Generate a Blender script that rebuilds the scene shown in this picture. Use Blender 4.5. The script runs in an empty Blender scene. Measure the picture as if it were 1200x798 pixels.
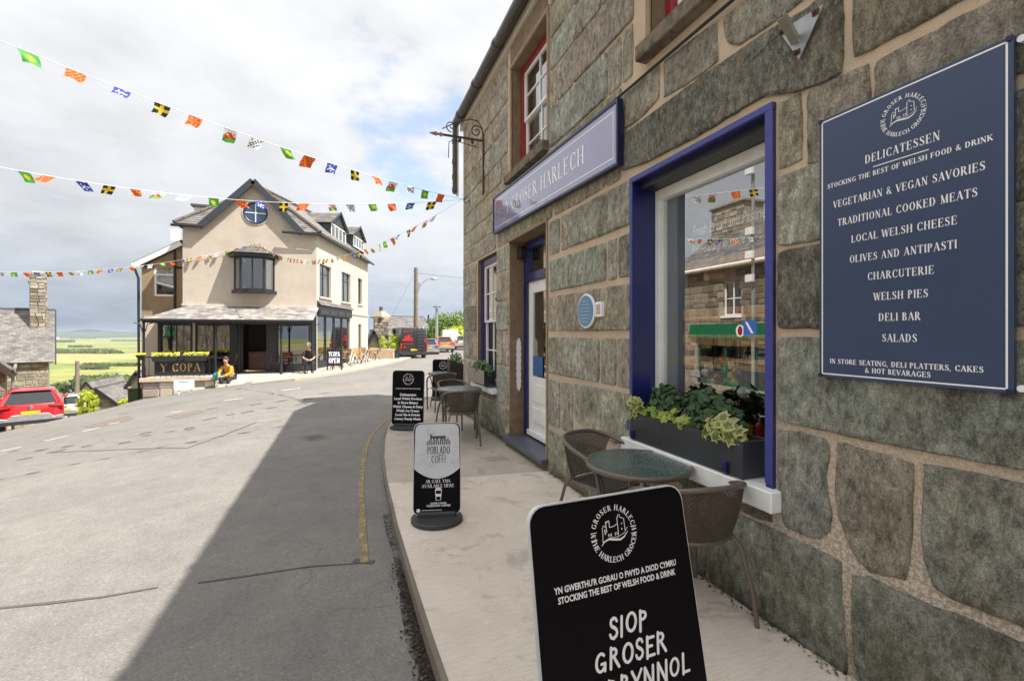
import bpy, bmesh, math, random
from mathutils import Vector as V, Matrix
from math import sin, cos, pi, radians as rad, sqrt, atan2, exp
random.seed(7)
sc = bpy.context.scene
COL = sc.collection
# ------------------------------------------------------------------ camera, sky, sun
FPX, A0, EYE, VPX, HOR = 533.0, math.atan(195/533.0), 1.58, 405.0, 390.0
SA, CA = sin(A0), cos(A0)
WX = 2.185                      # the shop wall stands on the plane x = WX
cd = bpy.data.cameras.new("camera"); cam = bpy.data.objects.new("camera", cd); COL.objects.link(cam)
cd.sensor_width = 36; cd.lens = FPX/1200*36; cd.clip_start = .05; cd.clip_end = 40000
cd.shift_y = -9/1200
cam.location = (0, 0, EYE); cam.rotation_euler = (pi/2, 0, -A0); sc.camera = cam
SUN_TO = V((.517, -.37, 1)).normalized()          # direction towards the sun
sl = bpy.data.lights.new("sun", 'SUN'); sun = bpy.data.objects.new("sun", sl); COL.objects.link(sun)
sl.energy = 3.65; sl.angle = rad(.55); sl.color = (1, .95, .87)
sun.rotation_euler = SUN_TO.to_track_quat('Z', 'Y').to_euler(); sun.location = (20, -15, 40)
w = bpy.data.worlds.new("World"); sc.world = w; w.use_nodes = True
sc.view_settings.view_transform = 'Standard'; sc.view_settings.look = 'None'
sc.view_settings.exposure = 1.32; sc.view_settings.gamma = 1
N, L = w.node_tree.nodes, w.node_tree.links; N.clear()
def nd(tree, typ, **k):
    n = tree.nodes.new(typ)
    for a, b in k.items():
        if a.startswith('i_'):
            n.inputs[a[2:].replace('_', ' ')].default_value = b
        else: setattr(n, a, b)
    return n
def ramp(tree, fac, stops, interp='LINEAR'):
    r = tree.nodes.new('ShaderNodeValToRGB'); r.color_ramp.interpolation = interp
    e = r.color_ramp.elements
    while len(e) > 1: e.remove(e[-1])
    for i, (p, c) in enumerate(stops):
        if not hasattr(c, '__len__'): c = (c, c, c)
        c = tuple(c)+(1,) if len(c) == 3 else c
        if i == 0: e[0].position = p; e[0].color = c
        else: x = e.new(p); x.color = c
    tree.links.new(fac, r.inputs[0]); return r.outputs[0]
def mth(tree, op, a, b=None, clamp=False):
    n = tree.nodes.new('ShaderNodeMath'); n.operation = op; n.use_clamp = clamp
    for i, v in enumerate((a, b)):
        if v is None: continue
        if isinstance(v, (int, float)): n.inputs[i].default_value = v
        else: tree.links.new(v, n.inputs[i])
    return n.outputs[0]
def mixc(tree, fac, a, b, typ='MIX'):
    n = tree.nodes.new('ShaderNodeMix'); n.data_type = 'RGBA'; n.blend_type = typ
    for s, v in ((n.inputs[0], fac), (n.inputs[6], a), (n.inputs[7], b)):
        if isinstance(v, (int, float)): s.default_value = v
        elif hasattr(v, '__len__'): s.default_value = tuple(v)+(1,) if len(v) == 3 else v
        else: tree.links.new(v, s)
    return n.outputs[2]
def build_sky():
    t = w.node_tree
    sky = nd(t, 'ShaderNodeTexSky', sky_type='NISHITA', sun_disc=False)
    sky.sun_elevation = math.asin(SUN_TO.z); sky.sun_rotation = atan2(SUN_TO.x, SUN_TO.y)
    sky.air_density = 1.2; sky.dust_density = 1.0; sky.ozone_density = 1.5
    tc = nd(t, 'ShaderNodeTexCoord')
    sep = nd(t, 'ShaderNodeSeparateXYZ'); L.new(tc.outputs['Generated'], sep.inputs[0])
    zc = mth(t, 'MAXIMUM', sep.outputs[2], .0)
    den = mth(t, 'ADD', zc, .28)
    cx = mth(t, 'DIVIDE', sep.outputs[0], den); cy = mth(t, 'DIVIDE', sep.outputs[1], den)
    comb = nd(t, 'ShaderNodeCombineXYZ'); L.new(cx, comb.inputs[0]); L.new(cy, comb.inputs[1])
    L.new(mth(t, 'MULTIPLY', zc, 1.2), comb.inputs[2])
    def noise(sc_, det, rough=.55, off=(0, 0, 0)):
        mp = nd(t, 'ShaderNodeMapping'); mp.inputs[1].default_value = off; L.new(comb.outputs[0], mp.inputs[0])
        n = nd(t, 'ShaderNodeTexNoise'); n.inputs['Scale'].default_value = sc_; n.inputs['Detail'].default_value = det
        n.inputs['Roughness'].default_value = rough; L.new(mp.outputs[0], n.inputs[0]); return n.outputs[0]
    n1 = noise(1.9, 8, .52, (3.1, 1.7, 0)); n2 = noise(4.5, 9, .58, (7, 2, 1)); n3 = noise(1.1, 6, .5, (1.3, 9.2, 4))
    # break in the cloud: one gap of blue low over the far end of the street, others where the field thins
    g = V((.12, .92, .34)).normalized()
    dot = nd(t, 'ShaderNodeVectorMath', operation='DISTANCE'); L.new(tc.outputs['Generated'], dot.inputs[0]); dot.inputs[1].default_value = g
    gap = ramp(t, dot.outputs[1], [(0, 1), (.06, .9), (.22, 0)])
    f = mth(t, 'ADD', mth(t, 'MULTIPLY', n1, .55), mth(t, 'MULTIPLY', n2, .45))
    f = mth(t, 'SUBTRACT', mth(t, 'ADD', f, .19), mth(t, 'MULTIPLY', gap, .26))
    cover = ramp(t, f, [(.425, 0), (.56, 1)], 'EASE')
    lo = ramp(t, sep.outputs[2], [(0, (.33, .385, .46)), (.05, (.37, .42, .49)), (.16, (.53, .555, .59)), (.35, (.62, .63, .65)), (.58, (.66, .665, .68)), (1, (1.05, 1.05, 1.06))])
    shade = ramp(t, mth(t, 'ADD', mth(t, 'MULTIPLY', n3, .6), mth(t, 'MULTIPLY', n2, .4)), [(.34, .78), (.5, .95), (.62, 1.06)])
    cl = mixc(t, 1, lo, shade, 'MULTIPLY')
    cl = mixc(t, 1, cl, (.62, .62, .62), 'MULTIPLY')
    bs = mixc(t, .28, mixc(t, 1, sky.outputs[0], (.10, .10, .10), 'MULTIPLY'), (.42, .43, .44))
    # the clouds are read out in the same units as the scaled sky
    out = mixc(t, cover, bs, cl)
    bg = nd(t, 'ShaderNodeBackground'); L.new(mixc(t, 1, out, (10, 10, 10), 'MULTIPLY'), bg.inputs[0]); bg.inputs[1].default_value = .1
    wo = nd(t, 'ShaderNodeOutputWorld'); L.new(bg.outputs[0], wo.inputs[0])
build_sky()

# ------------------------------------------------------------------ measuring helpers (photo pixel -> point in the place)
def ray(px, py=HOR):
    u = (px-600)/FPX
    return V((SA+u*CA, CA-u*SA, (HOR-py)/FPX))
def onx(px, py, x=WX):                     # point on a plane parallel to the shop wall
    d = ray(px, py); t = x/d.x; return V((x, d.y*t, EYE+d.z*t))
def ony(px, py, y):                        # point on a plane across the street
    d = ray(px, py); t = y/d.y; return V((d.x*t, y, EYE+d.z*t))
def onz(px, py, z):
    d = ray(px, py); t = (z-EYE)/d.z; return V((d.x*t, d.y*t, z))
def atZ(px, py, Z):
    d = ray(px, py); return V((d.x*Z, d.y*Z, EYE+d.z*Z))
def yw(px): return onx(px, HOR).y
def zk(k): return EYE-k*WX/CA
def sp(x, s=.5): return s*math.log1p(exp(max(-40, min(40, x/s)))) if x/s < 40 else x
def sm(x): x = max(0, min(1, x)); return x*x*(3-2*x)
def lerp(a, b, t): return a+(b-a)*t
def G(x, y):                               # height of the ground
    z = -.09-.0075*max(0, min(y, 40)-9)
    z -= .150*sp(-x-2.0, .6)*(.5+.5*sm((y-4)/12)) if x > -14 else .15*(12)*(.5+.5*sm((y-4)/12))
    thr = 9.6 if y < 17 else max(8.0, 9.6-(y-17)*.45)
    dr = sp(-x-thr, .3)
    side = sm((y-14)/6)
    z -= .30*dr*side if dr < 60 else 18*side
    far = sp(y-36, 4) * sm((-x-2)/14)
    z -= .22*far
    z -= .12*sp(y-150, 10)
    if z < -30: z = -30-25*(1-exp((z+30)/25))
    return max(z, -55)
def hit(px, py):
    d = ray(px, py); t = 1.5
    while t < 300:
        p = d*t
        if EYE+p.z <= G(p.x, p.y): break
        t += .05
    return V((d.x*t, d.y*t, G(d.x*t, d.y*t)))

# ------------------------------------------------------------------ object helpers
OFF = {}
def thing(name, label, cat, loc=(0, 0, 0), rz=0, group=None):
    o = bpy.data.objects.new(name, None); COL.objects.link(o); o.location = loc; o.rotation_euler = (0, 0, rz)
    o.empty_display_size = .1
    o['label'] = label; o['category'] = cat
    if group: o['group'] = group
    OFF[o.name] = V(loc)
    return o
def tag(o, label, cat, group=None):
    o['label'] = label; o['category'] = cat
    if group: o['group'] = group
    return o
class MB:
    def __init__(s): s.v = []; s.f = []; s.m = []; s.t = []; s.mi = 0; s.tint = None
    def face(s, idx): s.f.append(idx); s.m.append(s.mi); s.t.append(s.tint if s.tint is not None else 1.0)
    def poly(s, pts):
        b = len(s.v); s.v += [tuple(p) for p in pts]; s.face(list(range(b, b+len(pts))))
    def box(s, x0, x1, y0, y1, z0, z1):
        b = len(s.v)
        s.v += [(x, y, z) for z in (z0, z1) for y in (y0, y1) for x in (x0, x1)]
        for q in ((0, 2, 3, 1), (4, 5, 7, 6), (0, 1, 5, 4), (2, 6, 7, 3), (0, 4, 6, 2), (1, 3, 7, 5)): s.face([b+i for i in q])
        return s
    def obox(s, c, a, b_, n, ha, hb, hn):   # oriented box, half sizes
        c, a, b_, n = V(c), V(a), V(b_), V(n); k = len(s.v)
        for sn in (-1, 1):
            for sb in (-1, 1):
                for s1 in (-1, 1): s.v.append(tuple(c+a*(ha*s1)+b_*(hb*sb)+n*(hn*sn)))
        for q in ((0, 2, 3, 1), (4, 5, 7, 6), (0, 1, 5, 4), (2, 6, 7, 3), (0, 4, 6, 2), (1, 3, 7, 5)): s.face([k+i for i in q])
        return s
    def bar(s, p, q, w_, h_, up=(0, 0, 1)):  # rectangular bar from p to q
        p, q = V(p), V(q); d = (q-p); l = d.length; d.normalize(); u = V(up)
        if abs(d.dot(u)) > .98: u = V((1, 0, 0))
        r = d.cross(u).normalized(); u = r.cross(d)
        return s.obox((p+q)/2, d, r, u, l/2, w_/2, h_/2)
    def tube(s, path, r, n=8, closed=False, cap=True):
        P = [V(p) for p in path]; m = len(P); k = len(s.v)
        R = r if hasattr(r, '__len__') else [r]*m
        prev = None
        for i, p in enumerate(P):
            if closed: d = P[(i+1) % m]-P[i-1]
            else: d = P[min(i+1, m-1)]-P[max(i-1, 0)]
            d.normalize()
            if prev is None:
                u = V((0, 0, 1)) if abs(d.z) < .9 else V((1, 0, 0))
                a = d.cross(u).normalized()
            else:
                a = prev-d*prev.dot(d)
                a = a.normalized() if a.length > 1e-6 else d.orthogonal().normalized()
            prev = a; b = d.cross(a)
            for j in range(n):
                t = 2*pi*j/n; s.v.append(tuple(p+(a*cos(t)+b*sin(t))*R[i]))
        for i in range(m if closed else m-1):
            for j in range(n):
                i2 = (i+1) % m
                s.face([k+i*n+j, k+i*n+(j+1) % n, k+i2*n+(j+1) % n, k+i2*n+j])
        if cap and not closed:
            s.face([k+j for j in range(n)][::-1]); s.face([k+(m-1)*n+j for j in range(n)])
        return s
    def lathe(s, prof, c=(0, 0, 0), n=16, axis='Z'):
        k = len(s.v); c = V(c)
        for (r, z) in prof:
            for j in range(n):
                t = 2*pi*j/n
                p = V((r*cos(t), r*sin(t), z)) if axis == 'Z' else (V((z, r*cos(t), r*sin(t))) if axis == 'X' else V((r*cos(t), z, r*sin(t))))
                s.v.append(tuple(c+p))
        for i in range(len(prof)-1):
            for j in range(n): s.face([k+i*n+j, k+i*n+(j+1) % n, k+(i+1)*n+(j+1) % n, k+(i+1)*n+j])
        s.face([k+j for j in range(n)][::-1]); s.face([k+(len(prof)-1)*n+j for j in range(n)])
        return s
    def prism(s, pts, ext):                  # polygon pts extruded by vector ext
        ext = V(ext); P = [V(p) for p in pts]; k = len(s.v); n = len(P)
        s.v += [tuple(p) for p in P]+[tuple(p+ext) for p in P]
        s.face(list(range(k, k+n))[::-1]); s.face(list(range(k+n, k+2*n)))
        for i in range(n): s.face([k+i, k+(i+1) % n, k+n+(i+1) % n, k+n+i])
        return s
    def ball(s, c, r, n=10, m=6, sq=(1, 1, 1)):
        prof = [(r*sin(pi*i/m)+1e-5, -r*cos(pi*i/m)) for i in range(m+1)]
        k = len(s.v); s.lathe(prof, (0, 0, 0), n)
        for i in range(k, len(s.v)):
            v = s.v[i]; s.v[i] = (c[0]+v[0]*sq[0], c[1]+v[1]*sq[1], c[2]+v[2]*sq[2])
        return s
    def build(s, name, mats, parent=None, kind=None, smooth=False, bevel=0, world=True, label=None, seg=1):
        me = bpy.data.meshes.new(name)
        off = V((0, 0, 0))
        if parent is not None and world: off = OFF.get(parent.name, V((0, 0, 0)))
        me.from_pydata([(a-off.x, b-off.y, c-off.z) for a, b, c in s.v], [], s.f)
        if not isinstance(mats, (list, tuple)): mats = [mats]
        for m in mats: me.materials.append(m)
        me.polygons.foreach_set('material_index', s.m)
        if s.tint is not None:
            at = me.color_attributes.new('tint', 'FLOAT_COLOR', 'CORNER'); data = []
            for p in me.polygons:
                t = s.t[p.index]; c = (t, t, t, 1) if not hasattr(t, '__len__') else tuple(t)+(1,)
                data += c*p.loop_total
            at.data.foreach_set('color', data)
        if bevel or s.tint is None:
            bm = bmesh.new(); bm.from_mesh(me)
            bmesh.ops.recalc_face_normals(bm, faces=bm.faces)
            if bevel:
                bmesh.ops.remove_doubles(bm, verts=bm.verts, dist=1e-6)
                ed = [e for e in bm.edges if len(e.link_faces) == 2 and e.calc_face_angle(0) > .6]
                bmesh.ops.bevel(bm, geom=ed, offset=bevel, segments=seg, affect='EDGES', profile=.6, clamp_overlap=True)
            bm.to_mesh(me); bm.free()
        if smooth:
            me.polygons.foreach_set('use_smooth', [True]*len(me.polygons))
            try: me.set_sharp_from_angle(angle=rad(smooth if smooth is not True else 40))
            except Exception: pass
        o = bpy.data.objects.new(name, me); COL.objects.link(o)
        if parent is not None: o.parent = parent; OFF[o.name] = off
        if kind: o['kind'] = kind
        if label: o['label'] = label
        return o
def copy_tree(o, parent=None):
    c = o.copy(); COL.objects.link(c); c.parent = parent
    for ch in list(o.children): copy_tree(ch, c)
    return c
def place(proto, used, loc, rz, label, group=None):
    o = proto if not used else copy_tree(proto)
    o.location = loc; o.rotation_euler = (0, 0, rz); o['label'] = label
    if group: o['group'] = group
    return o

# ------------------------------------------------------------------ materials
def newmat(name):
    m = bpy.data.materials.new(name); m.use_nodes = True
    t = m.node_tree; b = t.nodes['Principled BSDF']; return m, t, b
def coords(t, scale=(1, 1, 1), rot=(0, 0, 0), src='Object', rnd=0):
    tc = nd(t, 'ShaderNodeTexCoord'); mp = nd(t, 'ShaderNodeMapping')
    mp.inputs[3].default_value = scale; mp.inputs[2].default_value = rot
    t.links.new(tc.outputs[src], mp.inputs[0])
    if rnd:
        oi = nd(t, 'ShaderNodeObjectInfo'); m = mth(t, 'MULTIPLY', oi.outputs['Random'], rnd)
        cb = nd(t, 'ShaderNodeCombineXYZ')
        for i in range(3): t.links.new(m, cb.inputs[i])
        t.links.new(cb.outputs[0], mp.inputs[1])
    return mp.outputs[0]
def noi(t, vec, scale, det=4, rough=.6, dist=0):
    n = nd(t, 'ShaderNodeTexNoise'); t.links.new(vec, n.inputs[0])
    n.inputs['Scale'].default_value = scale; n.inputs['Detail'].default_value = det
    n.inputs['Roughness'].default_value = rough; n.inputs['Distortion'].default_value = dist
    return n.outputs[0]
def bump(t, b, h, strength=.3, dist=.01, prev=None):
    n = nd(t, 'ShaderNodeBump'); n.inputs['Strength'].default_value = strength; n.inputs['Distance'].default_value = dist
    t.links.new(h, n.inputs['Height'])
    if prev is not None: t.links.new(prev, n.inputs['Normal'])
    if b: t.links.new(n.outputs[0], b.inputs['Normal'])
    return n.outputs[0]
def M(name, col, rough=.6, metal=0, var=.18, vs=6, bs=0, bst=.2, bd=.004, coat=0, tint=False, spec=.5, grain=0, gs=300, second=None):
    m, t, b = newmat(name)
    v = coords(t)
    c = (col[0], col[1], col[2], 1)
    n = noi(t, v, vs, 5, .6)
    r = ramp(t, n, [(.3, 1-var), (.7, 1+var*.6)])
    base = mixc(t, 1, c, r, 'MULTIPLY')
    if second: base = mixc(t, ramp(t, noi(t, v, vs*.7, 7, .65), [(.5, 0), (.62, 1)]), base, second)
    if grain:
        g = ramp(t, noi(t, v, gs, 2), [(.35, 1-grain), (.65, 1+grain)]); base = mixc(t, 1, base, g, 'MULTIPLY')
    if tint:
        a = nd(t, 'ShaderNodeVertexColor', layer_name='tint'); base = mixc(t, 1, base, a.outputs[0], 'MULTIPLY')
    t.links.new(base, b.inputs['Base Color'])
    b.inputs['Roughness'].default_value = rough; b.inputs['Metallic'].default_value = metal
    b.inputs['Specular IOR Level'].default_value = spec
    b.inputs['Coat Weight'].default_value = coat; b.inputs['Coat Roughness'].default_value = .05
    if bs: bump(t, b, noi(t, v, bs, 5, .65), bst, bd)
    return m
def stone_mat():
    m, t, b = newmat('wall_stone')
    v = coords(t, rnd=37)
    oi = nd(t, 'ShaderNodeObjectInfo')
    v2 = coords(t, (1, 1.0, .40), (rad(-52), 0, 0), rnd=11)
    big = noi(t, v, 2.6, 6, .6, .2); streak = noi(t, v2, 22, 10, .78, .25); fine = noi(t, v, 120, 5, .8); med = noi(t, v, 15, 9, .78)
    geo = nd(t, 'ShaderNodeNewGeometry'); s = nd(t, 'ShaderNodeSeparateXYZ'); t.links.new(geo.outputs['Position'], s.inputs[0])
    c = mixc(t, 1, oi.outputs['Color'], ramp(t, big, [(.38, .75), (.5, 1.0), (.62, 1.22)]), 'MULTIPLY')
    c = mixc(t, mth(t, 'MULTIPLY', ramp(t, noi(t, v, 3.4, 7, .65), [(.46, 0), (.6, 1)]), .42), c, (.31, .25, .165))
    c = mixc(t, 1, c, ramp(t, streak, [(.36, .45), (.48, .92), (.60, 1.38)]), 'MULTIPLY')
    c = mixc(t, 1, c, ramp(t, med, [(.40, .74), (.5, 1.0), (.60, 1.25)]), 'MULTIPLY')
    fl = mth(t, 'MULTIPLY', ramp(t, noi(t, v2, 52, 8, .75, .2), [(.52, 0), (.56, 1)]), ramp(t, noi(t, v, 4.5, 6, .7), [(.40, .15), (.54, 1)]))
    c = mixc(t, mth(t, 'MULTIPLY', fl, .58), c, (.56, .55, .47))
    c = mixc(t, mth(t, 'MULTIPLY', ramp(t, noi(t, v, 3.9, 10, .75, .2), [(.56, 0), (.66, 1)]), .40), c, (.07, .07, .06))
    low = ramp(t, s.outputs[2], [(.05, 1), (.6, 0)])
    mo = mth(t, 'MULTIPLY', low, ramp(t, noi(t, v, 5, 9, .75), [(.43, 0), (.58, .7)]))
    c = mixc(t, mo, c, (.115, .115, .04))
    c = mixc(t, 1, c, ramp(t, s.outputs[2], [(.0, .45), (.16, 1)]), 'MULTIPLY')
    c = mixc(t, 1, c, ramp(t, fine, [(.36, .70), (.64, 1.3)]), 'MULTIPLY')
    t.links.new(c, b.inputs['Base Color']); b.inputs['Roughness'].default_value = .88; b.inputs['Specular IOR Level'].default_value = .3
    p = bump(t, None, streak, .9, .026); p = bump(t, None, med, .9, .03, p); p = bump(t, None, noi(t, v2, 60, 6, .7), .8, .008, p); bump(t, b, fine, .8, .005, p)
    return m
def mortar_mat(name='wall_mortar', col=(.66, .50, .35)):
    m, t, b = newmat(name); v = coords(t)
    n = noi(t, v, 5, 7, .65); f = noi(t, v, 160, 4, .7); md = noi(t, v, 34, 5, .7)
    c = mixc(t, ramp(t, n, [(.35, 0), (.65, 1)]), col, (col[0]*.8, col[1]*.84, col[2]*.9))
    geo = nd(t, 'ShaderNodeNewGeometry'); s = nd(t, 'ShaderNodeSeparateXYZ'); t.links.new(geo.outputs['Position'], s.inputs[0])
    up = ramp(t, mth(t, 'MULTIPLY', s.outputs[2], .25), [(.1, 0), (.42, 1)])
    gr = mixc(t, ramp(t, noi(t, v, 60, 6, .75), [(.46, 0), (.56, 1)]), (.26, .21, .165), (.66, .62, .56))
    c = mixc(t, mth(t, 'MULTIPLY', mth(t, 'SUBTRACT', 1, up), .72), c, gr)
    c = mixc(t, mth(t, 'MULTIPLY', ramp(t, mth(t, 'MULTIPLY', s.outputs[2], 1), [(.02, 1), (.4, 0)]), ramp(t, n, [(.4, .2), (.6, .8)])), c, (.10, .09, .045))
    c = mixc(t, 1, c, ramp(t, f, [(.3, .7), (.7, 1.25)]), 'MULTIPLY')
    t.links.new(c, b.inputs['Base Color']); b.inputs['Roughness'].default_value = .95
    p = bump(t, None, md, .5, .012); bump(t, b, f, .6, .004, p); return m
def asphalt_mat():
    m, t, b = newmat('asphalt'); v = coords(t)
    big = noi(t, v, .5, 7, .6, .2); med = noi(t, v, 4, 7, .7); vor = nd(t, 'ShaderNodeTexVoronoi'); vor.inputs['Scale'].default_value = 105
    t.links.new(v, vor.inputs[0])
    c = ramp(t, big, [(.3, (.158, .150, .140)), (.5, (.185, .175, .161)), (.7, (.215, .202, .184))])
    c = mixc(t, 1, c, ramp(t, med, [(.3, .86), (.7, 1.12)]), 'MULTIPLY')
    c = mixc(t, mth(t, 'MULTIPLY', ramp(t, noi(t, v, 1.1, 9, .75), [(.58, 0), (.68, 1)]), .30), c, (.20, .165, .125))
    cs = nd(t, 'ShaderNodeSeparateColor'); t.links.new(vor.outputs['Color'], cs.inputs[0])
    c = mixc(t, 1, c, ramp(t, cs.outputs[0], [(0, .80), (.5, 1.0), (.93, 1.10), (1, 1.35)]), 'MULTIPLY')
    # fine cracks
    vc = nd(t, 'ShaderNodeTexVoronoi', feature='DISTANCE_TO_EDGE'); vc.inputs['Scale'].default_value = .55
    wv = nd(t, 'ShaderNodeVectorMath', operation='ADD'); t.links.new(v, wv.inputs[0])
    nn = nd(t, 'ShaderNodeTexNoise'); nn.inputs['Scale'].default_value = 1.5; nn.inputs['Detail'].default_value = 6; t.links.new(v, nn.inputs[0])
    sc3 = nd(t, 'ShaderNodeVectorMath', operation='SCALE'); sc3.inputs[3].default_value = .8; t.links.new(nn.outputs[1], sc3.inputs[0]); t.links.new(sc3.outputs[0], wv.inputs[1])
    t.links.new(wv.outputs[0], vc.inputs[0])
    cr = mth(t, 'MULTIPLY', ramp(t, vc.outputs[0], [(.0, .5), (.008, 0)]), ramp(t, big, [(.5, 0), (.6, 1)]))
    c = mixc(t, cr, c, (.05, .048, .045))
    t.links.new(c, b.inputs['Base Color']); b.inputs['Roughness'].default_value = .88
    p = bump(t, None, med, .25, .01); bump(t, b, vor.outputs[0], .35, .003, p); return m
def concrete_mat(name, c1, c2, brush=True):
    m, t, b = newmat(name); v = coords(t)
    n = noi(t, v, 1.6, 8, .62, .3); f = noi(t, v, 180, 4, .75); st = noi(t, coords(t, (1.2, 16, 1), (0, 0, rad(18))), 7, 4, .6)
    c = mixc(t, ramp(t, n, [(.34, 0), (.66, 1)]), c1, c2)
    c = mixc(t, mth(t, 'MULTIPLY', ramp(t, noi(t, v, 2.7, 9, .72, .6), [(.54, 0), (.62, 1)]), .5), c, tuple(x*.55 for x in c1))
    c = mixc(t, 1, c, ramp(t, f, [(.3, .76), (.7, 1.18)]), 'MULTIPLY')
    if brush: c = mixc(t, 1, c, ramp(t, st, [(.40, .92), (.6, 1.05)]), 'MULTIPLY')
    sp_ = ramp(t, noi(t, v, 55, 3, .6), [(.66, 1), (.72, .6)])
    c = mixc(t, 1, c, sp_, 'MULTIPLY')
    t.links.new(c, b.inputs['Base Color']); b.inputs['Roughness'].default_value = .9
    p = bump(t, None, st, .25, .006); bump(t, b, f, .4, .003, p); return m
def glass_mat(name, refl=.1, gain=1.6, tint=(.9, .93, .92), rough=0):
    m, t, b = newmat(name); t.nodes.remove(b); out = [n for n in t.nodes if n.type == 'OUTPUT_MATERIAL'][0]
    tr = nd(t, 'ShaderNodeBsdfTransparent'); tr.inputs[0].default_value = tint+(1,)
    gl = nd(t, 'ShaderNodeBsdfGlossy'); gl.inputs['Roughness'].default_value = rough; gl.inputs[0].default_value = (1, 1, 1, 1)
    fr = nd(t, 'ShaderNodeLayerWeight')
    f = mth(t, 'ADD', mth(t, 'MULTIPLY', mth(t, 'POWER', fr.outputs['Facing'], 3.0), gain), refl, True)
    mx = nd(t, 'ShaderNodeMixShader'); t.links.new(f, mx.inputs[0]); t.links.new(tr.outputs[0], mx.inputs[1]); t.links.new(gl.outputs[0], mx.inputs[2])
    t.links.new(mx.outputs[0], out.inputs[0]); return m
def leaf_mat(name, c1, c2, edge=None, trans=.25):
    m, t, b = newmat(name)
    a = nd(t, 'ShaderNodeVertexColor', layer_name='tint'); sx = nd(t, 'ShaderNodeSeparateColor'); t.links.new(a.outputs[0], sx.inputs[0])
    c = mixc(t, sx.outputs[0], c1, c2)
    if edge: c = mixc(t, sx.outputs[1], c, edge)
    t.links.new(c, b.inputs['Base Color']); b.inputs['Roughness'].default_value = .45
    b.inputs['Transmission Weight'].default_value = 0
    out = [n for n in t.nodes if n.type == 'OUTPUT_MATERIAL'][0]
    tl = nd(t, 'ShaderNodeBsdfTranslucent'); t.links.new(mixc(t, 1, c, (1.3, 1.5, .7), 'MULTIPLY'), tl.inputs[0])
    mx = nd(t, 'ShaderNodeMixShader'); mx.inputs[0].default_value = trans; t.links.new(b.outputs[0], mx.inputs[1]); t.links.new(tl.outputs[0], mx.inputs[2])
    t.links.new(mx.outputs[0], out.inputs[0]); return m
STONE = stone_mat(); MORT = mortar_mat(); ASPH = asphalt_mat()
CONC = concrete_mat('pale_concrete', (.63, .55, .465), (.73, .65, .56)); CONC2 = concrete_mat('old_concrete', (.40, .35, .295), (.51, .455, .385), False)
BLUE = M('royal_blue_paint', (.010, .014, .115), .3, var=.12, vs=12, bs=30, bst=.12, coat=.3, second=(.016, .016, .14))
LBLUE = M('faded_blue_edge_paint', (.045, .055, .27), .4, var=.15, vs=20, bs=60)
WHITE = M('white_gloss_paint', (.88, .88, .86), .3, var=.05, vs=9, bs=40, bst=.08, second=(.82, .82, .79))
CREAM = M('cream_painted_timber', (.62, .56, .46), .5, var=.1)
RED = M('red_paint', (.30, .022, .02), .35, var=.15, vs=15, bs=30)
PLAST = M('brown_reveal_plaster', (.235, .165, .105), .95, var=.25, vs=7, bs=120, bst=.7, grain=.2)
SILLST = M('weathered_stone_sill', (.20, .165, .12), .9, var=.45, vs=12, bs=70, bst=.6, second=(.09, .075, .055))
SLATEST = M('grey_slate_step', (.085, .10, .125), .4, var=.2, vs=5, bs=30)
GLASS = glass_mat('shop_window_glass', .36, .9); GLASS2 = glass_mat('dark_window_glass', .22, .8, (.35, .38, .38))
BLACKP = M('black_plastic', (.016, .016, .018), .5, var=.1, bs=200, bst=.1); RUB = M('dark_grey_rubber_base', (.045, .047, .052), .6, var=.15)
BOARD = M('black_sign_face', (.004, .003, .005), .5, var=.0, spec=.12); PRINTW = M('white_print', (.88, .88, .90), .4, var=.0)
NAVY = M('navy_sign_face', (.036, .060, .130), .28, var=.05, vs=3); NAVYF = M('dark_navy_frame', (.010, .014, .06), .3)
NAVYREFL = M('navy_face_painted_sky_sheen', (.27, .26, .43), .08, var=.08, vs=2, coat=1)  # navy gloss sign; the sky it mirrors is painted into this pale base
GOLD = M('gold_print', (.60, .36, .11), .45, var=.05)
RATT = M('woven_brown_rattan', (.085, .062, .045), .5, var=.4, vs=60, bs=0); TUBE = M('grey_brown_tube', (.15, .125, .105), .38, var=.1, metal=.2)
IRON = M('rusty_iron', (.10, .035, .025), .75, var=.5, vs=25, bs=60, second=(.055, .05, .045)); SLATEL = M('pale_weathered_slate', (.25, .235, .225), .7, var=.35, vs=2.5, bs=25, bst=.3, tint=True, second=(.33, .31, .27)); GALV = M('galvanised_steel', (.38, .39, .40), .42, metal=.5, var=.2, vs=14)
PLANT = M('anthracite_metal_planter', (.040, .043, .050), .38, var=.12, vs=4); PALEP = M('pale_stone_planter', (.34, .29, .24), .8, var=.2, vs=14, bs=60)
SOIL = M('dark_soil', (.03, .022, .015), 1, var=.5, vs=60, bs=80)
GUTT = M('brown_cast_gutter', (.075, .062, .062), .4, var=.15, vs=20)
DARK = M('dark_interior', (.03, .028, .026), .9); GREYD = M('grey_green_painted_wood', (.45, .48, .45), .5, var=.06)
WOOD = M('varnished_pine', (.68, .40, .19), .4, var=.25, vs=10, second=(.36, .17, .07)); WOODO = M('orange_oiled_wood', (.42, .17, .05), .5, var=.3, vs=15)
SLATE = M('roof_slate', (.165, .155, .150), .55, var=.35, vs=2.5, bs=25, bst=.3, tint=True, second=(.19, .175, .155))
RIDGE = M('ridge_tile', (.11, .095, .085), .8, var=.3)
RENDER = M('cream_textured_render', (.52, .455, .385), .95, var=.13, vs=1.2, bs=28, bst=.55, bd=.03, grain=.06, gs=45)
RENDERW = M('pale_side_render', (.53, .495, .43), .95, var=.05, vs=1.2, bs=28, bst=.3, bd=.02)
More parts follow.
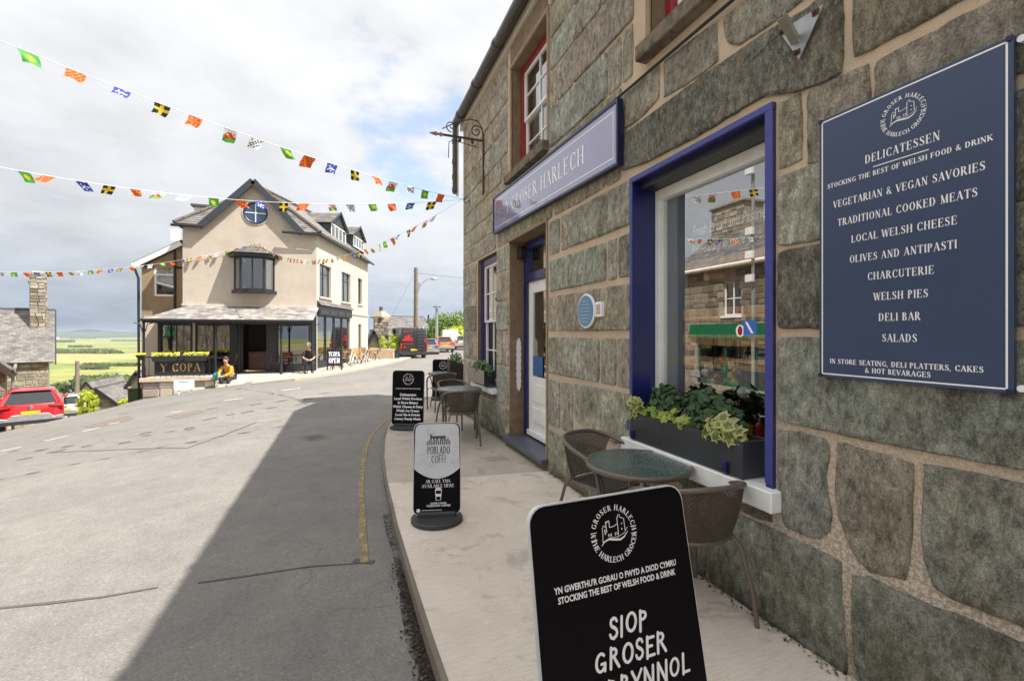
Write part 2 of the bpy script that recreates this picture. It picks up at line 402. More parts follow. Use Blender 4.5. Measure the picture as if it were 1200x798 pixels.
PEBB = M('brown_pebbledash', (.34, .245, .15), .95, var=.15, vs=2, bs=50, bst=.7, bd=.02, grain=.35, gs=38)
BLKT = M('black_timber_paint', (.022, .024, .03), .4, var=.1); ANTH = M('anthracite_cladding', (.035, .04, .05), .5, var=.1)
RUBB = M('rubble_stone', (.34, .30, .245), .9, var=.35, vs=3, bs=20, bst=.6, bd=.03, tint=True)
RUBW = M('limewashed_rubble', (.60, .53, .45), .9, var=.2, vs=3, bs=20, bst=.5, bd=.03, tint=True)
RMORT = M('pale_mortar', (.33, .29, .23), .95, var=.2, bs=40)
BARK = M('bark', (.09, .065, .045), .95, var=.3, vs=12, bs=40, bst=.6); POLEW = M('weathered_pole_wood', (.22, .18, .14), .9, var=.25, vs=6, bs=30)
CHROME = M('bright_metal', (.6, .6, .6), .2, metal=1, var=0); TYRE = M('tyre_rubber', (.02, .02, .02), .8)
SKIN = M('skin', (.52, .30, .21), .55, var=.05); HAIRW = M('white_hair', (.6, .57, .53), .8); CLOTHB = M('black_cloth', (.02, .02, .025), .9, bs=60); CLOTHY = M('mustard_yellow_jacket', (.68, .30, .02), .85, bs=60)
HAIRB = M('brown_hair', (.07, .04, .025), .7); DENIM = M('dark_trousers', (.03, .033, .05), .9)
PRINTG = M('glossy_white_print', (.92, .92, .94), .08, var=.0, coat=1)
YEL = M('yellow_plate', (.75, .50, .03), .4, var=0)

# ------------------------------------------------------------------ lettering (drawn strokes)
def seg(x0, y0, x1, y1, w_): return ('s', [(x0, y0), (x1, y1)], [w_, w_])
def glyphs(T, h, serif=True, slant=0):
    def arc(cx, cy, rx, ry, a0, a1, n=12, c=None):
        P, W_ = [], []
        n = max(6, int(n*abs(a1-a0)/180))
        for i in range(n+1):
            a = rad(lerp(a0, a1, i/n)); wd = c if c else h+(T-h)*abs(cos(a))**1.3
            P.append((cx+(rx-wd/2)*cos(a), cy+(ry-wd/2)*sin(a))); W_.append(wd)
        return ('s', P, W_)
    s = seg
    def F(x, y, k=.12): return [s(x-k, y+(h/2 if y < .5 else -h/2), x+k, y+(h/2 if y < .5 else -h/2), h)] if serif else []
    def st(x, y0=0, y1=1, w_=None, a=True, b=True): return [s(x, y0, x, y1, w_ or T)]+(F(x, y0) if a and y0 == 0 else [])+(F(x, y1) if b and y1 == 1 else [])
    hh = h/2; g = {}
    tick = lambda x, y0, y1: [s(x, y0, x, y1, h)] if serif else []
    g['A'] = ([s(.08, 0, .38, 1, h), s(.38, 1, .7, 0, T), s(.2, .34, .56, .34, h)]+F(.08, 0)+F(.68, 0), .8)
    g['B'] = (st(.14)+[s(.14, 1-hh, .3, 1-hh, h), arc(.28, .76, .26, .24, -90, 90), s(.14, .52, .3, .52, h), arc(.29, .27, .32, .27, -90, 90), s(.14, hh, .3, hh, h)], .7)
    g['C'] = ([arc(.42, .5, .37, .5, 48, 312)]+tick(.68, .7, .98)+tick(.68, .04, .26), .78)
    g['D'] = (st(.14)+[s(.14, 1-hh, .32, 1-hh, h), arc(.32, .5, .4, .5, -90, 90), s(.14, hh, .32, hh, h)], .82)
    g['E'] = (st(.14)+[s(.14, 1-hh, .58, 1-hh, h), s(.14, .52, .46, .52, h), s(.14, hh, .62, hh, h)]+tick(.58, .78, 1)+tick(.46, .42, .62)+tick(.62, 0, .24), .7)
    g['F'] = (st(.14)+[s(.14, 1-hh, .58, 1-hh, h), s(.14, .5, .46, .5, h)]+tick(.58, .78, 1)+tick(.46, .4, .6), .64)
    g['G'] = ([arc(.42, .5, .37, .5, 48, 320), s(.7, .06, .7, .42, T)]+([s(.56, .42, .82, .42, h)] if serif else [s(.46, .42, .7, .42, h)])+tick(.68, .7, .98), .86)
    g['H'] = (st(.14)+st(.66)+[s(.14, .52, .66, .52, h)], .82)
    g['I'] = (st(.15), .32)
    g['K'] = (st(.14)+[s(.18, .38, .62, 1, h), s(.32, .54, .68, 0, T)]+F(.6, 1)+F(.68, 0), .78)
    g['L'] = (st(.14)+[s(.14, hh, .58, hh, h)]+tick(.58, 0, .24), .66)
    g['M'] = (st(.13, w_=h if serif else T)+[s(.13, 1, .45, .05, T), s(.45, .05, .78, 1, h)]+st(.79), .96)
    g['N'] = (st(.13, w_=h if serif else T, b=True)+[s(.13, 1, .68, 0, T)]+st(.68, w_=h if serif else T, a=False), .84)
    g['O'] = ([arc(.42, .5, .37, .5, 0, 360)], .84)
    g['P'] = (st(.14)+[s(.14, 1-hh, .3, 1-hh, h), arc(.29, .74, .29, .26, -90, 90), s(.14, .48+hh, .3, .48+hh, h)], .66)
    g['R'] = (st(.14)+[s(.14, 1-hh, .3, 1-hh, h), arc(.29, .74, .29, .26, -90, 90), s(.14, .48+hh, .3, .48+hh, h), s(.36, .48, .68, 0, T)]+F(.7, 0, .07), .76)
    g['S'] = ([('s', [(.50, .80), (.44, .93), (.31, .97), (.16, .90), (.12, .76), (.18, .62), (.34, .52), (.48, .41), (.53, .26), (.47, .11), (.32, .03), (.16, .08), (.09, .24)],
               [h, h, h*1.2, (T+h)/2, T*.9, T, T*1.1, T, T*.9, (T+h)/2, h*1.2, h, h])]+tick(.51, .72, .96)+tick(.085, .03, .28), .64)
    g['T'] = (st(.36, b=False)+[s(.04, 1-hh, .68, 1-hh, h)]+tick(.04, .78, 1)+tick(.68, .78, 1), .74)
    g['U'] = ([s(.14, 1, .14, .32, T), arc(.39, .32, .25+T/2, .32, 180, 360), s(.64, .32, .64, 1, h if serif else T)]+F(.14, 1)+F(.64, 1), .8)
    g['V'] = ([s(.06, 1, .37, 0, T), s(.37, 0, .68, 1, h)]+F(.07, 1)+F(.68, 1), .74)
    g['W'] = ([s(.06, 1, .30, 0, T), s(.30, 0, .52, .95, h), s(.52, .95, .76, 0, T), s(.76, 0, .98, 1, h)]+F(.07, 1)+F(.98, 1), 1.04)
    g['Y'] = ([s(.05, 1, .36, .46, T), s(.68, 1, .36, .46, h)]+st(.36, 0, .48, b=False)+F(.06, 1)+F(.68, 1), .74)
    g['&'] = ([arc(.32, .77, .19, .23, 0, 360, c=h*1.3), ('s', [(.22, .62), (.45, .3), (.72, .02)], [T*.9]*3), ('s', [(.26, .56), (.12, .42), (.08, .26), (.16, .1), (.32, .04), (.5, .1), (.62, .28), (.68, .48)], [h, T*.7, T, T*.8, h*1.2, h, h, h])], .84)
    g[','] = ([s(.1, .1, .05, -.12, T*.8)], .26); g['.'] = ([s(.1, .0, .1, T, T)], .26); g["'"] = ([s(.1, 1, .08, .75, T*.7)], .22)
    g[' '] = ([], .36); g['-'] = ([s(.05, .45, .35, .45, h)], .4)
    return g
def textw(txt, g, track=.06): return sum(g[c][1]+track for c in txt)-track
def ribtext(txt, g, x, y, size, align='c', track=.06, jit=0, slant=0, wmax=None):
    wd = textw(txt, g, track); sx = size
    if wmax: sx = wmax/wd
    x0 = x-(wd*sx/2 if align == 'c' else 0); out = []
    for c in txt:
        gl, ad = g[c]; dy = random.uniform(-jit, jit)*size; k = 1+random.uniform(-jit, jit)
        for (_, P, W_) in gl: out.append(([(x0+px_*sx*k+slant*py_*size, y+dy+py_*size*k) for px_, py_ in P], [q*size*k for q in W_]))
        x0 += (ad+track)*sx
    return out
def arctext(txt, g, cx, cy, r, size, a_mid, inward, track=.1):
    out = []; wd = textw(txt, g, track)*size; pos = -wd/2
    for c in txt:
        gl, ad = g[c]; mid = pos+ad*size/2
        a = a_mid-mid/r if inward else a_mid+mid/r
        for (_, P, W_) in gl:
            Q = []
            for px_, py_ in P:
                lx = (px_-ad/2)*size; ly = py_*size
                if inward: X = cx+(r+ly)*cos(a)+lx*sin(a); Y = cy+(r+ly)*sin(a)-lx*cos(a)
                else: X = cx+(r-ly)*cos(a)-lx*sin(a); Y = cy+(r-ly)*sin(a)+lx*cos(a)
                Q.append((X, Y))
            out.append((Q, [q*size for q in W_]))
        pos += (ad+track)*size
    return out
class Fr:
    def __init__(s, O, R, U): s.O = V(O); s.R = V(R).normalized(); s.U = V(U).normalized(); s.N = s.R.cross(s.U)
    def p(s, a, b, d=0): return s.O+s.R*a+s.U*b+s.N*d
def ribs(mb, R_, fr, d=.0015, rnd=False):
    for k, (P, W_) in enumerate(R_):
        n = len(P); e = d+(k % 6)*.00012; Lf, Rt = [], []
        closed = n > 3 and (V(P[0])-V(P[-1])).length < 1e-5
        for i in range(n):
            a = V(P[max(i-1, 0)] if not (closed and i == 0) else P[-2]); b = V(P[min(i+1, n-1)] if not (closed and i == n-1) else P[1])
            t = (b-a).normalized(); nn = V((-t.y, t.x))*W_[i]/2
            Lf.append(V(P[i])+nn); Rt.append(V(P[i])-nn)
        b0 = len(mb.v)
        for i in range(n): mb.v.append(tuple(fr.p(Lf[i].x, Lf[i].y, e))); mb.v.append(tuple(fr.p(Rt[i].x, Rt[i].y, e)))
        for i in range(n-1): mb.face([b0+2*i, b0+2*i+1, b0+2*i+3, b0+2*i+2])
        if rnd:
            for q in (P[0], P[-1]):
                mb.poly([fr.p(q[0]+W_[0]/2*cos(j*pi/4), q[1]+W_[0]/2*sin(j*pi/4), e+.0001) for j in range(8)])
        elif n > 3 or True:
            pass
def bfont(txt, size, align='CENTER', bold=0, shear=0):
    c = bpy.data.curves.new('txt', 'FONT'); c.body = txt; c.size = size; c.align_x = align; c.offset = bold; c.shear = shear
    c.resolution_u = 2
    o = bpy.data.objects.new('txt', c); COL.objects.link(o); dg = bpy.context.evaluated_depsgraph_get()
    me = bpy.data.meshes.new_from_object(o.evaluated_get(dg)); bpy.data.objects.remove(o); bpy.data.curves.remove(c)
    vs = [tuple(v.co) for v in me.vertices]; fs = [list(p.vertices) for p in me.polygons]; bpy.data.meshes.remove(me)
    return vs, fs
def addfont(mb, txt, fr, x, y, size, d=.0015, wmax=None, bold=0, align='CENTER', shear=0, rot=0):
    vs, fs = bfont(txt, size, align, bold, shear)
    if not vs: return
    k = 1
    if wmax:
        x0 = min(v[0] for v in vs); x1 = max(v[0] for v in vs); k = wmax/(x1-x0)
    b = len(mb.v); cr, sr = cos(rot), sin(rot)
    mb.v += [tuple(fr.p(x+v[0]*k*cr-v[1]*sr, y+v[0]*k*sr+v[1]*cr, d)) for v in vs]
    for f in fs: mb.face([b+i for i in f])
SER = glyphs(.15, .05); SERB = glyphs(.19, .075); HAND = glyphs(.17, .15, False); SANS = glyphs(.17, .14, False); THIN = glyphs(.09, .085, False)
def logo(fr, cx, cy, r):
    o = arctext('Y GROSER HARLECH', SERB, cx, cy, r*.8, r*.2, pi/2, True)
    o += arctext('THE HARLECH GROCER', SERB, cx, cy, r, r*.2, -pi/2, False)
    s = r*.62
    def pl(pts, w_): o.append(([(cx+a*s, cy+b*s) for a, b in pts], [w_*s]*len(pts)))
    def prof(pts, ws): o.append(([(cx+a*s, cy+b*s) for a, b in pts], [q*s for q in ws]))
    prof([(-.95, -.58), (-.7, -.36), (-.4, -.28), (0, -.36), (.4, -.42), (.7, -.3), (.98, -.02)], [.03, .08, .11, .12, .11, .08, .03])
    pl([(-.85, -.4), (-.8, -.1), (-.78, .42), (-.72, .42), (-.72, .5), (-.62, .5), (-.62, .42), (-.5, .42)], .04)
    pl([(-.5, .1), (-.52, .72), (-.46, .72), (-.46, .66), (-.38, .66), (-.38, .74), (-.28, .74), (-.28, .36)], .05)
    pl([(-.28, .36), (0, .38), (.3, .5)], .04); pl([(.3, -.2), (.3, .86), (.38, .86), (.38, .98), (.5, .98), (.5, .84), (.78, .72), (.8, .0)], .045)
    pl([(-.4, -.14), (-.4, .0)], .05); pl([(-.3, -.14), (-.3, .0)], .05); pl([(-.2, -.14), (-.2, .02)], .05); pl([(.08, -.14), (.08, .03)], .05); pl([(.2, -.12), (.2, .04)], .05)
    pl([(.6, .42), (.6, .5)], .06); pl([(.58, .1), (.58, .2)], .06); pl([(.8, .0), (1.0, .2)], .03); pl([(-.85, -.4), (-.3, -.22), (.3, -.24), (.8, -.06)], .03)
    pl([(-.62, .0), (-.62, .3)], .07)
    for sg in (-1, 1):
        for b in (-.2, .2): pl([(sg*1.2, b), (sg*1.62, b)], .04)
        for q in (-.08, .02, .1): pl([(sg*1.41+q-.03, -.05), (sg*1.41+q-.03, .06)], .03)
    return o
# ================================================================== SETTING: ground, road, pavements
def axis(lo, hi, n0, n1, step, grow=1.13):
    a = []; x = n0
    while x <= n1: a.append(x); x += step
    d = step; x = n1
    while x < hi: d *= grow; x += d; a.append(x)
    d = step; x = n0; b = []
    while x > lo: d *= grow; x -= d; b.append(x)
    return b[::-1]+a
def ground_mat():
    m, t, b = newmat('valley_grass'); v = coords(t)
    vo = nd(t, 'ShaderNodeTexVoronoi'); vo.inputs['Scale'].default_value = 1
    mp = coords(t, (.0028, .0062, 0), (0, 0, rad(20))); t.links.new(mp, vo.inputs[0])
    cs = nd(t, 'ShaderNodeSeparateColor'); t.links.new(vo.outputs['Color'], cs.inputs[0])
    fld = ramp(t, cs.outputs[0], [(0, (.16, .20, .04)), (.35, (.23, .24, .06)), (.6, (.30, .27, .095)), (.8, (.17, .21, .045)), (1, (.26, .245, .09))], 'CONSTANT')
    n = noi(t, coords(t, (.012, .03, 1)), 1, 8, .65); n2 = noi(t, v, .08, 7, .7)
    c = mixc(t, 1, fld, ramp(t, n, [(.3, .6), (.7, 1.35)]), 'MULTIPLY'); c = mixc(t, 1, c, ramp(t, n2, [(.3, .75), (.7, 1.2)]), 'MULTIPLY')
    c = mixc(t, ramp(t, noi(t, coords(t, (.0016, .007, 1)), 1, 9, .7), [(.56, 0), (.64, .6)]), c, (.09, .11, .04))
    t.links.new(c, b.inputs['Base Color']); b.inputs['Roughness'].default_value = .95; return m
def sheet(name, xs, ys, zf, mat, keep=None):
    mb = MB(); idx = {}
    for j, y in enumerate(ys):
        for i, x in enumerate(xs): idx[i, j] = len(mb.v); mb.v.append((x, y, zf(x, y)))
    for j in range(len(ys)-1):
        for i in range(len(xs)-1):
            if keep and not keep((xs[i]+xs[i+1])/2, (ys[j]+ys[j+1])/2): continue
            mb.face([idx[i, j], idx[i+1, j], idx[i+1, j+1], idx[i, j+1]])
    return mb.build(name, mat, None, 'structure', smooth=180)
def isroad(x, y):
    if not (-13.5 < x < 16 and -9 < y < 70): return False
    if y > 15 and x < -12.2: return False
    if y > 23.5 and x < -1.5+(y-23)*.3: return False
    return True
GRASS = ground_mat()
sheet('ground', axis(-9000, 9000, -30, 30, 1.0, 1.16), axis(-150, 9500, -12, 60, 1.0, 1.14), lambda x, y: G(x, y)-.07-(.25 if isroad(x, y) and isroad(x-2, y) else 0), GRASS)
rx = [-13.5+.5*i for i in range(60)]; ry = [-9+.5*i for i in range(159)]
sheet('road', rx, ry, G, ASPH, isroad)
# hills beyond the plain
mb = MB(); P0 = []
from mathutils import noise as mnoise
for r_, (d, h0, h1) in enumerate([(6500, -40, -20), (7200, 0, 20), (8600, 30, 60), (9300, -50, 0)]):
    for i in range(140):
        a = rad(-75+i*110/139.0); x, y = d*sin(a), d*cos(a)
        n = mnoise.fractal(V((x*.0007, y*.0007, r_*.3)), .8, 2, 5)
        mb.v.append((x, y, -56+(max(0, h0+56+h1*n)) if r_ not in (0, 3) else -57))
for r_ in range(3):
    for i in range(139): a = r_*140+i; mb.face([a, a+1, a+141, a+140])
mb.build('hills', M('far_hill_vegetation', (.05, .075, .05), .95, var=.5, vs=.004), None, 'structure', smooth=True)

# ---- kerb and pavement outlines
kerbpx = [(560, 900), (525, 798), (505, 740), (492, 700), (478, 655), (466, 615), (459, 585), (453, 560), (450, 535), (451, 514), (455, 499), (462, 490), (473, 480), (488, 472), (505, 466), (520, 463)]
kerb = [onz(a, b, 0) for a, b in kerbpx]
kerb = [V((kerb[0].x+.1, -8, 0))]+kerb+[V((3.4, 12.6, 0)), V((6, 14.2, 0)), V((11, 16, 0))]
joint_l = None
def onk(py):    # kerb point at the image row py
    for i in range(len(kerbpx)-1):
        (x0, y0), (x1, y1) = kerbpx[i], kerbpx[i+1]
        if y0 >= py >= y1: return onz(lerp(x0, x1, (y0-py)/(y0-y1)), py, 0)
j0, j1 = onk(566), onz(640, 552, 0); j1 = V((WX+.02, j1.y, 0))
near_k = [p for p in kerb if p.y < j0.y-.02]+[j0]; far_k = [j0]+[p for p in kerb if p.y > j0.y+.02]
def slab(name, poly, z0, z1, mat):
    mb = MB(); mb.prism([(p[0], p[1], z0) for p in poly], (0, 0, z1-z0)); o = mb.build(name, mat, None, 'structure'); return o
slab('pavement', [tuple(p) for p in near_k]+[(WX+.02, j1.y), (WX+.02, -8)], -.3, 0, CONC)
slab('pavement_far', [tuple(p) for p in far_k]+[(11, 9.5), (WX+.02, 8.9), (WX+.02, j1.y)], -.3, -.003, CONC2)
# kerb edging stone drawn as its own darker lip
mb = MB()
for i in range(len(kerb)-1):
    a, b = kerb[i], kerb[i+1]; d = (b-a).normalized(); n = V((-d.y, d.x, 0))
    mb.bar((a+n*.012)+V((0, 0, -.06)), (b+n*.012)+V((0, 0, -.06)), .03, .125)
mb.build('kerb', concrete_mat('kerb_concrete', (.22, .19, .155), (.15, .13, .10), False), None, 'structure')

def drape(name, pts, width, mat, lift=.004, kind='structure', step=.25, jit=0):
    P = [V((p[0], p[1], 0)) for p in pts]; Q = []
    for i in range(len(P)-1):
        l = (P[i+1]-P[i]).length; n = max(1, int(l/step))
        for k in range(n): Q.append(P[i].lerp(P[i+1], k/n))
    Q.append(P[-1]); mb = MB()
    for i, q in enumerate(Q):
        d = (Q[min(i+1, len(Q)-1)]-Q[max(i-1, 0)]).normalized(); n = V((-d.y, d.x, 0))
        for s in (-1, 1):
            p = q+n*s*width/2*(1+random.uniform(-jit, jit)); mb.v.append((p.x, p.y, G(p.x, p.y)+lift))
    for i in range(len(Q)-1): mb.face([2*i, 2*i+1, 2*i+3, 2*i+2])
    return mb.build(name, mat, None, kind)
def drape_poly(name, pxs, mat, lift=.004):
    c = [hit(a, b) for a, b in pxs]; mb = MB(); n = 10
    for i in range(n+1):
        for j in range(n+1):
            p = c[0].lerp(c[1], i/n).lerp(c[3].lerp(c[2], i/n), j/n); mb.v.append((p.x, p.y, G(p.x, p.y)+lift))
    for i in range(n):
        for j in range(n): a = i*(n+1)+j; mb.face([a, a+n+1, a+n+2, a+1])
    return mb.build(name, mat, None, 'structure')
def worn(name, col, thr=.5, back=(.15, .145, .138)):
    m, t, b = newmat(name); v = coords(t)
    c = mixc(t, ramp(t, noi(t, v, 14, 8, .8), [(thr-.05, 0), (thr+.05, 1)]), col, back)
    c = mixc(t, 1, c, ramp(t, noi(t, v, 150, 3), [(.3, .7), (.7, 1.2)]), 'MULTIPLY')
    t.links.new(c, b.inputs['Base Color']); b.inputs['Roughness'].default_value = .85; return m
YLINE = worn('worn_yellow_line', (.42, .30, .13), .47, (.20, .165, .10)); WLINE = worn('worn_white_line', (.55, .55, .52), .56, (.24, .235, .22)); TAR = worn('dark_tar_joint', (.095, .09, .084), .6, (.12, .115, .108)); PATCH = worn('dark_asphalt_patch', (.085, .08, .075), .52); REDP = worn('reddish_asphalt_patch', (.20, .145, .11), .5)
hp = lambda l: [tuple(hit(a, b)) for a, b in l]
drape('yellow_line', hp([(427, 664), (425, 630), (424, 600), (423, 575), (424, 552), (428, 528), (436, 510), (447, 497), (460, 488), (480, 477), (508, 464.5)]), .06, YLINE, .006, jit=.15)
drape('tar_joint', hp([(-20, 719), (60, 708), (120, 700), (185, 691)]), .022, TAR, jit=.5)
drape('tar_joint', hp([(232, 684), (300, 676), (360, 667), (424, 660)]), .016, TAR, jit=.5)
drape('tar_joint', hp([(424, 660), (428, 659)]), .16, TAR)
drape('tar_joint', hp([(60, 531), (130, 528), (220, 525), (262, 510), (300, 495)]), .03, TAR, jit=.5)
for q in ([(0, 529), (24, 524)], [(52, 517), (80, 511)], [(128, 497), (140, 495)], [(96, 506), (118, 501)], [(262, 470), (285, 467)], [(330, 458), (352, 455)], [(200, 484), (214, 482)]): drape('road_marking', hp(q), .13, WLINE, .005)
for (a, b, s_) in [(29, 538, 18), (66, 529, 20), (102, 523, 12), (146, 519, 14), (170, 508, 14), (222, 502, 12), (202, 487, 14), (246, 491, 16), (290, 483, 14), (248, 479, 14), (300, 474, 14), (330, 470, 12), (360, 468, 10), (270, 486, 10), (318, 478, 10), (16, 529, 10), (145, 485, 12), (380, 461, 10), (352, 474, 10)]:
    drape('dark_patch', hp([(a-s_/2, b+s_*.09), (a+s_/2, b-s_*.09)]), .14, PATCH, jit=.3)
drape_poly('road_patch', [(96, 500), (150, 487), (158, 491), (110, 502)], REDP); drape_poly('road_patch', [(196, 488), (235, 480), (241, 483), (206, 491)], REDP)
drape_poly('manhole_patch', [(352, 513), (377, 508), (387, 513), (362, 518)], REDP)
drape_poly('manhole_cover', [(357, 513), (373, 510), (379, 513), (363, 516)], M('cast_iron_cover', (.06, .058, .055), .6, bs=120, bst=.8), .007)
# grit and dead leaves lying in the channel along the kerb
mb = MB(); mb.tint = 1
for i in range(2600):
    t = random.random()**.8; k = lerp(640, 810, t); p = onk(max(570, min(797, k)))
    if k > 797: p = onz(525+(k-798)*.32, k, 0)
    o = abs(random.gauss(0, .032))+.008; p = p+V((-o-.02, random.uniform(-.03, .03), 0))
    s = random.uniform(.003, .011); z = G(p.x, p.y)+.003; a = random.random()*6.3; mb.tint = random.choice([.4, .7, 1, 1.3, 2.2])
    mb.poly([(p.x+s*cos(a+j*2.1)*random.uniform(.6, 1.4), p.y+s*sin(a+j*2.1), z+random.uniform(0, .012)) for j in range(3)])
mb.build('gutter_grit', M('leaf_litter', (.040, .028, .018), .95, tint=True), None, 'stuff')
mb = MB(); mb.tint = 1
for i in range(1500):
    y = random.uniform(.5, 7.5); o = abs(random.gauss(0, .03)); s = random.uniform(.003, .012); a = random.random()*6.3; mb.tint = random.choice([.4, .8, 1.4, 3, 5])
    if yw(641)-.1 < y < yw(597)+.1: continue
    mb.poly([(WX-.015-o+s*cos(a+j*2.1)*random.uniform(.6, 1.4), y+s*sin(a+j*2.1), .002+random.uniform(0, .014)) for j in range(3)])
mb.build('wall_foot_grit', M('grit_and_moss', (.075, .070, .035), .95, tint=True), None, 'stuff')
drape('gutter_dirt', [(onk(y).x-.045, onk(y).y) for y in (797, 770, 740, 710, 690, 670, 650, 630, 610, 590)], .085, worn('damp_gutter_dirt', (.035, .028, .02), .5), .006, jit=.5)

# ================================================================== THE SHOP (long stone building on the right)
Y0, Y1, ZT = -8.0, yw(543), 5.6
OP = dict(near=(yw(907), yw(742), .73, 2.815), door=(yw(641), yw(597), 0.0, 2.86), far=(yw(582), yw(560), .71, 2.84),
          up1=(yw(642), yw(600), 3.78, 5.26), up2=(yw(763)-1.16, yw(763), 3.78, 5.26))
shop = thing('shop_building', 'long shop of large grey green stone blocks with royal blue paintwork', 'building', (WX, Y1, 0))
mb = MB()
ys = sorted({Y0, Y1}|{v for o in OP.values() for v in o[:2]}); zs = sorted({-.3, ZT}|{v for o in OP.values() for v in o[2:]})
def inop(y, z): return any(o[0] < y < o[1] and o[2] < z < o[3] for o in OP.values())
for i in range(len(ys)-1):
    for j in range(len(zs)-1):
        if not inop((ys[i]+ys[i+1])/2, (zs[j]+zs[j+1])/2): mb.poly([(WX, ys[i], zs[j]), (WX, ys[i+1], zs[j]), (WX, ys[i+1], zs[j+1]), (WX, ys[i], zs[j+1])])
XB = 7.6; XR = 4.9; ZR = 10.3
mb.poly([(WX, Y1, -.3), (XB, Y1, -.3), (XB, Y1, ZT), (XR, Y1, ZR-.1), (WX, Y1, ZT)])
mb.poly([(WX, Y0, -.3), (XB, Y0, -.3), (XB, Y0, ZT), (XR, Y0, ZR-.1), (WX, Y0, ZT)]); mb.poly([(XB, Y0, -.3), (XB, Y1, -.3), (XB, Y1, ZT), (XB, Y0, ZT)])
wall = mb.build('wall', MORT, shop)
# reveals
def reveal(o, d, mat, parts=('l', 'r', 't', 'b')):
    y0, y1, z0, z1 = o; mb = MB(); e = .0
    if 'l' in parts: mb.poly([(WX-e, y1, z0), (WX+d, y1, z0), (WX+d, y1, z1), (WX-e, y1, z1)])
    if 'r' in parts: mb.poly([(WX-e, y0, z0), (WX+d, y0, z0), (WX+d, y0, z1), (WX-e, y0, z1)])
    if 't' in parts: mb.poly([(WX-e, y0, z1), (WX+d, y0, z1), (WX+d, y1, z1), (WX-e, y1, z1)])
    if 'b' in parts: mb.poly([(WX-e, y0, z0), (WX+d, y0, z0), (WX+d, y1, z0), (WX-e, y1, z0)])
    return mb
reveal(OP['door'], .34, PLAST).build('door_reveal', PLAST, shop); reveal(OP['far'], .2, PLAST).build('window_reveal', PLAST, shop)
for k in ('up1', 'up2'): reveal(OP[k], .2, PLAST).build('window_reveal', PLAST, shop)
# raised plaster margins round the door and the upper windows
def margin(o, w_, parts, mat, pr=.018, name='margin', bot=True):
    y0, y1, z0, z1 = o; mb = MB()
    if 'l' in parts: mb.box(WX-pr, WX+.01, y1, y1+w_, z0, z1)
    if 'r' in parts: mb.box(WX-pr, WX+.01, y0-w_, y0, z0, z1)
    if 't' in parts: mb.box(WX-pr-.003, WX+.01, y0-w_, y1+w_, z1, z1+w_*1.2)
    return mb.build(name, mat, shop, bevel=.003)
PALEM = M('pale_cement_margin', (.33, .24, .16), .95, var=.2, vs=8, bs=100, bst=.5)
margin(OP['door'], .035, 'rt', PALEM, name='door_margin'); margin(OP['up1'], .05, 'lrt', PALEM, name='window_margin'); margin(OP['up2'], .05, 'lrt', PALEM, name='window_margin')
mb = MB(); mb.box(WX-.014, WX+.01, OP['up1'][0], OP['up1'][1]+.02, OP['up1'][3]+.065, ZT); mb.build('window_lintel', PLAST, shop)

# ---- stones
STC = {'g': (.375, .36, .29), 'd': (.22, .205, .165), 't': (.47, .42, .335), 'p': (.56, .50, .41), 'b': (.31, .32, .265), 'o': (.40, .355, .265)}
nst = 0
def resample(P, step):
    out = []
    for i in range(len(P)):
        a, b = V(P[i]), V(P[(i+1) % len(P)]); n = max(1, int(round((b-a).length/step)))
        for k in range(n): out.append(a.lerp(b, k/n))
    return out
def stone(poly, col='g', proud=None):       # polygon of (y, z)
    global nst
    P = resample([V((p[0], p[1])) for p in poly], .035 if nst < 400 else .06)
    c = sum(P, V((0, 0)))/len(P); ys_ = [p.x for p in P]; zs_ = [p.y for p in P]; size = min(max(ys_)-min(ys_), max(zs_)-min(zs_))
    if proud is None: proud = min(.022, .007+size*.035)*random.uniform(.7, 1.2)
    r = min(size*.12, .028)
    Q = []
    for p in P:
        d = (c-p).normalized(); f = mnoise.noise(V((p.x*13, p.y*13, 3)))*.007+mnoise.noise(V((p.x*41, p.y*41, 5)))*.0055
        ex = abs(p.x-c.x)/max(.01, (max(ys_)-min(ys_))/2); ez = abs(p.y-c.y)/max(.01, (max(zs_)-min(zs_))/2)
        corner = max(0, (min(ex, ez)-.92))*min(.010, size*.05)/.08
        Q.append(p+d*(-.011+f+corner))
    mb = MB(); n = len(Q); sd = random.random()*50
    bv = min(.010, size*.06)
    rings = [(0, -.012), (0, proud*.45), (-bv, proud*.95), (-bv*2.8, proud), (.3, proud), (.6, proud), (.85, proud)]
    for (s, h) in rings:
        for q in Q:
            p = q+((c-q)*s if s >= 0 else (c-q).normalized()*(-s)); hh = h
            if s > 0 or h == proud:
                a = V((p.x*4+sd, p.y*4, sd)); hh += mnoise.fractal(a, .7, 2.1, 4)*.011*min(1, size*2.2)+mnoise.noise(V((p.x*26, p.y*26, sd)))*.004
                hh = max(.004, hh)
            mb.v.append((WX-hh, p.x, p.y))
    mb.v.append((WX-proud, c.x, c.y)); R_ = len(rings)
    for k in range(R_-1):
        for i in range(n): mb.face([k*n+i, k*n+(i+1) % n, (k+1)*n+(i+1) % n, (k+1)*n+i])
    for i in range(n): mb.face([(R_-1)*n+i, (R_-1)*n+(i+1) % n, R_*n])
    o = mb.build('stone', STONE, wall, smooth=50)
    f = random.uniform(.86, 1.14)*(1.9 if c.y > 3.2 else 1.6 if (c.x > 3.2 and c.y > .7) else 1.28); k = [q*min(1, .50/(max(STC[col])*f)) for q in STC[col]]; o.color = (k[0]*f, k[1]*f*random.uniform(.96, 1.03), k[2]*f*random.uniform(.94, 1.05), 1); nst += 1  # high stones get a paler colour that holds sunlight bounced onto the wall
    return o
OFF[wall.name] = OFF[shop.name]
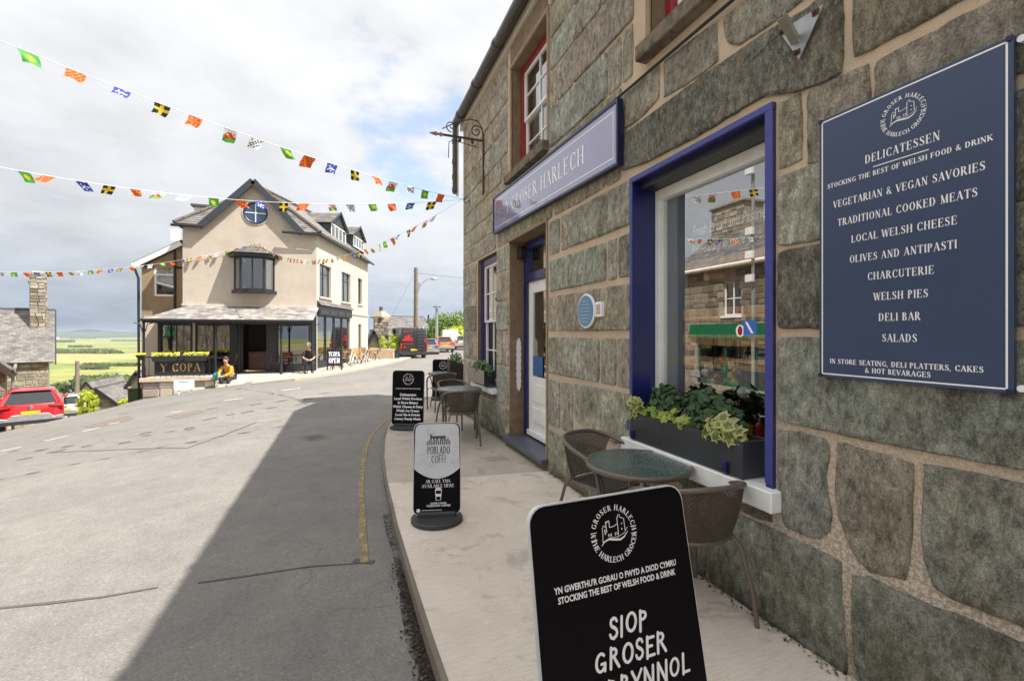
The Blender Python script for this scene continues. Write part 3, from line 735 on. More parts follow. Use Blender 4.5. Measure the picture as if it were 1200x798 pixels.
def sk(xl, xr, kt, kb, col='g', **kw):       # stone between two image columns and two course lines
    a, b = yw(xl), yw(xr); stone([(a, zk(kt)), (b, zk(kt)), (b, zk(kb)), (a, zk(kb))], col, **kw)
def spx(pts, col='g', **kw):
    q = [onx(*p) for p in pts]; stone([(p.y, p.z) for p in q], col, **kw)
def row(kt, kb, spans):
    for (a, b, c) in spans: sk(a, b, kt, kb, c)
# right of the shop window
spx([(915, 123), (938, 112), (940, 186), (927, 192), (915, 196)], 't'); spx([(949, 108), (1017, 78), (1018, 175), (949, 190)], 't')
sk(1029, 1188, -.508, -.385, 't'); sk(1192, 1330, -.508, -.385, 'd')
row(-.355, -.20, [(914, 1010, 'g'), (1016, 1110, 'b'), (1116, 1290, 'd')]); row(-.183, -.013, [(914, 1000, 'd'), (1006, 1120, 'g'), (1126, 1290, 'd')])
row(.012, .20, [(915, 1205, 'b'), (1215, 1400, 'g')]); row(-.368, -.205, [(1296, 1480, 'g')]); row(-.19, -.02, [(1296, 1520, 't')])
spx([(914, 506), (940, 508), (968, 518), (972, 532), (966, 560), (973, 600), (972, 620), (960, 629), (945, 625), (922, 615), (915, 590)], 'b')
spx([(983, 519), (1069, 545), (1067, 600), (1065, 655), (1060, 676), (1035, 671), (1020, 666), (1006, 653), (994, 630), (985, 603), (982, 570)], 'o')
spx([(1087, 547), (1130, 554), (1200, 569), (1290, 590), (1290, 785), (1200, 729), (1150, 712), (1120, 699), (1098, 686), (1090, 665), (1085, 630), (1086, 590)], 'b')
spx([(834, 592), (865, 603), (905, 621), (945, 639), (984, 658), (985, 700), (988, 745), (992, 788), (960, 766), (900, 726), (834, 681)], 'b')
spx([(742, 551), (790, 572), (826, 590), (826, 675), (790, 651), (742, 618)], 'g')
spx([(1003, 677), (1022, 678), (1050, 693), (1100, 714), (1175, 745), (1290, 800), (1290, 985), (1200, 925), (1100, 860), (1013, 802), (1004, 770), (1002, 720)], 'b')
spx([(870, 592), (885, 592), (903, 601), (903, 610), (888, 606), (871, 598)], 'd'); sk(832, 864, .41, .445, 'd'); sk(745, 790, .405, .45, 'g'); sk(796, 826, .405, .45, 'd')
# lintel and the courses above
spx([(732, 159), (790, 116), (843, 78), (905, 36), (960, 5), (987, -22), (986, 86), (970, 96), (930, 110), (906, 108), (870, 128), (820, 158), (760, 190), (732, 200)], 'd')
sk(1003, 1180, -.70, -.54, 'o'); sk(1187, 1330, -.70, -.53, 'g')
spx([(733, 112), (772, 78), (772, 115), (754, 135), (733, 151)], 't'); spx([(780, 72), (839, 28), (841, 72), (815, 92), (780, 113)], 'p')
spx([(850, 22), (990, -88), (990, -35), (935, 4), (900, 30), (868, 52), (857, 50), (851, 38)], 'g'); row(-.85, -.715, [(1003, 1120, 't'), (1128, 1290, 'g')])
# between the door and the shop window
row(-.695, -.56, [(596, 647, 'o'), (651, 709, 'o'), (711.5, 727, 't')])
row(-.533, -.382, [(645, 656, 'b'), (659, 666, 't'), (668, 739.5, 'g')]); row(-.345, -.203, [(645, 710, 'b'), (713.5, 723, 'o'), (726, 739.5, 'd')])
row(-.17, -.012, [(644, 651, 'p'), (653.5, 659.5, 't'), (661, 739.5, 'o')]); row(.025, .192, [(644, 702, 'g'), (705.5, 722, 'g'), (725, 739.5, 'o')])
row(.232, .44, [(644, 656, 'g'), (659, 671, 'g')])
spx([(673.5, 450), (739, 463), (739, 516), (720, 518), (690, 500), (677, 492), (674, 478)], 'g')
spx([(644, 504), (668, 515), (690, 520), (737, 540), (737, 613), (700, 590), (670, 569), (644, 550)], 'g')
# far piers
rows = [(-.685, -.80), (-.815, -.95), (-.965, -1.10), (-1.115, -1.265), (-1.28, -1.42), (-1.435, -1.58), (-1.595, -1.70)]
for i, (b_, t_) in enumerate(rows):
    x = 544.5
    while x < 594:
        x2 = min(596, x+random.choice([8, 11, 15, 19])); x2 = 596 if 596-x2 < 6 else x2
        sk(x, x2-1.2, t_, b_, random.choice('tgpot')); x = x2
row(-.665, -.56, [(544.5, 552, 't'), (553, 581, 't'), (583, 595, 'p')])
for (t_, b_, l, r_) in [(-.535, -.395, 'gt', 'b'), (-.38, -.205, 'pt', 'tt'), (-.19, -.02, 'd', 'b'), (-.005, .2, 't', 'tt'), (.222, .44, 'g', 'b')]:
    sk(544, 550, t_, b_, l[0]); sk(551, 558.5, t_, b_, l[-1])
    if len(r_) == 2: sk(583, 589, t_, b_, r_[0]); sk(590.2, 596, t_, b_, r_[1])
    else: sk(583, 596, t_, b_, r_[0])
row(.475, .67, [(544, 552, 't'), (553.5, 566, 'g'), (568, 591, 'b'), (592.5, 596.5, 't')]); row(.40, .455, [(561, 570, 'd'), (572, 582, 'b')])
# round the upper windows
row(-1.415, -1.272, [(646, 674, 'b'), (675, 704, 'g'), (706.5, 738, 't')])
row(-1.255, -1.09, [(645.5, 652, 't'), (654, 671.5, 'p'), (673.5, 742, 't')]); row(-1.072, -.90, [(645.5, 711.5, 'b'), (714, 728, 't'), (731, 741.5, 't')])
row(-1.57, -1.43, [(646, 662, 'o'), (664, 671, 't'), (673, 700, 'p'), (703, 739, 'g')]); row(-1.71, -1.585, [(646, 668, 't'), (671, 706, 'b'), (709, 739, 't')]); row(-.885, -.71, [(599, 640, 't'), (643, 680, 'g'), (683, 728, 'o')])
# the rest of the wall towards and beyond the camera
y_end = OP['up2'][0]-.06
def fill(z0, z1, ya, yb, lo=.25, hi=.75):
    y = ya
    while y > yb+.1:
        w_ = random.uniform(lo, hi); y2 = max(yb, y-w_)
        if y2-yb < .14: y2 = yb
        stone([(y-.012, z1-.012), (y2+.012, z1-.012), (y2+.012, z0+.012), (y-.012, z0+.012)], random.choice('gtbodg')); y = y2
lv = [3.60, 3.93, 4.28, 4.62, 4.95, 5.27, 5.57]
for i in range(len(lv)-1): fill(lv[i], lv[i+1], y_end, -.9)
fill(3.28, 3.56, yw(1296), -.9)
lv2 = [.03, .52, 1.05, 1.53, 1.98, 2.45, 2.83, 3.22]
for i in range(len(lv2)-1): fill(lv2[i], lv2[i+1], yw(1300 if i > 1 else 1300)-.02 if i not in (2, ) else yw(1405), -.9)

# ---- windows, door
def sash(o, xf, frame_mat, sash_mat, name='window', fw=.07, cols=2, rows2=2, curtain=True, glass=GLASS2):
    y0, y1, z0, z1 = o; root = MB()
    root.box(xf, xf+.08, y1-fw, y1, z0, z1).box(xf, xf+.08, y0, y0+fw, z0, z1).box(xf+.001, xf+.08, y0+fw, y1-fw, z1-fw, z1).box(xf+.001, xf+.08, y0+fw, y1-fw, z0, z0+fw*.6)
    fo = root.build('window_frame', frame_mat, shop, bevel=.004)
    OFF[fo.name] = OFF[shop.name]
    mid = (z0+z1)/2
    for k, (a, b, xo) in enumerate(((mid-.02, z1-fw, .025), (z0+fw*.6, mid+.02, .05))):
        s = MB(); ya, yb = y0+fw+.002, y1-fw-.002; t = .04; x = xf+xo
        s.box(x, x+.04, yb-t, yb, a, b).box(x, x+.04, ya, ya+t, a, b).box(x+.001, x+.04, ya+t, yb-t, b-t, b).box(x+.001, x+.04, ya+t, yb-t, a, a+t)
        for c in range(1, cols): yy = lerp(ya+t, yb-t, c/cols); s.box(x+.004, x+.032, yy-.011, yy+.011, a+t, b-t)
        for r_ in range(1, rows2): zz = lerp(a+t, b-t, r_/rows2); s.box(x+.006, x+.030, ya+t, yb-t, zz-.011, zz+.011)
        s.build('sash', sash_mat, fo, bevel=.003)
        g = MB(); g.poly([(x+.02, ya+t, a+t), (x+.02, yb-t, a+t), (x+.02, yb-t, b-t), (x+.02, ya+t, b-t)]); g.build('pane', glass, fo)
    if curtain:
        c = MB(); n = 30
        for i in range(n+1):
            y = lerp(y0+.08, y1-.08, i/n); x = xf+.16+.02*sin(i*2.2); c.v += [(x, y, z0), (x, y, z1)]
        for i in range(n):
            if abs(i-n/2) > 4: c.face([2*i, 2*i+2, 2*i+3, 2*i+1])
        c.build('curtain', WHITE, fo, smooth=True)
    return fo
sash(OP['up1'], WX+.13, RED, WHITE, fw=.075); sash(OP['up2'], WX+.13, RED, WHITE, fw=.075); sash(OP['far'], WX+.06, BLUE, WHITE, fw=.12, cols=2, rows2=2, curtain=False)
for k in ('up1', 'up2'):
    y0, y1, z0, z1 = OP[k]; mb = MB(); mb.box(WX-.10, WX+.13, y0-.05, y1+.07, z0-.125, z0-.005); mb.build('window_sill', SILLST, shop, bevel=.008)
# dark rooms behind the openings
for (a, b, c, d, x2) in [(y_end-.2, 8.5, 3.2, 5.5, 4.2), (6.4, 8.4, .1, 3.05, 4.2)]:
    mb = MB(); mb.box(WX+.33, x2, a, b, c, d); mb.face; mb.f = [f for i, f in enumerate(mb.f) if i != 4]; mb.m = mb.m[:5]; mb.t = mb.t[:5]; mb.build('room_wall', DARK, shop)
# shop interior
mb = MB(); x0, x1, a, b, c, d = WX+.34, 6.4, .6, 6.35, .1, 3.0
mb.box(x0, x1, a, b, c, d); mb.f = [f for i, f in enumerate(mb.f) if i != 4]; mb.m = mb.m[:5]; mb.t = mb.t[:5]
mb.build('room_wall', M('shop_interior_wall', (.16, .13, .10), .9), shop)
# near window: blue lining, white frame, pane, sill
y0, y1, z0, z1 = OP['near']; wd = .225
mb = MB(); pr = .022; tb = .035
mb.box(WX-pr, WX+wd, y1-tb*.6, y1+.012, z0+.0, z1-tb); mb.box(WX-pr, WX+wd, y0-.012, y0+tb, z0+.0, z1-tb)
mb.box(WX-pr-.002, WX+wd, y0-.014, y1+.014, z1-tb, z1+.012)
ln = mb.build('window_lining', BLUE, shop, bevel=.003); OFF[ln.name] = OFF[shop.name]
mb = MB(); mb.box(WX-pr-.006, WX-pr-.001, y0-.012, y0+tb, z0+.03, z1+.010).box(WX-pr-.006, WX-pr-.001, y1-tb*.6, y1+.012, z0+.03, z1+.010).box(WX-pr-.008, WX-pr-.0035, y0-.012, y1+.012, z1-tb+.006, z1+.011)
mb.build('lining_edge', LBLUE, ln, bevel=.002)
mb = MB(); mb.box(WX+.05, WX+wd-.05, y0+tb+.01, y1-.03, z1-tb-.05, z1-tb-.001); mb.build('blind_box', BLKT, ln)
xf = WX+wd
fw = MB(); f_ = .058; yb, ya = y1-tb*.6, y0+tb; zt = z1-.10
fw.box(xf-.03, xf+.04, yb-f_, yb-.001, z0, zt+.02).box(xf-.03, xf+.04, ya+.001, ya+.02, z0, zt).box(xf-.031, xf+.04, ya, yb-f_, zt-.065, zt+.02).box(xf-.029, xf+.04, ya, yb-f_, z0, z0+.07)
fo = fw.build('window_frame', WHITE, shop, bevel=.004); OFF[fo.name] = OFF[shop.name]
mb = MB(); mb.box(xf-.01, xf+.03, ya, yb, zt+.021, z1-.04); mb.build('head_board', M('grey_head_board', (.12, .115, .12), .5), fo)
mb = MB(); mb.poly([(xf+.012, ya, z0), (xf+.012, yb, z0), (xf+.012, yb, zt), (xf+.012, ya, zt)]); mb.build('pane', GLASS, fo)
mb = MB(); mb.box(WX-.085, WX+wd+.02, y0-.055, y1+.05, z0-.105, z0+.008); mb.build('window_sill', WHITE, shop, bevel=.006)
# hand lettered board and pine rail hanging inside
gj = MB(); gj.box(xf+.05, xf+.16, yb-.17, yb-.03, z0, zt); gj.box(xf+.17, xf+.19, yb-.16, yb-.05, z0+.2, z0+1.2); gj.build('window_shutter', GREYD, shop, bevel=.006)
# shop door
y0, y1, z0, z1 = OP['door']; xd = WX+.215; B = MB(); zl = 2.29; zt_ = 2.41; js = .125
B.box(xd, xd+.09, y1-js, y1-.004, .14, z1-.02).box(xd, xd+.09, y0+.004, y0+.10, .14, z1-.02).box(xd+.001, xd+.09, y0+.10, y1-js, z1-.11, z1-.02).box(xd-.012, xd+.09, y0+.10, y1-js, zl, zt_)
df = B.build('door_frame', BLUE, shop, bevel=.005); OFF[df.name] = OFF[shop.name]
mb = MB(); mb.poly([(xd+.05, y0+.1, zt_), (xd+.05, y1-js, zt_), (xd+.05, y1-js, z1-.11), (xd+.05, y0+.1, z1-.11)]); mb.build('pane', GLASS2, df)
mb = MB(); a, b = y0+.102, y1-js-.002; x = xd+.03
mb.box(x, x+.045, b-.13, b, .16, zl-.003).box(x, x+.045, a, a+.13, .16, zl-.003).box(x+.001, x+.045, a+.13, b-.13, zl-.16, zl-.003).box(x+.001, x+.045, a+.13, b-.13, .16, .98)
dr = mb.build('door', WHITE, shop, bevel=.004); OFF[dr.name] = OFF[shop.name]
mb = MB(); mb.box(x-.012, x+.002, a+.17, b-.17, .36, .56).box(x-.012, x+.002, a+.17, b-.17, .64, .88).box(x-.035, x+.002, a, b, .16, .23); mb.build('door_panel', WHITE, dr, bevel=.005)
mb = MB(); mb.poly([(x+.02, a+.13, .98), (x+.02, b-.13, .98), (x+.02, b-.13, zl-.16), (x+.02, a+.13, zl-.16)]); mb.build('pane', glass_mat('door_glass', .1, 1.6, (.25, .26, .26)), dr)
mb = MB(); mb.box(x+.008, x+.012, b-.46, b-.14, 1.0, 1.26); mb.build('door_sticker', M('blue_door_sticker', (.03, .12, .32), .4), dr)
mb = MB(); mb.box(WX-.10, xd+.02, y0-.06, y1+.05, .075, .135); mb.build('doorstep', SLATEST, shop, bevel=.006)
mb = MB(); mb.box(WX-.045, xd+.02, y0-.03, y1+.03, -.05, .075); mb.build('step_base', concrete_mat('mossy_step_concrete', (.17, .145, .09), (.10, .095, .06), False), shop, bevel=.006)
# far window sill
y0, y1, z0, z1 = OP['far']; mb = MB(); mb.box(WX-.10, WX+.08, y0-.06, y1+.12, z0-.07, z0+.01); mb.build('window_sill', WHITE, shop, bevel=.005)
# eaves: fascia, gutter with joints, pipe, roof, chimney
mb = MB(); mb.box(WX-.055, WX+.05, Y0, Y1+.06, ZT-.03, ZT+.20); mb.build('fascia', CREAM, shop, bevel=.006)
gx, gz = WX-.15, ZT+.10
mb = MB(); mb.tube([(gx, Y0, gz), (gx, Y1+.0, gz)], .075, 14); g = mb.build('gutter', GUTT, shop, smooth=True); OFF[g.name] = OFF[shop.name]
for k in range(11):
    yy = Y1-.35-k*1.12; mb = MB(); mb.tube([(gx, yy-.035, gz), (gx, yy+.035, gz)], .088, 14); mb.build('gutter_joint', GUTT, g, smooth=True)
yy = Y1+.03; zb = onx(540, 219, gx).z
mb = MB(); mb.tube([(gx, Y1-.03, gz), (gx, Y1+.03, gz-.02), (gx, yy+.02, gz-.12), (gx, yy+.02, zb)], .058, 12); dp = mb.build('downpipe', GUTT, shop, smooth=True); OFF[dp.name] = OFF[shop.name]
for k in (.35, .75, 1.05, 1.3): mb = MB(); mb.tube([(gx, yy+.02, gz-k-.04), (gx, yy+.02, gz-k+.04)], .068, 12); mb.build('pipe_joint', GUTT, dp, smooth=True)
mb = MB(); mb.box(WX-.13, WX-.10, Y1-.02, Y1+.06, zb-.05, ZT+.16)
mb.build('barge_board', CREAM, shop)
mb = MB(); mb.prism([(WX-.14, Y0-.1, ZT+.18), (XR, Y0-.1, ZR), (XB+.2, Y0-.1, ZT+.18), (XB+.2, Y0-.1, ZT+.12), (XR, Y0-.1, ZR-.1), (WX-.14, Y0-.1, ZT+.12)], (0, Y1-Y0+.2, 0)); mb.build('roof', M('shop_roof_slate', (.12, .115, .12), .6, bs=20), shop)
mb = MB(); mb.box(5.0, 6.7, Y1-.75, Y1-.02, ZR-1.8, 11.2).box(4.9, 6.8, Y1-.85, Y1+.05, 11.2, 11.4); mb.build('chimney', RUBB if False else MORT, shop)
# ================================================================== SIGNS AND FITTINGS ON THE SHOP
WR, WU = V((0, -1, 0)), V((0, 0, 1))
def rrect(w_, h_, r, n=5):
    o = []
    for cx, cy, a in ((w_-r, h_-r, 0), (r, h_-r, 90), (r, r, 180), (w_-r, r, 270)):
        for i in range(n+1): t = rad(a+90*i/n); o.append((cx+r*cos(t), cy+r*sin(t)))
    return o
# delicatessen sign
p = onx(960, 441, WX-.045); q = onx(1187.5, 42, WX-.045); zt = onx(961, 142, WX-.045).z; W_, H_ = p.y-q.y, zt-p.z
deli = thing('wall_sign', 'tall navy delicatessen sign with white serif lettering and thin white border on the stone wall', 'sign', (WX, p.y-W_/2, p.z))
fr = Fr((WX-.045, p.y, p.z), WR, WU)
mb = MB(); mb.prism([fr.p(a, b, -.022) for a, b in ((0, 0), (W_, 0), (W_, H_), (0, H_))], fr.N*.022); mb.build('panel', NAVY, deli, bevel=.002)
mb = MB(); e = .013; k = .006
for a, b, c, d in ((e, e, W_-e, e+k), (e, H_-e-k, W_-e, H_-e), (e, e+k, e+k, H_-e-k), (W_-e-k, e+k, W_-e, H_-e-k)): mb.poly([fr.p(a, b, .001), fr.p(c, b, .001), fr.p(c, d, .001), fr.p(a, d, .001)])
mb.build('border', PRINTW, deli)
mb = MB()
for a in (.008, W_-.008):
    for b in (.008, H_-.008): mb.box(WX-.051, WX-.046, p.y-a-.009, p.y-a+.009, p.z+b-.009, p.z+b+.009)
mb.build('corner_cap', NAVYF, deli, bevel=.001)
mb = MB()
for b in (.02, H_-.02):
    c = fr.p(W_+.016, b, -.02); mb.tube([c-fr.N*.02, c+fr.N*.012], .012, 10)
mb.build('fixing_screw', PRINTW, deli)
mb = MB(); LC = onx(1058, 135, WX-.045); R_ = logo(fr, p.y-LC.y, LC.z-p.z, .082)
def dl(txt, px, py, size, g=SER, tr=.1, sq=.92):
    b = onx(px, py, WX-.045); a = p.y-b.y; return ribtext(txt, g, W_/2-.004, b.z-p.z-size/2, size, track=tr, wmax=textw(txt, g, tr)*size*sq)
def zlab(x, y, base=None): return onx(x, y, WX-.045).z-p.z
def dspan(txt, xa, xb, y, size, g, tr):
    A, B = onx(xa, y, WX-.045), onx(xb, y, WX-.045); zc_ = onx((xa+xb)/2, y, WX-.045).z-p.z
    return ribtext(txt, g, (2*p.y-A.y-B.y)/2, zc_-size/2, size, track=tr, wmax=A.y-B.y)
for txt, xa, xb, y, s_ in [('DELICATESSEN', 1014, 1102, 173, .036), ('STOCKING THE BEST OF WELSH FOOD & DRINK', 970, 1164, 190, .0215), ('VEGETARIAN & VEGAN SAVORIES', 977, 1155, 217, .033), ('TRADITIONAL COOKED MEATS', 982, 1146, 243, .033), ('LOCAL WELSH CHEESE', 998, 1122, 269, .033), ('OLIVES AND ANTIPASTI', 996, 1122, 295, .033), ('CHARCUTERIE', 1017, 1095, 320, .033), ('WELSH PIES', 1024, 1088, 345.5, .033), ('DELI BAR', 1030, 1079, 371, .033), ('SALADS', 1034, 1075, 396, .033), ('IN STORE SEATING, DELI PLATTERS, CAKES', 973, 1153, 428, .022), ('& HOT BEVARAGES', 1014, 1091, 436.5, .022)]:
    R_ += dspan(txt, xa, xb, y, s_, SERB if s_ < .03 else SER, .12 if s_ > .03 else .08)
R_.append(([(W_/2-.10, zlab(1058, 185)-.0), (W_/2+.10, zlab(1058, 185)-.0)], [.004, .004]))
ribs(mb, R_, fr, .0012); mb.build('lettering', PRINTW, deli)
# shop name sign
xs = WX-.085
c0, c1, c2, c3 = onx(578, 275, xs), onx(724.5, 193, xs), onx(724.5, 112.5, xs), onx(578, 234, xs)
zb, zt = (c0.z+c1.z)/2, (c2.z+c3.z)/2; W_, H_ = c0.y-c1.y, zt-zb
tilt = (c3.z-c2.z)/W_
nm = thing('fascia_sign', 'long navy shop name sign, reflected sky painted pale lilac, dark blue frame, above the door', 'sign', (WX, c0.y-W_/2, zb))
fr = Fr((xs, c0.y, c0.z), c1-c0, WU); H_ = (c3.z-c0.z+c2.z-c1.z)/2
mb = MB(); mb.prism([fr.p(a, b, -.05) for a, b in ((.02, .02), (W_-.02, .02), (W_-.02, H_-.02), (.02, H_-.02))], fr.N*.045); mb.build('panel', NAVYREFL, nm)
mb = MB()
for a, b, c, d in ((0, 0, W_, .022), (0, H_-.022, W_, H_), (0, .022, .022, H_-.022), (W_-.022, .022, W_, H_-.022)): mb.prism([fr.p(a, b, -.05), fr.p(c, b, -.05), fr.p(c, d, -.05), fr.p(a, d, -.05)], fr.N*.058)
mb.build('frame', NAVYF, nm, bevel=.003)
mb = MB(); e = .075; k = .009
for a, b, c, d in ((e, e, W_-e, e+k), (e, H_-e-k, W_-e, H_-e), (e, e+k, e+k, H_-e-k), (W_-e-k, e+k, W_-e, H_-e-k)): mb.poly([fr.p(a, b, -.0035), fr.p(c, b, -.0035), fr.p(c, d, -.0035), fr.p(a, d, -.0035)])
mb.build('border', PRINTG, nm)
mb = MB(); ribs(mb, ribtext('Y GROSER HARLECH', SER, W_*.50, H_*.5-.075, .17, track=.12, wmax=W_*.66)+ribtext('EST', SER, W_*.43, H_*.27, .035), fr, -.0032); mb.build('lettering', PRINTG, nm)
mb = MB()
for a in (.25, W_*.5, W_-.35): c = fr.p(a, H_+.02, -.06); mb.ball(c, .022, 8, 6); mb.tube([c, c+V((.09, 0, 0))], .008, 6)
mb.build('sign_lamp', PRINTW, nm)
# blue plaque and small notice
c = onx(686.6, 364.5, WX-.055); pl = thing('wall_plaque', 'round pale blue plaque with white rim on the stone wall beside the shop door', 'plaque', (WX, c.y, c.z))
mb = MB(); mb.lathe([(.158, -.02), (.162, -.0), (.150, .004), (.145, .004)], (0, 0, 0), 40, 'X'); mb.v = [(c.x-v[0], c.y+v[1], c.z+v[2]) for v in mb.v]; mb.build('rim', PRINTW, pl, smooth=30)
mb = MB(); fr = Fr((c.x, c.y, c.z), WR, WU); mb.prism([fr.p(.146*cos(t*pi/20), .146*sin(t*pi/20), -.012) for t in range(40)], fr.N*.018); mb.build('face', M('plaque_blue', (.13, .26, .42), .45, var=.12, vs=30), pl)
mb = MB(); R_ = []
for i in range(7): wdt = .20*sqrt(max(0, 1-((i-3)*.032/.125)**2)); z_ = (3-i)*.032; R_ += [([(x, z_-.004), (x+.012, z_-.004)], [.009, .009]) for x in [-wdt/2+j*.018 for j in range(int(wdt/.018))]]
ribs(mb, R_, fr, .008); mb.build('inscription', M('plaque_print', (.45, .58, .68), .5), pl)
c = onx(704, 362.5, WX-.028); nt = thing('wall_notice', 'tiny white rectangular notice on the stone wall right of the round blue plaque', 'notice', (WX, c.y, c.z))
mb = MB(); mb.box(WX-.054, WX-.022, c.y-.055, c.y+.055, c.z-.067, c.z+.067); mb.build('plate', PRINTW, nt, bevel=.002)
mb = MB(); mb.box(WX-.0555, WX-.0535, c.y-.035, c.y+.035, c.z-.045, c.z+.045); mb.build('print', M('faint_red_print', (.62, .42, .42), .6, var=.5, vs=90), nt)
c = onx(733.5, 496.5, WX-.03); mb = MB(); mb.box(WX-.04, WX-.01, c.y-.02, c.y+.02, c.z-.035, c.z+.035); mb.box(WX-.05, WX-.04, c.y-.012, c.y+.012, c.z-.02, c.z+.01); tag(mb.build('wall_tap_box', GALV, None, bevel=.004), 'tiny pale grey fitting on the stone below and left of the big shop window', 'fitting')
# triangular steel bracket with a stub of angle iron
b3 = [onx(*q, WX-.055) for q in ((965, 5), (913, 38), (936, 70))]
br = thing('steel_bracket', 'triangular galvanised steel bracket with a projecting angle stub high on the wall', 'bracket', tuple(b3[2]))
mb = MB(); mb.prism(b3, (.008, 0, 0)); mb.build('plate', GALV, br, bevel=.001)
mb = MB()
for q in ((956, 15), (917, 38), (934, 62)): a = onx(*q, WX-.056); mb.tube([a, a-V((.02, 0, 0))], .009, 8); mb.box(a.x-.006, a.x, a.y-.016, a.y+.016, a.z-.012, a.z+.012)
mb.build('bolt', IRON, br, smooth=True)
a = onx(938, 52, WX-.04); mb = MB(); d = (onx(916, 20, WX-.2)-onx(933, 50, WX-.04)); s0 = onx(932, 52, WX-.058)
mb.bar(s0, s0+d, .035, .004); mb.bar(s0+V((0, -.017, .018)), s0+d+V((0, -.017, .018)), .004, .036); mb.build('angle_iron', M('pale_steel', (.32, .31, .27), .6, var=.3), br)
# wrought iron bracket for a hanging sign
c = onx(566.5, 165.5, WX-.03); sb = thing('iron_sign_bracket', 'rusty wrought iron hanging sign bracket with scrolls and an arrow tip, no sign on it', 'bracket', (WX, c.y, c.z))
y = c.y; zc = c.z; L_ = WX-ony(503, 157, y).x
mb = MB(); mb.bar((WX-.03, y, zc), (WX-L_+.1, y, zc+.005), .022, .032); mb.prism([(WX-L_+.12, y-.01, zc-.03), (WX-L_, y-.01, zc+.005), (WX-L_+.12, y-.01, zc+.04)], (0, .02, 0)); mb.prism([(WX-L_+.2, y-.01, zc-.035), (WX-L_+.13, y-.01, zc+.005), (WX-L_+.2, y-.01, zc+.045)], (0, .02, 0)); mb.build('arm', IRON, sb)
def scroll(cx, cz, r, turns, a0, sgn=1): return [(cx+r*(1-.8*i/24)*cos(a0+sgn*turns*2*pi*i/24), y, cz+r*(1-.8*i/24)*sin(a0+sgn*turns*2*pi*i/24)) for i in range(25)]
mb = MB(); mb.tube([(WX-.035, y, zc+.02), (WX-.05, y, zc+.2), (WX-.12, y, zc+.31), (WX-.25, y, zc+.33), (WX-.5, y, zc+.23), (WX-.72, y, zc+.10)], .009, 6); mb.tube(scroll(WX-.15, zc+.14, .11, 1.5, 0, 1), .009, 6); mb.tube(scroll(WX-L_+.36, zc+.16, .095, 1.2, -pi/2, -1), .009, 6)
mb.build('scroll', IRON, sb, smooth=True)
mb = MB(); mb.tube([(WX-.12, y, zc-.12), (WX-L_+.38, y, zc-.06), (WX-L_+.32, y, zc-.10), (WX-L_+.31, y, zc-.36)], .007, 6)
for x in (WX-.22, WX-L_+.5): mb.ball((x, y, zc-.045), .03, 8, 6)
mb.build('lower_rod', IRON, sb, smooth=True)
zb = onx(566, 229, WX-.03).z; mb = MB(); mb.box(WX-.045, WX-.012, y-.02, y+.02, zb, zc+.12); mb.build('wall_bar', IRON, sb, bevel=.003)
hk = onx(546, 236, WX-.1); mb = MB(); mb.tube([(WX+.02, hk.y, hk.z+.02), (WX-.06, hk.y, hk.z), (WX-.10, hk.y, hk.z-.05), (WX-.14, hk.y, hk.z), (WX-.14, hk.y, hk.z+.05)], .01, 6); tag(mb.build('wall_hook', IRON, None, smooth=True), 'small iron hook at the far corner of the shop where the bunting lines meet', 'hook')
# black lamp box and white finial on the door reveal
y0, y1, z0, z1 = OP['door']; c = ony(609.5, 298, y1)
bl = thing('door_lamp', 'small black box lamp high on the left side of the shop doorway', 'lamp', (c.x, y1, c.z)); mb = MB(); mb.box(c.x-.05, c.x+.06, y1-.13, y1-.001, c.z-.075, c.z+.07); mb.build('housing', BLACKP, bl, bevel=.01); mb = MB(); mb.box(c.x-.045, c.x+.055, y1-.12, y1-.02, c.z+.0715, c.z+.09); mb.build('cap', BLACKP, bl, bevel=.005)
a, b = ony(607.5, 396, y1), ony(607.5, 458, y1); hh = a.z-b.z; pts = []
for i in range(41):
    t = i/40; w_ = .026+.009*abs(sin(t*pi*8)); w_ = w_*(min(1, min(t, 1-t)*9+.15)); pts.append((w_, b.z+hh*t))
fn = thing('white_finial_panel', 'narrow white carved panel with scalloped edges hung on the left side of the shop doorway', 'ornament', (a.x, y1, b.z))
mb = MB(); mb.prism([(a.x+w_, y1-.004, z) for w_, z in pts]+[(a.x-w_, y1-.004, z) for w_, z in pts[::-1]], (0, -.018, 0)); mb.build('panel', WHITE, fn)
# cable along the wall under the first floor sill
mb = MB(); za = OP['up1'][2]-.17
mb.tube([(WX-.035, 3.60, onx(731, 108, WX-.04).z), (WX-.04, yw(800), onx(800, 50, WX-.04).z), (WX-.04, yw(865), onx(865, -5, WX-.04).z), (WX-.04, .4, onx(865, -5, WX-.04).z+.03), (WX-.04, -2, onx(865, -5, WX-.04).z+.02)], .011, 6)
tag(mb.build('wall_cable', BLACKP, None, smooth=True), 'black cable running along the stone wall below the first floor window sill', 'cable')

# ================================================================== PLANTERS AND PLANTS
def boxplanter(name, label, x0, x1, y0, y1, z0, z1, mat, endmat=None):
    t = thing(name, label, 'planter', (x0, (y0+y1)/2, z0)); w_ = .012; mb = MB()
    mb.box(x0, x0+w_, y0, y1, z0, z1).box(x1-w_, x1, y0, y1, z0, z1).box(x0+w_, x1-w_, y0+.001, y0+w_, z0, z1-.001).box(x0+w_, x1-w_, y1-w_, y1-.001, z0, z1-.001).box(x0+w_, x1-w_, y0+w_, y1-w_, z0, z0+w_)
    mb.build('box', mat, t, bevel=.002)
    mb = MB(); n = 14
    for i in range(n+1):
        for j in range(4): mb.v.append((lerp(x0+w_, x1-w_, j/3), lerp(y0+w_, y1-w_, i/n), z1-.03+random.uniform(-.01, .012)))
    for i in range(n):
        for j in range(3): a = i*4+j; mb.face([a, a+1, a+5, a+4])
    mb.build('soil', SOIL, t)
    return t
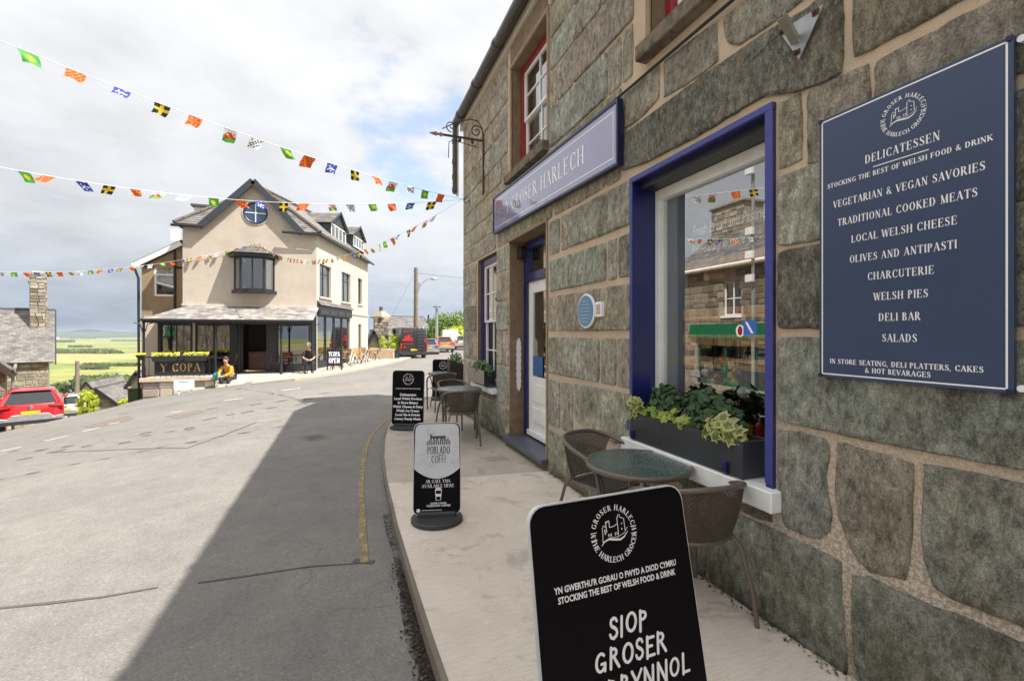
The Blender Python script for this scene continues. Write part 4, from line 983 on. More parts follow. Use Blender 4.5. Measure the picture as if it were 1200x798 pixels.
LEAFV = leaf_mat('variegated_leaf', (.10, .17, .03), (.20, .28, .05), (.50, .47, .20)); LEAFY = leaf_mat('lime_leaf', (.17, .27, .03), (.32, .40, .06), (.42, .46, .12)); LEAFD = leaf_mat('dark_green_leaf', (.018, .055, .018), (.05, .12, .03), (.08, .14, .05)); LEAFG = leaf_mat('mid_green_leaf', (.05, .12, .02), (.12, .22, .04), (.2, .3, .08))
IVY = [(0, -.5), (.22, -.42), (.52, -.3), (.36, -.05), (.46, .22), (.2, .2), (0, .58), (-.2, .2), (-.46, .22), (-.36, -.05), (-.52, -.3), (-.22, -.42)]
OVAL = [(0, -.5), (.2, -.3), (.3, 0), (.2, .3), (0, .55), (-.2, .3), (-.3, 0), (-.2, -.3)]
def leaf(mb, c, nrm, size, shape, vari=False):
    nrm = V(nrm).normalized(); a = nrm.orthogonal().normalized(); b = nrm.cross(a); th = random.random()*6.28; a, b = a*cos(th)+b*sin(th), b*cos(th)-a*sin(th); c = V(c)
    g = random.random()
    def P(x, y, k=1, d=0): return c+a*x*k*size+b*y*k*size+nrm*(d-.25*size*(x*x)+.12*size*abs(y))
    n = len(shape); k = len(mb.v); mb.v.append(tuple(P(0, 0)))
    mb.v += [tuple(P(x, y)) for x, y in shape]
    mb.tint = (g, .85 if vari else .0, 0)
    if not vari:
        for i in range(n): mb.face([k, k+1+i, k+1+(i+1) % n])
    else:
        k2 = len(mb.v); f = random.uniform(.55, .75); mb.v += [tuple(P(x, y, f)) for x, y in shape]
        mb.tint = (g, 0, 0)
        for i in range(n): mb.face([k, k2+i, k2+(i+1) % n])
        mb.tint = (g, .9, 0)
        for i in range(n): mb.face([k2+i, k+1+i, k+1+(i+1) % n, k2+(i+1) % n])
def bushplant(name, label, c, r, n, size, mat, shape, vari=False, indiv=0, cat='plant', down=False, face=(-1, -.3, .5), group=None):
    t = thing(name, label, cat, tuple(c), group=group); c = V(c); mb = MB(); mb.tint = 1; st = MB(); fv = V(face)
    for i in range(n):
        while True:
            d = V((random.uniform(-1, 1), random.uniform(-1, 1), random.uniform(-.2, 1)))
            if d.length < 1: break
        d = d.normalized()*random.uniform(.55, 1)**.6
        q = c+V((d.x*r[0], d.y*r[1], d.z*r[2])); nn = (d*.6+fv*.6+V((random.uniform(-.6, .6), random.uniform(-.6, .6), random.uniform(-.2, .7))))
        s_ = size*random.uniform(.6, 1.15)
        if i % 3 == 0: st.tube([c+V((random.uniform(-.02, .02), random.uniform(-.3, .3)*r[1], 0)), c.lerp(q, .6)+V((0, 0, .02)), q], .0025, 4, cap=False)
        if i < indiv: l = MB(); l.tint = 1; leaf(l, q+fv.normalized()*.03, nn, s_*1.15, shape, vari); l.build('leaf', mat, t)
        else: leaf(mb, q, nn, s_, shape, vari)
    mb.build('foliage', mat, t, 'stuff'); st.build('stem', LEAFG if False else M('stem_green', (.06, .08, .03), .8), t, 'stuff')
    return t
y0, y1, z0, z1 = OP['near']
px0, px1, pz0, pz1 = 2.125, 2.335, .742, .957
boxplanter('window_planter', 'long anthracite metal planter on the white sill of the big shop window', px0, px1, 1.985, 3.07, pz0, pz1, PLANT)
for i, yy in enumerate((3.03, 2.10)):
    mb = MB(); mb.box(px0-.02, px0-.003, yy-.018, yy+.018, pz0-.0+.012, pz0+.075).box(px0-.02, px0+.0, yy-.018, yy+.018, pz0+.009, pz0+.012); tag(mb.build('retaining_clip', BLUE, None, bevel=.002), ['blue clip holding the left end of the anthracite window planter', 'blue clip holding the right end of the anthracite window planter'][i], 'clip', 'blue clips holding the window planter')
for lab, yy, rr, n, s_, mt, sh, va, ind, xx, zz in [
    ('variegated ivy spilling over the left end of the anthracite window planter', 3.0, (.05, .07, .12), 26, .075, LEAFV, IVY, True, 12, 2.14, .96),
    ('dark glossy green plant at the left in the anthracite window planter', 2.80, (.09, .19, .23), 420, .062, LEAFD, OVAL, False, 10, 2.25, .97),
    ('dark glossy green plant in the middle right of the anthracite window planter', 2.40, (.10, .30, .23), 640, .062, LEAFD, OVAL, False, 10, 2.26, .97),
    ('lime green ivy in front of the middle of the anthracite window planter', 2.58, (.05, .16, .075), 60, .055, LEAFY, IVY, True, 16, 2.17, .96),
    ('bright green ivy left of centre at the front of the anthracite window planter', 2.83, (.05, .10, .065), 34, .05, LEAFY, IVY, False, 10, 2.17, .95),
    ('variegated cream edged ivy at the right front of the anthracite window planter', 2.17, (.06, .15, .10), 62, .082, LEAFV, IVY, True, 26, 2.17, .96)]:
    bushplant('ivy_plant' if 'ivy' in lab else 'glossy_plant', lab, (xx, yy, zz), rr, n, s_, mt, sh, va, ind)
boxplanter('window_planter', 'pale planter box with dark ends on the white sill of the far ground floor window', 2.02, 2.19, 6.78, 7.80, .765, .985, PALEP)
mb = MB(); mb.box(2.018, 2.192, 6.765, 6.779, .763, .987)
o = mb.build('end_plate', BLACKP, bpy.data.objects['window_planter.001'])
bushplant('trailing_plant', 'bushy bright green plant filling the pale planter of the far window', (2.1, 7.2, .97), (.09, .5, .17), 420, .05, LEAFG, OVAL, False, 0)
c = onz(541, 447, 0); c = V((2.22, 9.62, 0))
tp = thing('tall_planter', 'tall dark planter standing just past the far corner of the shop', 'planter', tuple(c)); mb = MB(); mb.prism([(c.x-.15, c.y-.15, .0), (c.x+.15, c.y-.15, 0), (c.x+.15, c.y+.15, 0), (c.x-.15, c.y+.15, 0)], (0, 0, .92)); mb.build('box', BLACKP, tp, bevel=.01)
mb = MB(); mb.box(c.x-.135, c.x+.135, c.y-.135, c.y+.135, .921, .925); mb.build('soil', SOIL, tp)
bushplant('leafy_plant', 'dark green leafy plant growing from the tall dark planter at the far corner', (c.x, c.y, .93), (.17, .17, .26), 220, .06, LEAFG, OVAL)

# ================================================================== CAFE TABLES AND CHAIRS
def hoop():
    half = [(.245, .235, 0), (.25, .235, .30), (.258, .225, .50), (.265, .17, .625), (.268, .07, .675), (.26, -.06, .705), (.235, -.17, .735), (.18, -.25, .757), (.095, -.29, .768), (0, -.30, .77)]
    P = [V(p) for p in half]+[V((-p[0], p[1], p[2])) for p in half[:-1][::-1]]
    out = []
    for i in range(len(P)-1):      # Catmull-Rom smoothing
        p0, p1, p2, p3 = P[max(i-1, 0)], P[i], P[i+1], P[min(i+2, len(P)-1)]
        for k in range(4):
            t = k/4; out.append(.5*((2*p1)+(p2-p0)*t+(2*p0-5*p1+4*p2-p3)*t*t+(3*p1-p0-3*p2+p3)*t*t*t))
    return out+[P[-1]]
def make_chair(label):
    t = thing('rattan_chair', label, 'chair', (0, 0, 0), group='woven rattan bistro chairs on the pavement')
    H = hoop(); B = lambda m, n, mt, **k: m.build(n, mt, t, world=False, **k)
    mb = MB(); mb.tube(H, .0155, 10); fr_ = B(mb, 'arm_and_back_hoop', TUBE, smooth=True)
    for s in (-1, 1):
        mb = MB(); mb.tube([(s*.17, -.17, .455), (s*.195, -.215, .40), (s*.225, -.265, .18), (s*.235, -.285, 0)], .013, 8); B(mb, 'leg', TUBE, smooth=True)
        mb = MB(); mb.tube([(s*.252, .225, .40), (s*.21, .215, .437)], .011, 6); B(mb, 'side_stay', TUBE, smooth=True)
    sq = [(.205*cos(a)*min(1.28, 1/max(abs(cos(a)), abs(sin(a)))*.93), .20*sin(a)*min(1.28, 1/max(abs(cos(a)), abs(sin(a)))*.93)+.015) for a in [2*pi*i/36 for i in range(36)]]
    mb = MB(); mb.tube([(x, y, .44) for x, y in sq], .012, 8, closed=True); B(mb, 'seat_frame', TUBE, smooth=True)
    mb = MB(); mb.tube([(-.17, -.17, .455), (-.09, -.215, .455), (0, -.23, .455), (.09, -.215, .455), (.17, -.17, .455)], .012, 8); B(mb, 'lower_back_rail', TUBE, smooth=True)
    def ribbon(mb, P, Nn, w_):
        k = len(mb.v)
        for i, p in enumerate(P):
            d = (P[min(i+1, len(P)-1)]-P[max(i-1, 0)]).normalized(); s = d.cross(Nn[i]).normalized()*w_/2
            mb.v += [tuple(p-s), tuple(p+s)]
        for i in range(len(P)-1): mb.face([k+2*i, k+2*i+1, k+2*i+3, k+2*i+2])
    mb = MB(); n = 26
    for i in range(n):             # seat weave
        x = lerp(-.19, .19, (i+.5)/n)
        for dr_ in (0, 1):
            P = []; Nn = []
            for j in range(n+1):
                y = lerp(-.19, .19, j/n); lim = .21; z = .443+.0035*(1 if (i+j+dr_) % 2 else -1)-.012*(1-(x*x+y*y)/.07)
                P.append(V((x, y+.015, z)) if dr_ else V((y, x+.015, z))); Nn.append(V((0, 0, 1)))
            ribbon(mb, P, Nn, .0115)
    B(mb, 'woven_seat', RATT, kind='stuff')
    idx = [i for i, p in enumerate(H) if p.y < -.145]; Hb = H[idx[0]:idx[-1]+1]
    def top(u):
        f = (u+1)/2*(len(Hb)-1); i = min(int(f), len(Hb)-2); return Hb[i].lerp(Hb[i+1], f-i)
    def low(u): return V((-u*.17*-1*-1, -.17-.06*(1-u*u), .455))
    sg = 1 if top(1).x > 0 else -1
    def surf(u, v):
        a = top(u); b = V((sg*u*.17, -.17-.06*(1-u*u), .455)); p = a.lerp(b, v); out = V((p.x*.6, -1, 0)).normalized(); return p+out*(.018*sin(pi*v)), out
    mb = MB(); nh, nv = 30, 40
    for i in range(nh):
        v = (i+.5)/nh; P = []; Nn = []
        for j in range(nv+1): q, o_ = surf(lerp(-1, 1, j/nv), v); P.append(q+o_*(.0028*(1 if (i+j) % 2 else -1))); Nn.append(o_)
        ribbon(mb, P, Nn, .0082)
    for j in range(nv):
        P = []; Nn = []
        for i in range(nh+1): q, o_ = surf(lerp(-1, 1, (j+.5)/nv), i/nh); P.append(q+o_*(.0028*(1 if (i+j) % 2 else -1))); Nn.append(o_)
        ribbon(mb, P, Nn, .0062)
    B(mb, 'woven_back', RATT, kind='stuff')
    return t
def tabletop_mat():
    m, t, b = newmat('hammered_glass_top'); v = coords(t); vo = nd(t, 'ShaderNodeTexVoronoi', feature='SMOOTH_F1'); vo.inputs['Scale'].default_value = 75; t.links.new(v, vo.inputs[0])
    n = noi(t, v, 9, 6, .6); c = mixc(t, ramp(t, n, [(.35, 0), (.65, 1)]), (.060, .100, .092), (.10, .15, .135)); c = mixc(t, 1, c, ramp(t, vo.outputs[0], [(0, 1.5), (.5, .7)]), 'MULTIPLY')
    t.links.new(c, b.inputs['Base Color']); b.inputs['Roughness'].default_value = .2; b.inputs['Specular IOR Level'].default_value = .8
    bump(t, b, vo.outputs[0], .55, .006); return m
TT = tabletop_mat()
def make_table(label, rz=0):
    t = thing('cafe_table', label, 'table', (0, 0, 0), group='round glass topped cafe tables on the pavement'); r = .335
    mb = MB(); mb.lathe([(r-.01, .708), (r-.006, .712), (r-.012, .718), (r-.05, .719)], n=56); mb.build('glass_top', TT, t, world=False, smooth=30)
    mb = MB(); mb.tube([(r*cos(a), r*sin(a), .706) for a in [2*pi*i/56 for i in range(56)]], .0145, 10, closed=True); mb.v = [(x, y, .706+(z-.706)*1.15) for x, y, z in mb.v]; mb.build('rim', TUBE, t, world=False, smooth=True)
    for k in range(4):
        a = pi/4+k*pi/2; mb = MB(); mb.tube([((r-.02)*cos(a), (r-.02)*sin(a), .70), ((r-.06)*cos(a), (r-.06)*sin(a), .55), ((r-.10)*cos(a), (r-.10)*sin(a), .35), ((r-.04)*cos(a), (r-.04)*sin(a), 0)], .012, 8); mb.build('leg', TUBE, t, world=False, smooth=True)
    mb = MB(); mb.tube([((r-.10)*cos(a), (r-.10)*sin(a), .35) for a in [2*pi*i/30 for i in range(30)]], .008, 6, closed=True); mb.build('leg_ring', TUBE, t, world=False, smooth=True)
    return t
ch = make_chair(''); ch.location = (0, 0, 0)
for i, (x, y, a, lab) in enumerate([(1.86, 2.14, -4, 'nearest rattan chair, its woven back to the camera, beside the table by the big window'), (1.86, 3.04, 196, 'rattan chair behind the table by the big shop window, facing the camera'),
    (1.57, 6.40, -8, 'rattan chair on the near side of the table below the far ground floor window'), (1.70, 7.38, 188, 'rattan chair on the far side of the table below the far ground floor window'), (1.86, 9.25, 6, 'rattan chair at the farthest table, beside the farthest black pavement sign')]):
    place(ch, i > 0, (x, y, .001), rad(a), lab)
tb = make_table('')
for i, (x, y, lab) in enumerate([(1.835, 2.56, 'round hammered glass table in front of the big shop window'), (1.66, 6.92, 'round glass table below the far ground floor window'), (2.0, 9.75, 'farthest round glass table, past the far corner of the shop')]):
    place(tb, i > 0, (x, y, .0), .4*i, lab)

# ================================================================== PAVEMENT SIGNS
def aboard(label, TL, TR, BLo, wid, hgt, draw, facemat=BOARD, kick=.10):
    # TL, TR top corners, lean: the foot lies in front of the top along the panel normal
    R = (TR-TL).normalized(); n = V((0, 0, 1)).cross(R)*-1; n = R.cross(V((0, 0, 1))); n = n if n.y < 0 else -n
    top = (TL+TR)/2; bot = V((top.x, top.y, .05))+n*BLo; U = (top-bot).normalized()
    fr = Fr(bot-R*wid/2, R, U); H = (top-bot).length
    t = thing('pavement_sign', label, 'pavement sign', (bot.x, bot.y, 0))
    pts = rrect(wid, H, .055); 
    mb = MB(); mb.prism([fr.p(a, b, -.020) for a, b in pts], fr.N*.018); mb.build('panel_edge', M('sign_edge_plastic', (.70, .70, .70), .4), t)
    mb = MB(); pts = [((a-wid/2)*(1-.009/wid)+wid/2, (b-H/2)*(1-.009/H)+H/2) for a, b in pts]; mb.prism([fr.p(a, b, -.0022) for a, b in pts], fr.N*.003); mb.build('panel', facemat, t)
    draw(t, fr, wid, H)
    mb = MB(); g = Fr((bot.x, bot.y, 0), R, V((0, 0, 1))); nn = R.cross(V((0, 0, 1))); nn = nn if nn.dot(n) > 0 else -nn
    o = []; rb = wid*.54
    for i in range(17): a = pi*i/16; o.append((rb*cos(a), .20*sin(a)))
    o += [(-x, -y) for x, y in o[1:-1]]
    b0 = V((bot.x, bot.y, 0)); mb.prism([b0+R*a+nn*b+V((0, 0, .003)) for a, b in o], (0, 0, .038)); mb.build('base', RUB, t, bevel=.008)
    mb = MB(); mb.bar(b0-R*wid*.40+V((0, 0, .055)), b0+R*wid*.40+V((0, 0, .055)), .06, .05); mb.build('spring_foot', RUB, t, bevel=.01)
    return t, fr, H
def dr_main(t, fr, w_, H):
    mb = MB(); R_ = logo(fr, w_*.50, H-.125, .092); k = w_/.6
    ribs(mb, R_, fr); mb.build('logo', PRINTW, t)
    mb = MB(); addfont(mb, "YN GWERTHU'R GORAU O FWYD A DIOD CYMRU", fr, w_/2, H-.27, .027, wmax=w_*.78, bold=.0008*1); addfont(mb, "STOCKING THE BEST OF WELSH FOOD & DRINK", fr, w_/2, H-.30, .027, wmax=w_*.75, bold=.0008)
    R_ = ribtext('SIOP', HAND, w_*.52, H-.44, .060, track=.05, jit=.05, slant=.14)+ribtext('GROSER', HAND, w_*.52, H-.525, .060, track=.05, jit=.05, slant=.14)+ribtext('DERBYNNOL', HAND, w_*.54, H-.61, .060, track=.05, jit=.05, slant=.14)
    ribs(mb, R_, fr, .0016, True); mb.build('lettering', PRINTW, t)
TLp, TRp = atZ(618, 594, 1.46), atZ(797, 567, 1.70); d = TRp-TLp; TRp.z = TLp.z = (TRp.z+TLp.z)/2
aboard('large black pavement sign with castle emblem and white lettering in the foreground', TLp, TRp, .20, d.length, 1.0, dr_main)
def dr_menu(t, fr, w_, H, lines=True):
    mb = MB(); ribs(mb, logo(fr, w_*.5, H-.145, .095), fr); 
    addfont(mb, "STOCKING THE BEST OF WELSH FOOD & DRINK", fr, w_/2, H-.31, .022, wmax=w_*.78, bold=.0006)
    if lines:
        for i, s in enumerate(['Delicatessen', 'Local Welsh Produce', 'In Store Bakery', 'Welsh Cheese & Dairy', 'Welsh Ice Cream', 'Local Ale & Drinks', 'Luxury Ready Meals']): addfont(mb, s, fr, w_/2, H-.42-i*.066, .055, bold=.0022, shear=.1)
    mb.build('lettering', PRINTW, t)
def brd(px_l, px_r, py_t, py_b, yaw=0):
    c = onz((px_l+px_r)/2, py_b, 0); Z = FPX*EYE/(py_b-HOR); wd = (px_r-px_l)/FPX*Z; h = EYE-(py_t-HOR)/FPX*Z
    right = V((CA, -SA, 0)); r2 = Matrix.Rotation(yaw, 3, 'Z') @ right; return c, wd, h, r2
c, wd, h, r2 = brd(459.5, 498, 434, 501, rad(-6)); n = r2.cross(V((0, 0, 1)))
T = c+V((0, 0, h))-n*.0; T = T+V((0, 0, 0)); aboard('black pavement sign listing produce in white lettering, at the kerb behind the coffee sign', T-r2*wd/2, T+r2*wd/2, .06, wd, h, dr_menu)
c, wd, h, r2 = brd(506.5, 532, 421, 468, rad(-8)); T = c+V((0, 0, h)); aboard('farthest black pavement sign with a round emblem, half hidden by a rattan chair', T-r2*wd/2, T+r2*wd/2, .05, wd, h, lambda t, f, w_, H: dr_menu(t, f, w_, H, False))
def dr_coffee(t, fr, w_, H):
    mb = MB(); yc = H*.50; pts = []
    for i in range(25): a = i/24; pts.append((lerp(.008, w_-.008, a), yc-.085*(1-(2*a-1)**2)))
    top = [q for q in rrect(w_, H, .055) if q[1] > H*.5]; top = [((a-w_/2)*(1-.03/w_)+w_/2, (b-H/2)*(1-.02/H)+H/2) for a, b in top]
    k = len(pts); P = pts+top
    mb.poly([fr.p(a, b, .0016) for a, b in P])
    mb.build('pale_panel', M('pale_marbled_print', (.66, .67, .70), .35, var=.05, vs=20), t)
    mb = MB(); R_ = []; rr = random.Random(4)
    for i in range(46):
        x, y = rr.uniform(.03, w_-.03), rr.uniform(H*.52, H-.03); a = rr.uniform(0, 6.3); P = [(x, y)]
        for j in range(7): a += rr.uniform(-.9, .9); x += .013*cos(a); y += .013*sin(a); P.append((min(w_-.02, max(.02, x)), min(H-.02, y)))
        R_.append((P, [.0016]*8))
    ribs(mb, R_, fr, .0022); mb.build('line_drawing', M('grey_print', (.38, .39, .42), .5), t)
    mb = MB(); R_ = []
    cx = w_*.53; z = H*.775
    for i in range(13): R_.append(([(cx-.095+i*.0158, z-.012), (cx-.095+i*.0158, z+.018+.012*((i*7) % 3))], [.010, .008]))
    R_.append(([(cx-.06, z+.05), (cx+.06, z+.05)], [.02, .02])); R_.append(([(cx-.065, z+.03), (cx-.065, z+.075)], [.014, .014]))
    for j in range(4): R_.append(([(cx-.04+j*.03, z+.02), (cx-.04+j*.03, z+.05)], [.011, .011]))
    R_ += ribtext('POBLADO', THIN, w_*.53, H*.655, .066, track=.06, wmax=w_*.48, jit=.03)+ribtext('COFFI', THIN, w_*.53, H*.56, .064, track=.08, wmax=w_*.30, jit=.03)
    ribs(mb, R_, fr, .0028); mb.build('dark_lettering', M('dark_grey_print', (.07, .07, .075), .5), t)
    mb = MB(); ribs(mb, ribtext('AR GAEL YMA', SER, w_*.52, H*.345, .027, wmax=w_*.52)+ribtext('AVAILABLE HERE', SER, w_*.52, H*.295, .027, wmax=w_*.68), fr, .0016)
    a, b = w_*.53, H*.185; R_ = [([(a-.028, b+.065), (a+.028, b+.065)], [.012, .012]), ([(a-.022, b+.078), (a+.022, b+.078)], [.008, .008]), ([(a-.025, b+.058), (a-.019, b-.02), (a+.019, b-.02), (a+.025, b+.058)], [.005]*4), ([(a-.021, b+.02), (a+.021, b+.02)], [.022, .022])]
    ribs(mb, R_, fr, .0016); addfont(mb, 'COFFI I FYND', fr, a, H*.115, .022, bold=.0006); addfont(mb, 'TAKEAWAY COFFEE', fr, a, H*.09, .022, bold=.0006)
    mb.poly([fr.p(.045+.016*cos(j*pi/6), .04+.016*sin(j*pi/6), .0016) for j in range(12)])
    for j in range(14): mb.poly([fr.p(.075+j*.012, .038, .0016), fr.p(.083+j*.012, .038, .0016), fr.p(.083+j*.012, .044, .0016), fr.p(.075+j*.012, .044, .0016)])
    mb.build('lettering', PRINTW, t)
c, wd, h, r2 = brd(491.5, 546, 495, 606, rad(6)); T = c+V((0, 0, h))+r2*-.045; aboard('pavement sign with pale marbled top and a coffee cup drawn on its black lower half', T-r2*wd/2, T+r2*wd/2, .07, wd, h, dr_coffee)

# ================================================================== INSIDE THE BIG WINDOW
xi = WX+.36
cb = thing('hanging_chalkboard', 'black board with white hand lettering about bread and pastries hanging inside the big shop window', 'board', (xi, 2.4, 2.0))
def oi(px, py): return onx(px, py, xi)
A_, B_ = oi(801, 312), oi(915, 281); A_.z = B_.z = (A_.z+B_.z)/2; Hh = .34
mb = MB(); mb.box(xi, xi+.02, 1.9-.5, A_.y, A_.z, A_.z+Hh); mb.build('board', M('chalkboard_black', (.02, .024, .028), .6), cb)
mb = MB(); fr = Fr((xi-.001, A_.y, A_.z), WR, WU)
addfont(mb, 'Fresh Bread and Pastries', fr, .10, .19, .115, d=.002, align='LEFT', bold=.001, shear=.2, wmax=A_.y-oi(905, 270).y-.12); addfont(mb, 'Baked Daily in store', fr, .09, .055, .10, d=.002, align='LEFT', bold=.001, shear=.2, wmax=(A_.y-oi(868, 290).y)*.9); mb.build('lettering', PRINTW, cb)
rl = thing('pine_rail', 'pine rail running under the black board inside the big shop window', 'rail', (xi, 2.3, A_.z-.1)); mb = MB(); mb.box(xi-.01, xi+.04, 1.2, A_.y+.02, A_.z-.10, A_.z-.004); mb.build('rail', WOOD, rl, bevel=.004)
mb = MB()
for yy in (2.75, 2.15, 1.75): mb.box(xi+.04, xi+.3, yy-.03, yy+.03, A_.z-.16, A_.z-.05)
mb.build('bracket', WOOD, rl, bevel=.004)
for py_, lab in ((366, 'upper pine shelf seen through the big shop window'), (398, 'middle pine shelf seen through the big shop window'), (425, 'lower pine shelf seen through the big shop window')):
    z_ = onx(850, py_, xi-.04).z; r_ = thing('pine_shelf', lab, 'shelf', (xi+.15, 2.2, z_)); mb = MB(); mb.box(xi-.03, xi+.25, 1.2, A_.y-.05, z_-.02, z_+.02); mb.box(xi-.05, xi-.031, 1.2, A_.y-.05, z_-.045, z_+.035); mb.build('board', WOOD, r_, bevel=.003)
sh = thing('display_shelf', 'pine display shelf low inside the big shop window', 'shelf', (WX+.5, 2.4, .75)); mb = MB(); mb.box(WX+.30, WX+.72, 1.4, 3.0, .80, .84); mb.build('board', WOOD, sh, bevel=.004); mb = MB()
for yy in (1.5, 2.9): mb.box(WX+.34, WX+.66, yy-.02, yy+.02, .101, .80)
mb.build('support', WOOD, sh)
bs = thing('wicker_basket', 'wicker basket on the shelf at the right inside the big shop window', 'basket', (WX+.42, 2.02, .84)); mb = MB(); mb.lathe([(.09, 0), (.12, .10), (.125, .105), (.11, .10), (.08, .01)], (WX+.42, 2.02, .842), 20); mb.build('weave', M('wicker', (.30, .17, .07), .7, var=.5, vs=60, bs=90), bs, smooth=30)
pal = [('red', (.5, .03, .04)), ('blue', (.04, .14, .5)), ('green', (.02, .28, .09)), ('yellow', (.6, .48, .05)), ('pink', (.6, .12, .3)), ('white', (.7, .7, .68)), ('lime', (.35, .5, .05)), ('orange', (.6, .22, .03))]
BM = {k: M('glossy_'+k, c_, .15, var=0, coat=.5) for k, c_ in pal}
BL = ['large blue glossy ball at the left inside the big shop window', 'upper green glossy ball in the middle of the big window', 'largest green glossy ball, below the upper green one', 'lime green glossy ball right of the largest green one', 'yellow glossy ball above the lime green one', 'red glossy ball left of the upper green one', 'pink glossy ball low in the middle of the big window', 'orange glossy ball up right among the hanging balls', 'pale ball just right of the large blue ball', 'small yellow glossy ball above the pink one', 'lowest red glossy ball under the largest green one', 'small blue glossy ball farthest up right', 'small green glossy ball between the blue and the pink ball', 'largest pale ball low at the right of the hanging balls']
for i, (nm_, px, py, r) in enumerate([('blue', 816, 441, .045), ('green', 850, 433, .030), ('green', 853, 447, .034), ('lime', 861, 448, .03), ('yellow', 857, 440, .028), ('red', 840, 442, .026), ('pink', 836, 450, .026), ('orange', 862, 434, .024), ('white', 826, 437, .03), ('yellow', 836, 446, .02), ('red', 846, 452, .022), ('blue', 867, 436, .022), ('green', 832, 447, .022), ('white', 871, 460, .04)]):
    c = onx(px, py, WX+.29); x = thing('hanging_bauble', BL[i], 'ornament', tuple(c), group='coloured glossy balls inside the big window')
    mb = MB(); mb.ball(c, r, 14, 10); mb.build('ball', BM[nm_], x, smooth=True); mb = MB(); mb.tube([c+V((0, 0, r*.95)), c+V((0, 0, .5))], .0015, 4); mb.build('thread', BLACKP, x)
for i, (k, yy, h_, r_) in enumerate([('red', 2.62, .16, .03), ('white', 2.52, .2, .035), ('green', 2.45, .14, .04), ('yellow', 2.33, .15, .035), ('red', 2.24, .18, .03), ('blue', 2.72, .15, .035), ('white', 1.78, .22, .03), ('red', 1.70, .16, .03)]):
    c = (WX+.36, yy, .842); x = thing('jar', '%s jar on the shelf inside the big window, %s from the left' % (k, ['second', 'third', 'fourth', 'fifth', 'sixth', 'first', 'seventh', 'eighth'][i]), 'jar', c, group='jars on the shelf inside the big window'); mb = MB(); mb.lathe([(r_, 0), (r_, h_*.75), (r_*.6, h_*.85), (r_*.6, h_*.9)], c, 14); mb.build('body', BM[k], x, smooth=30); mb = MB(); mb.lathe([(r_*.65, h_*.9), (r_*.65, h_)], c, 14); mb.build('lid', CHROME, x)
# ================================================================== HELPERS FOR HOUSES
def facade(mb, fr, W_, b0, b1, ops, d=.14):
    """wall face in a frame with real openings and their reveals"""
    A = sorted({0, W_}|{v for o in ops for v in o[:2]}); B = sorted({b0, b1}|{v for o in ops for v in o[2:4]})
    for i in range(len(A)-1):
        for j in range(len(B)-1):
            a, b = (A[i]+A[i+1])/2, (B[j]+B[j+1])/2
            if not any(o[0] < a < o[1] and o[2] < b < o[3] for o in ops): mb.poly([fr.p(A[i], B[j]), fr.p(A[i+1], B[j]), fr.p(A[i+1], B[j+1]), fr.p(A[i], B[j+1])])
    for a0, a1, c0, c1 in [o[:4] for o in ops]:
        for q in (((a0, c0), (a0, c1)), ((a1, c0), (a1, c1)), ((a0, c0), (a1, c0)), ((a0, c1), (a1, c1))):
            (a, b), (c, e) = q; mb.poly([fr.p(a, b, 0), fr.p(c, e, 0), fr.p(c, e, -d), fr.p(a, b, -d)])
def fbar(mb, fr, a0, a1, b0, b1, d0, d1): mb.prism([fr.p(a0, b0, d0), fr.p(a1, b0, d0), fr.p(a1, b1, d0), fr.p(a0, b1, d0)], fr.N*(d1-d0))
def win(fr, a0, a1, b0, b1, par, fmat, t=.06, cols=2, transom=None, d=-.10, glass=None, sill=None, curtain=False, rows2=1, name='window'):
    mb = MB()
    fbar(mb, fr, a0, a0+t, b0, b1, d-.04, d); fbar(mb, fr, a1-t, a1, b0, b1, d-.04, d); fbar(mb, fr, a0+t, a1-t, b0, b0+t, d-.04, d-.002); fbar(mb, fr, a0+t, a1-t, b1-t, b1, d-.04, d-.002)
    for c in range(1, cols): m = lerp(a0, a1, c/cols); fbar(mb, fr, m-t*.4, m+t*.4, b0+t, b1-t, d-.036, d-.004)
    if transom: fbar(mb, fr, a0+t, a1-t, transom-t*.4, transom+t*.4, d-.034, d-.006)
    for c in range(1, rows2): m = lerp(b0, b1, c/rows2); fbar(mb, fr, a0+t, a1-t, m-t*.3, m+t*.3, d-.033, d-.007)
    f = mb.build(name, fmat, par); g = MB(); g.poly([fr.p(a0+t, b0+t, d-.025), fr.p(a1-t, b0+t, d-.025), fr.p(a1-t, b1-t, d-.025), fr.p(a0+t, b1-t, d-.025)]); g.build('pane', glass or GLASS2, f)
    k = MB(); k.poly([fr.p(a0, b0, d-.5), fr.p(a1, b0, d-.5), fr.p(a1, b1, d-.5), fr.p(a0, b1, d-.5)]); k.build('room_beyond', DARK, f)
    if curtain:
        c = MB(); n = 8; w_ = (a1-a0)*.24
        for s0 in (a0+t, a1-t-w_):
            k0 = len(c.v)
            for i in range(n+1): q = s0+w_*i/n; c.v += [tuple(fr.p(q, b0+t, d-.10+.03*(i % 2))), tuple(fr.p(q, b1-t, d-.10+.03*(i % 2)))]
            for i in range(n): c.face([k0+2*i, k0+2*i+2, k0+2*i+3, k0+2*i+1])
        c.build('curtain', WHITE, f)
    if sill: s_ = MB(); fbar(s_, fr, a0-.08, a1+.08, b0-.09, b0-.003, -.06, .07); s_.build('sill', sill, f)
    return f
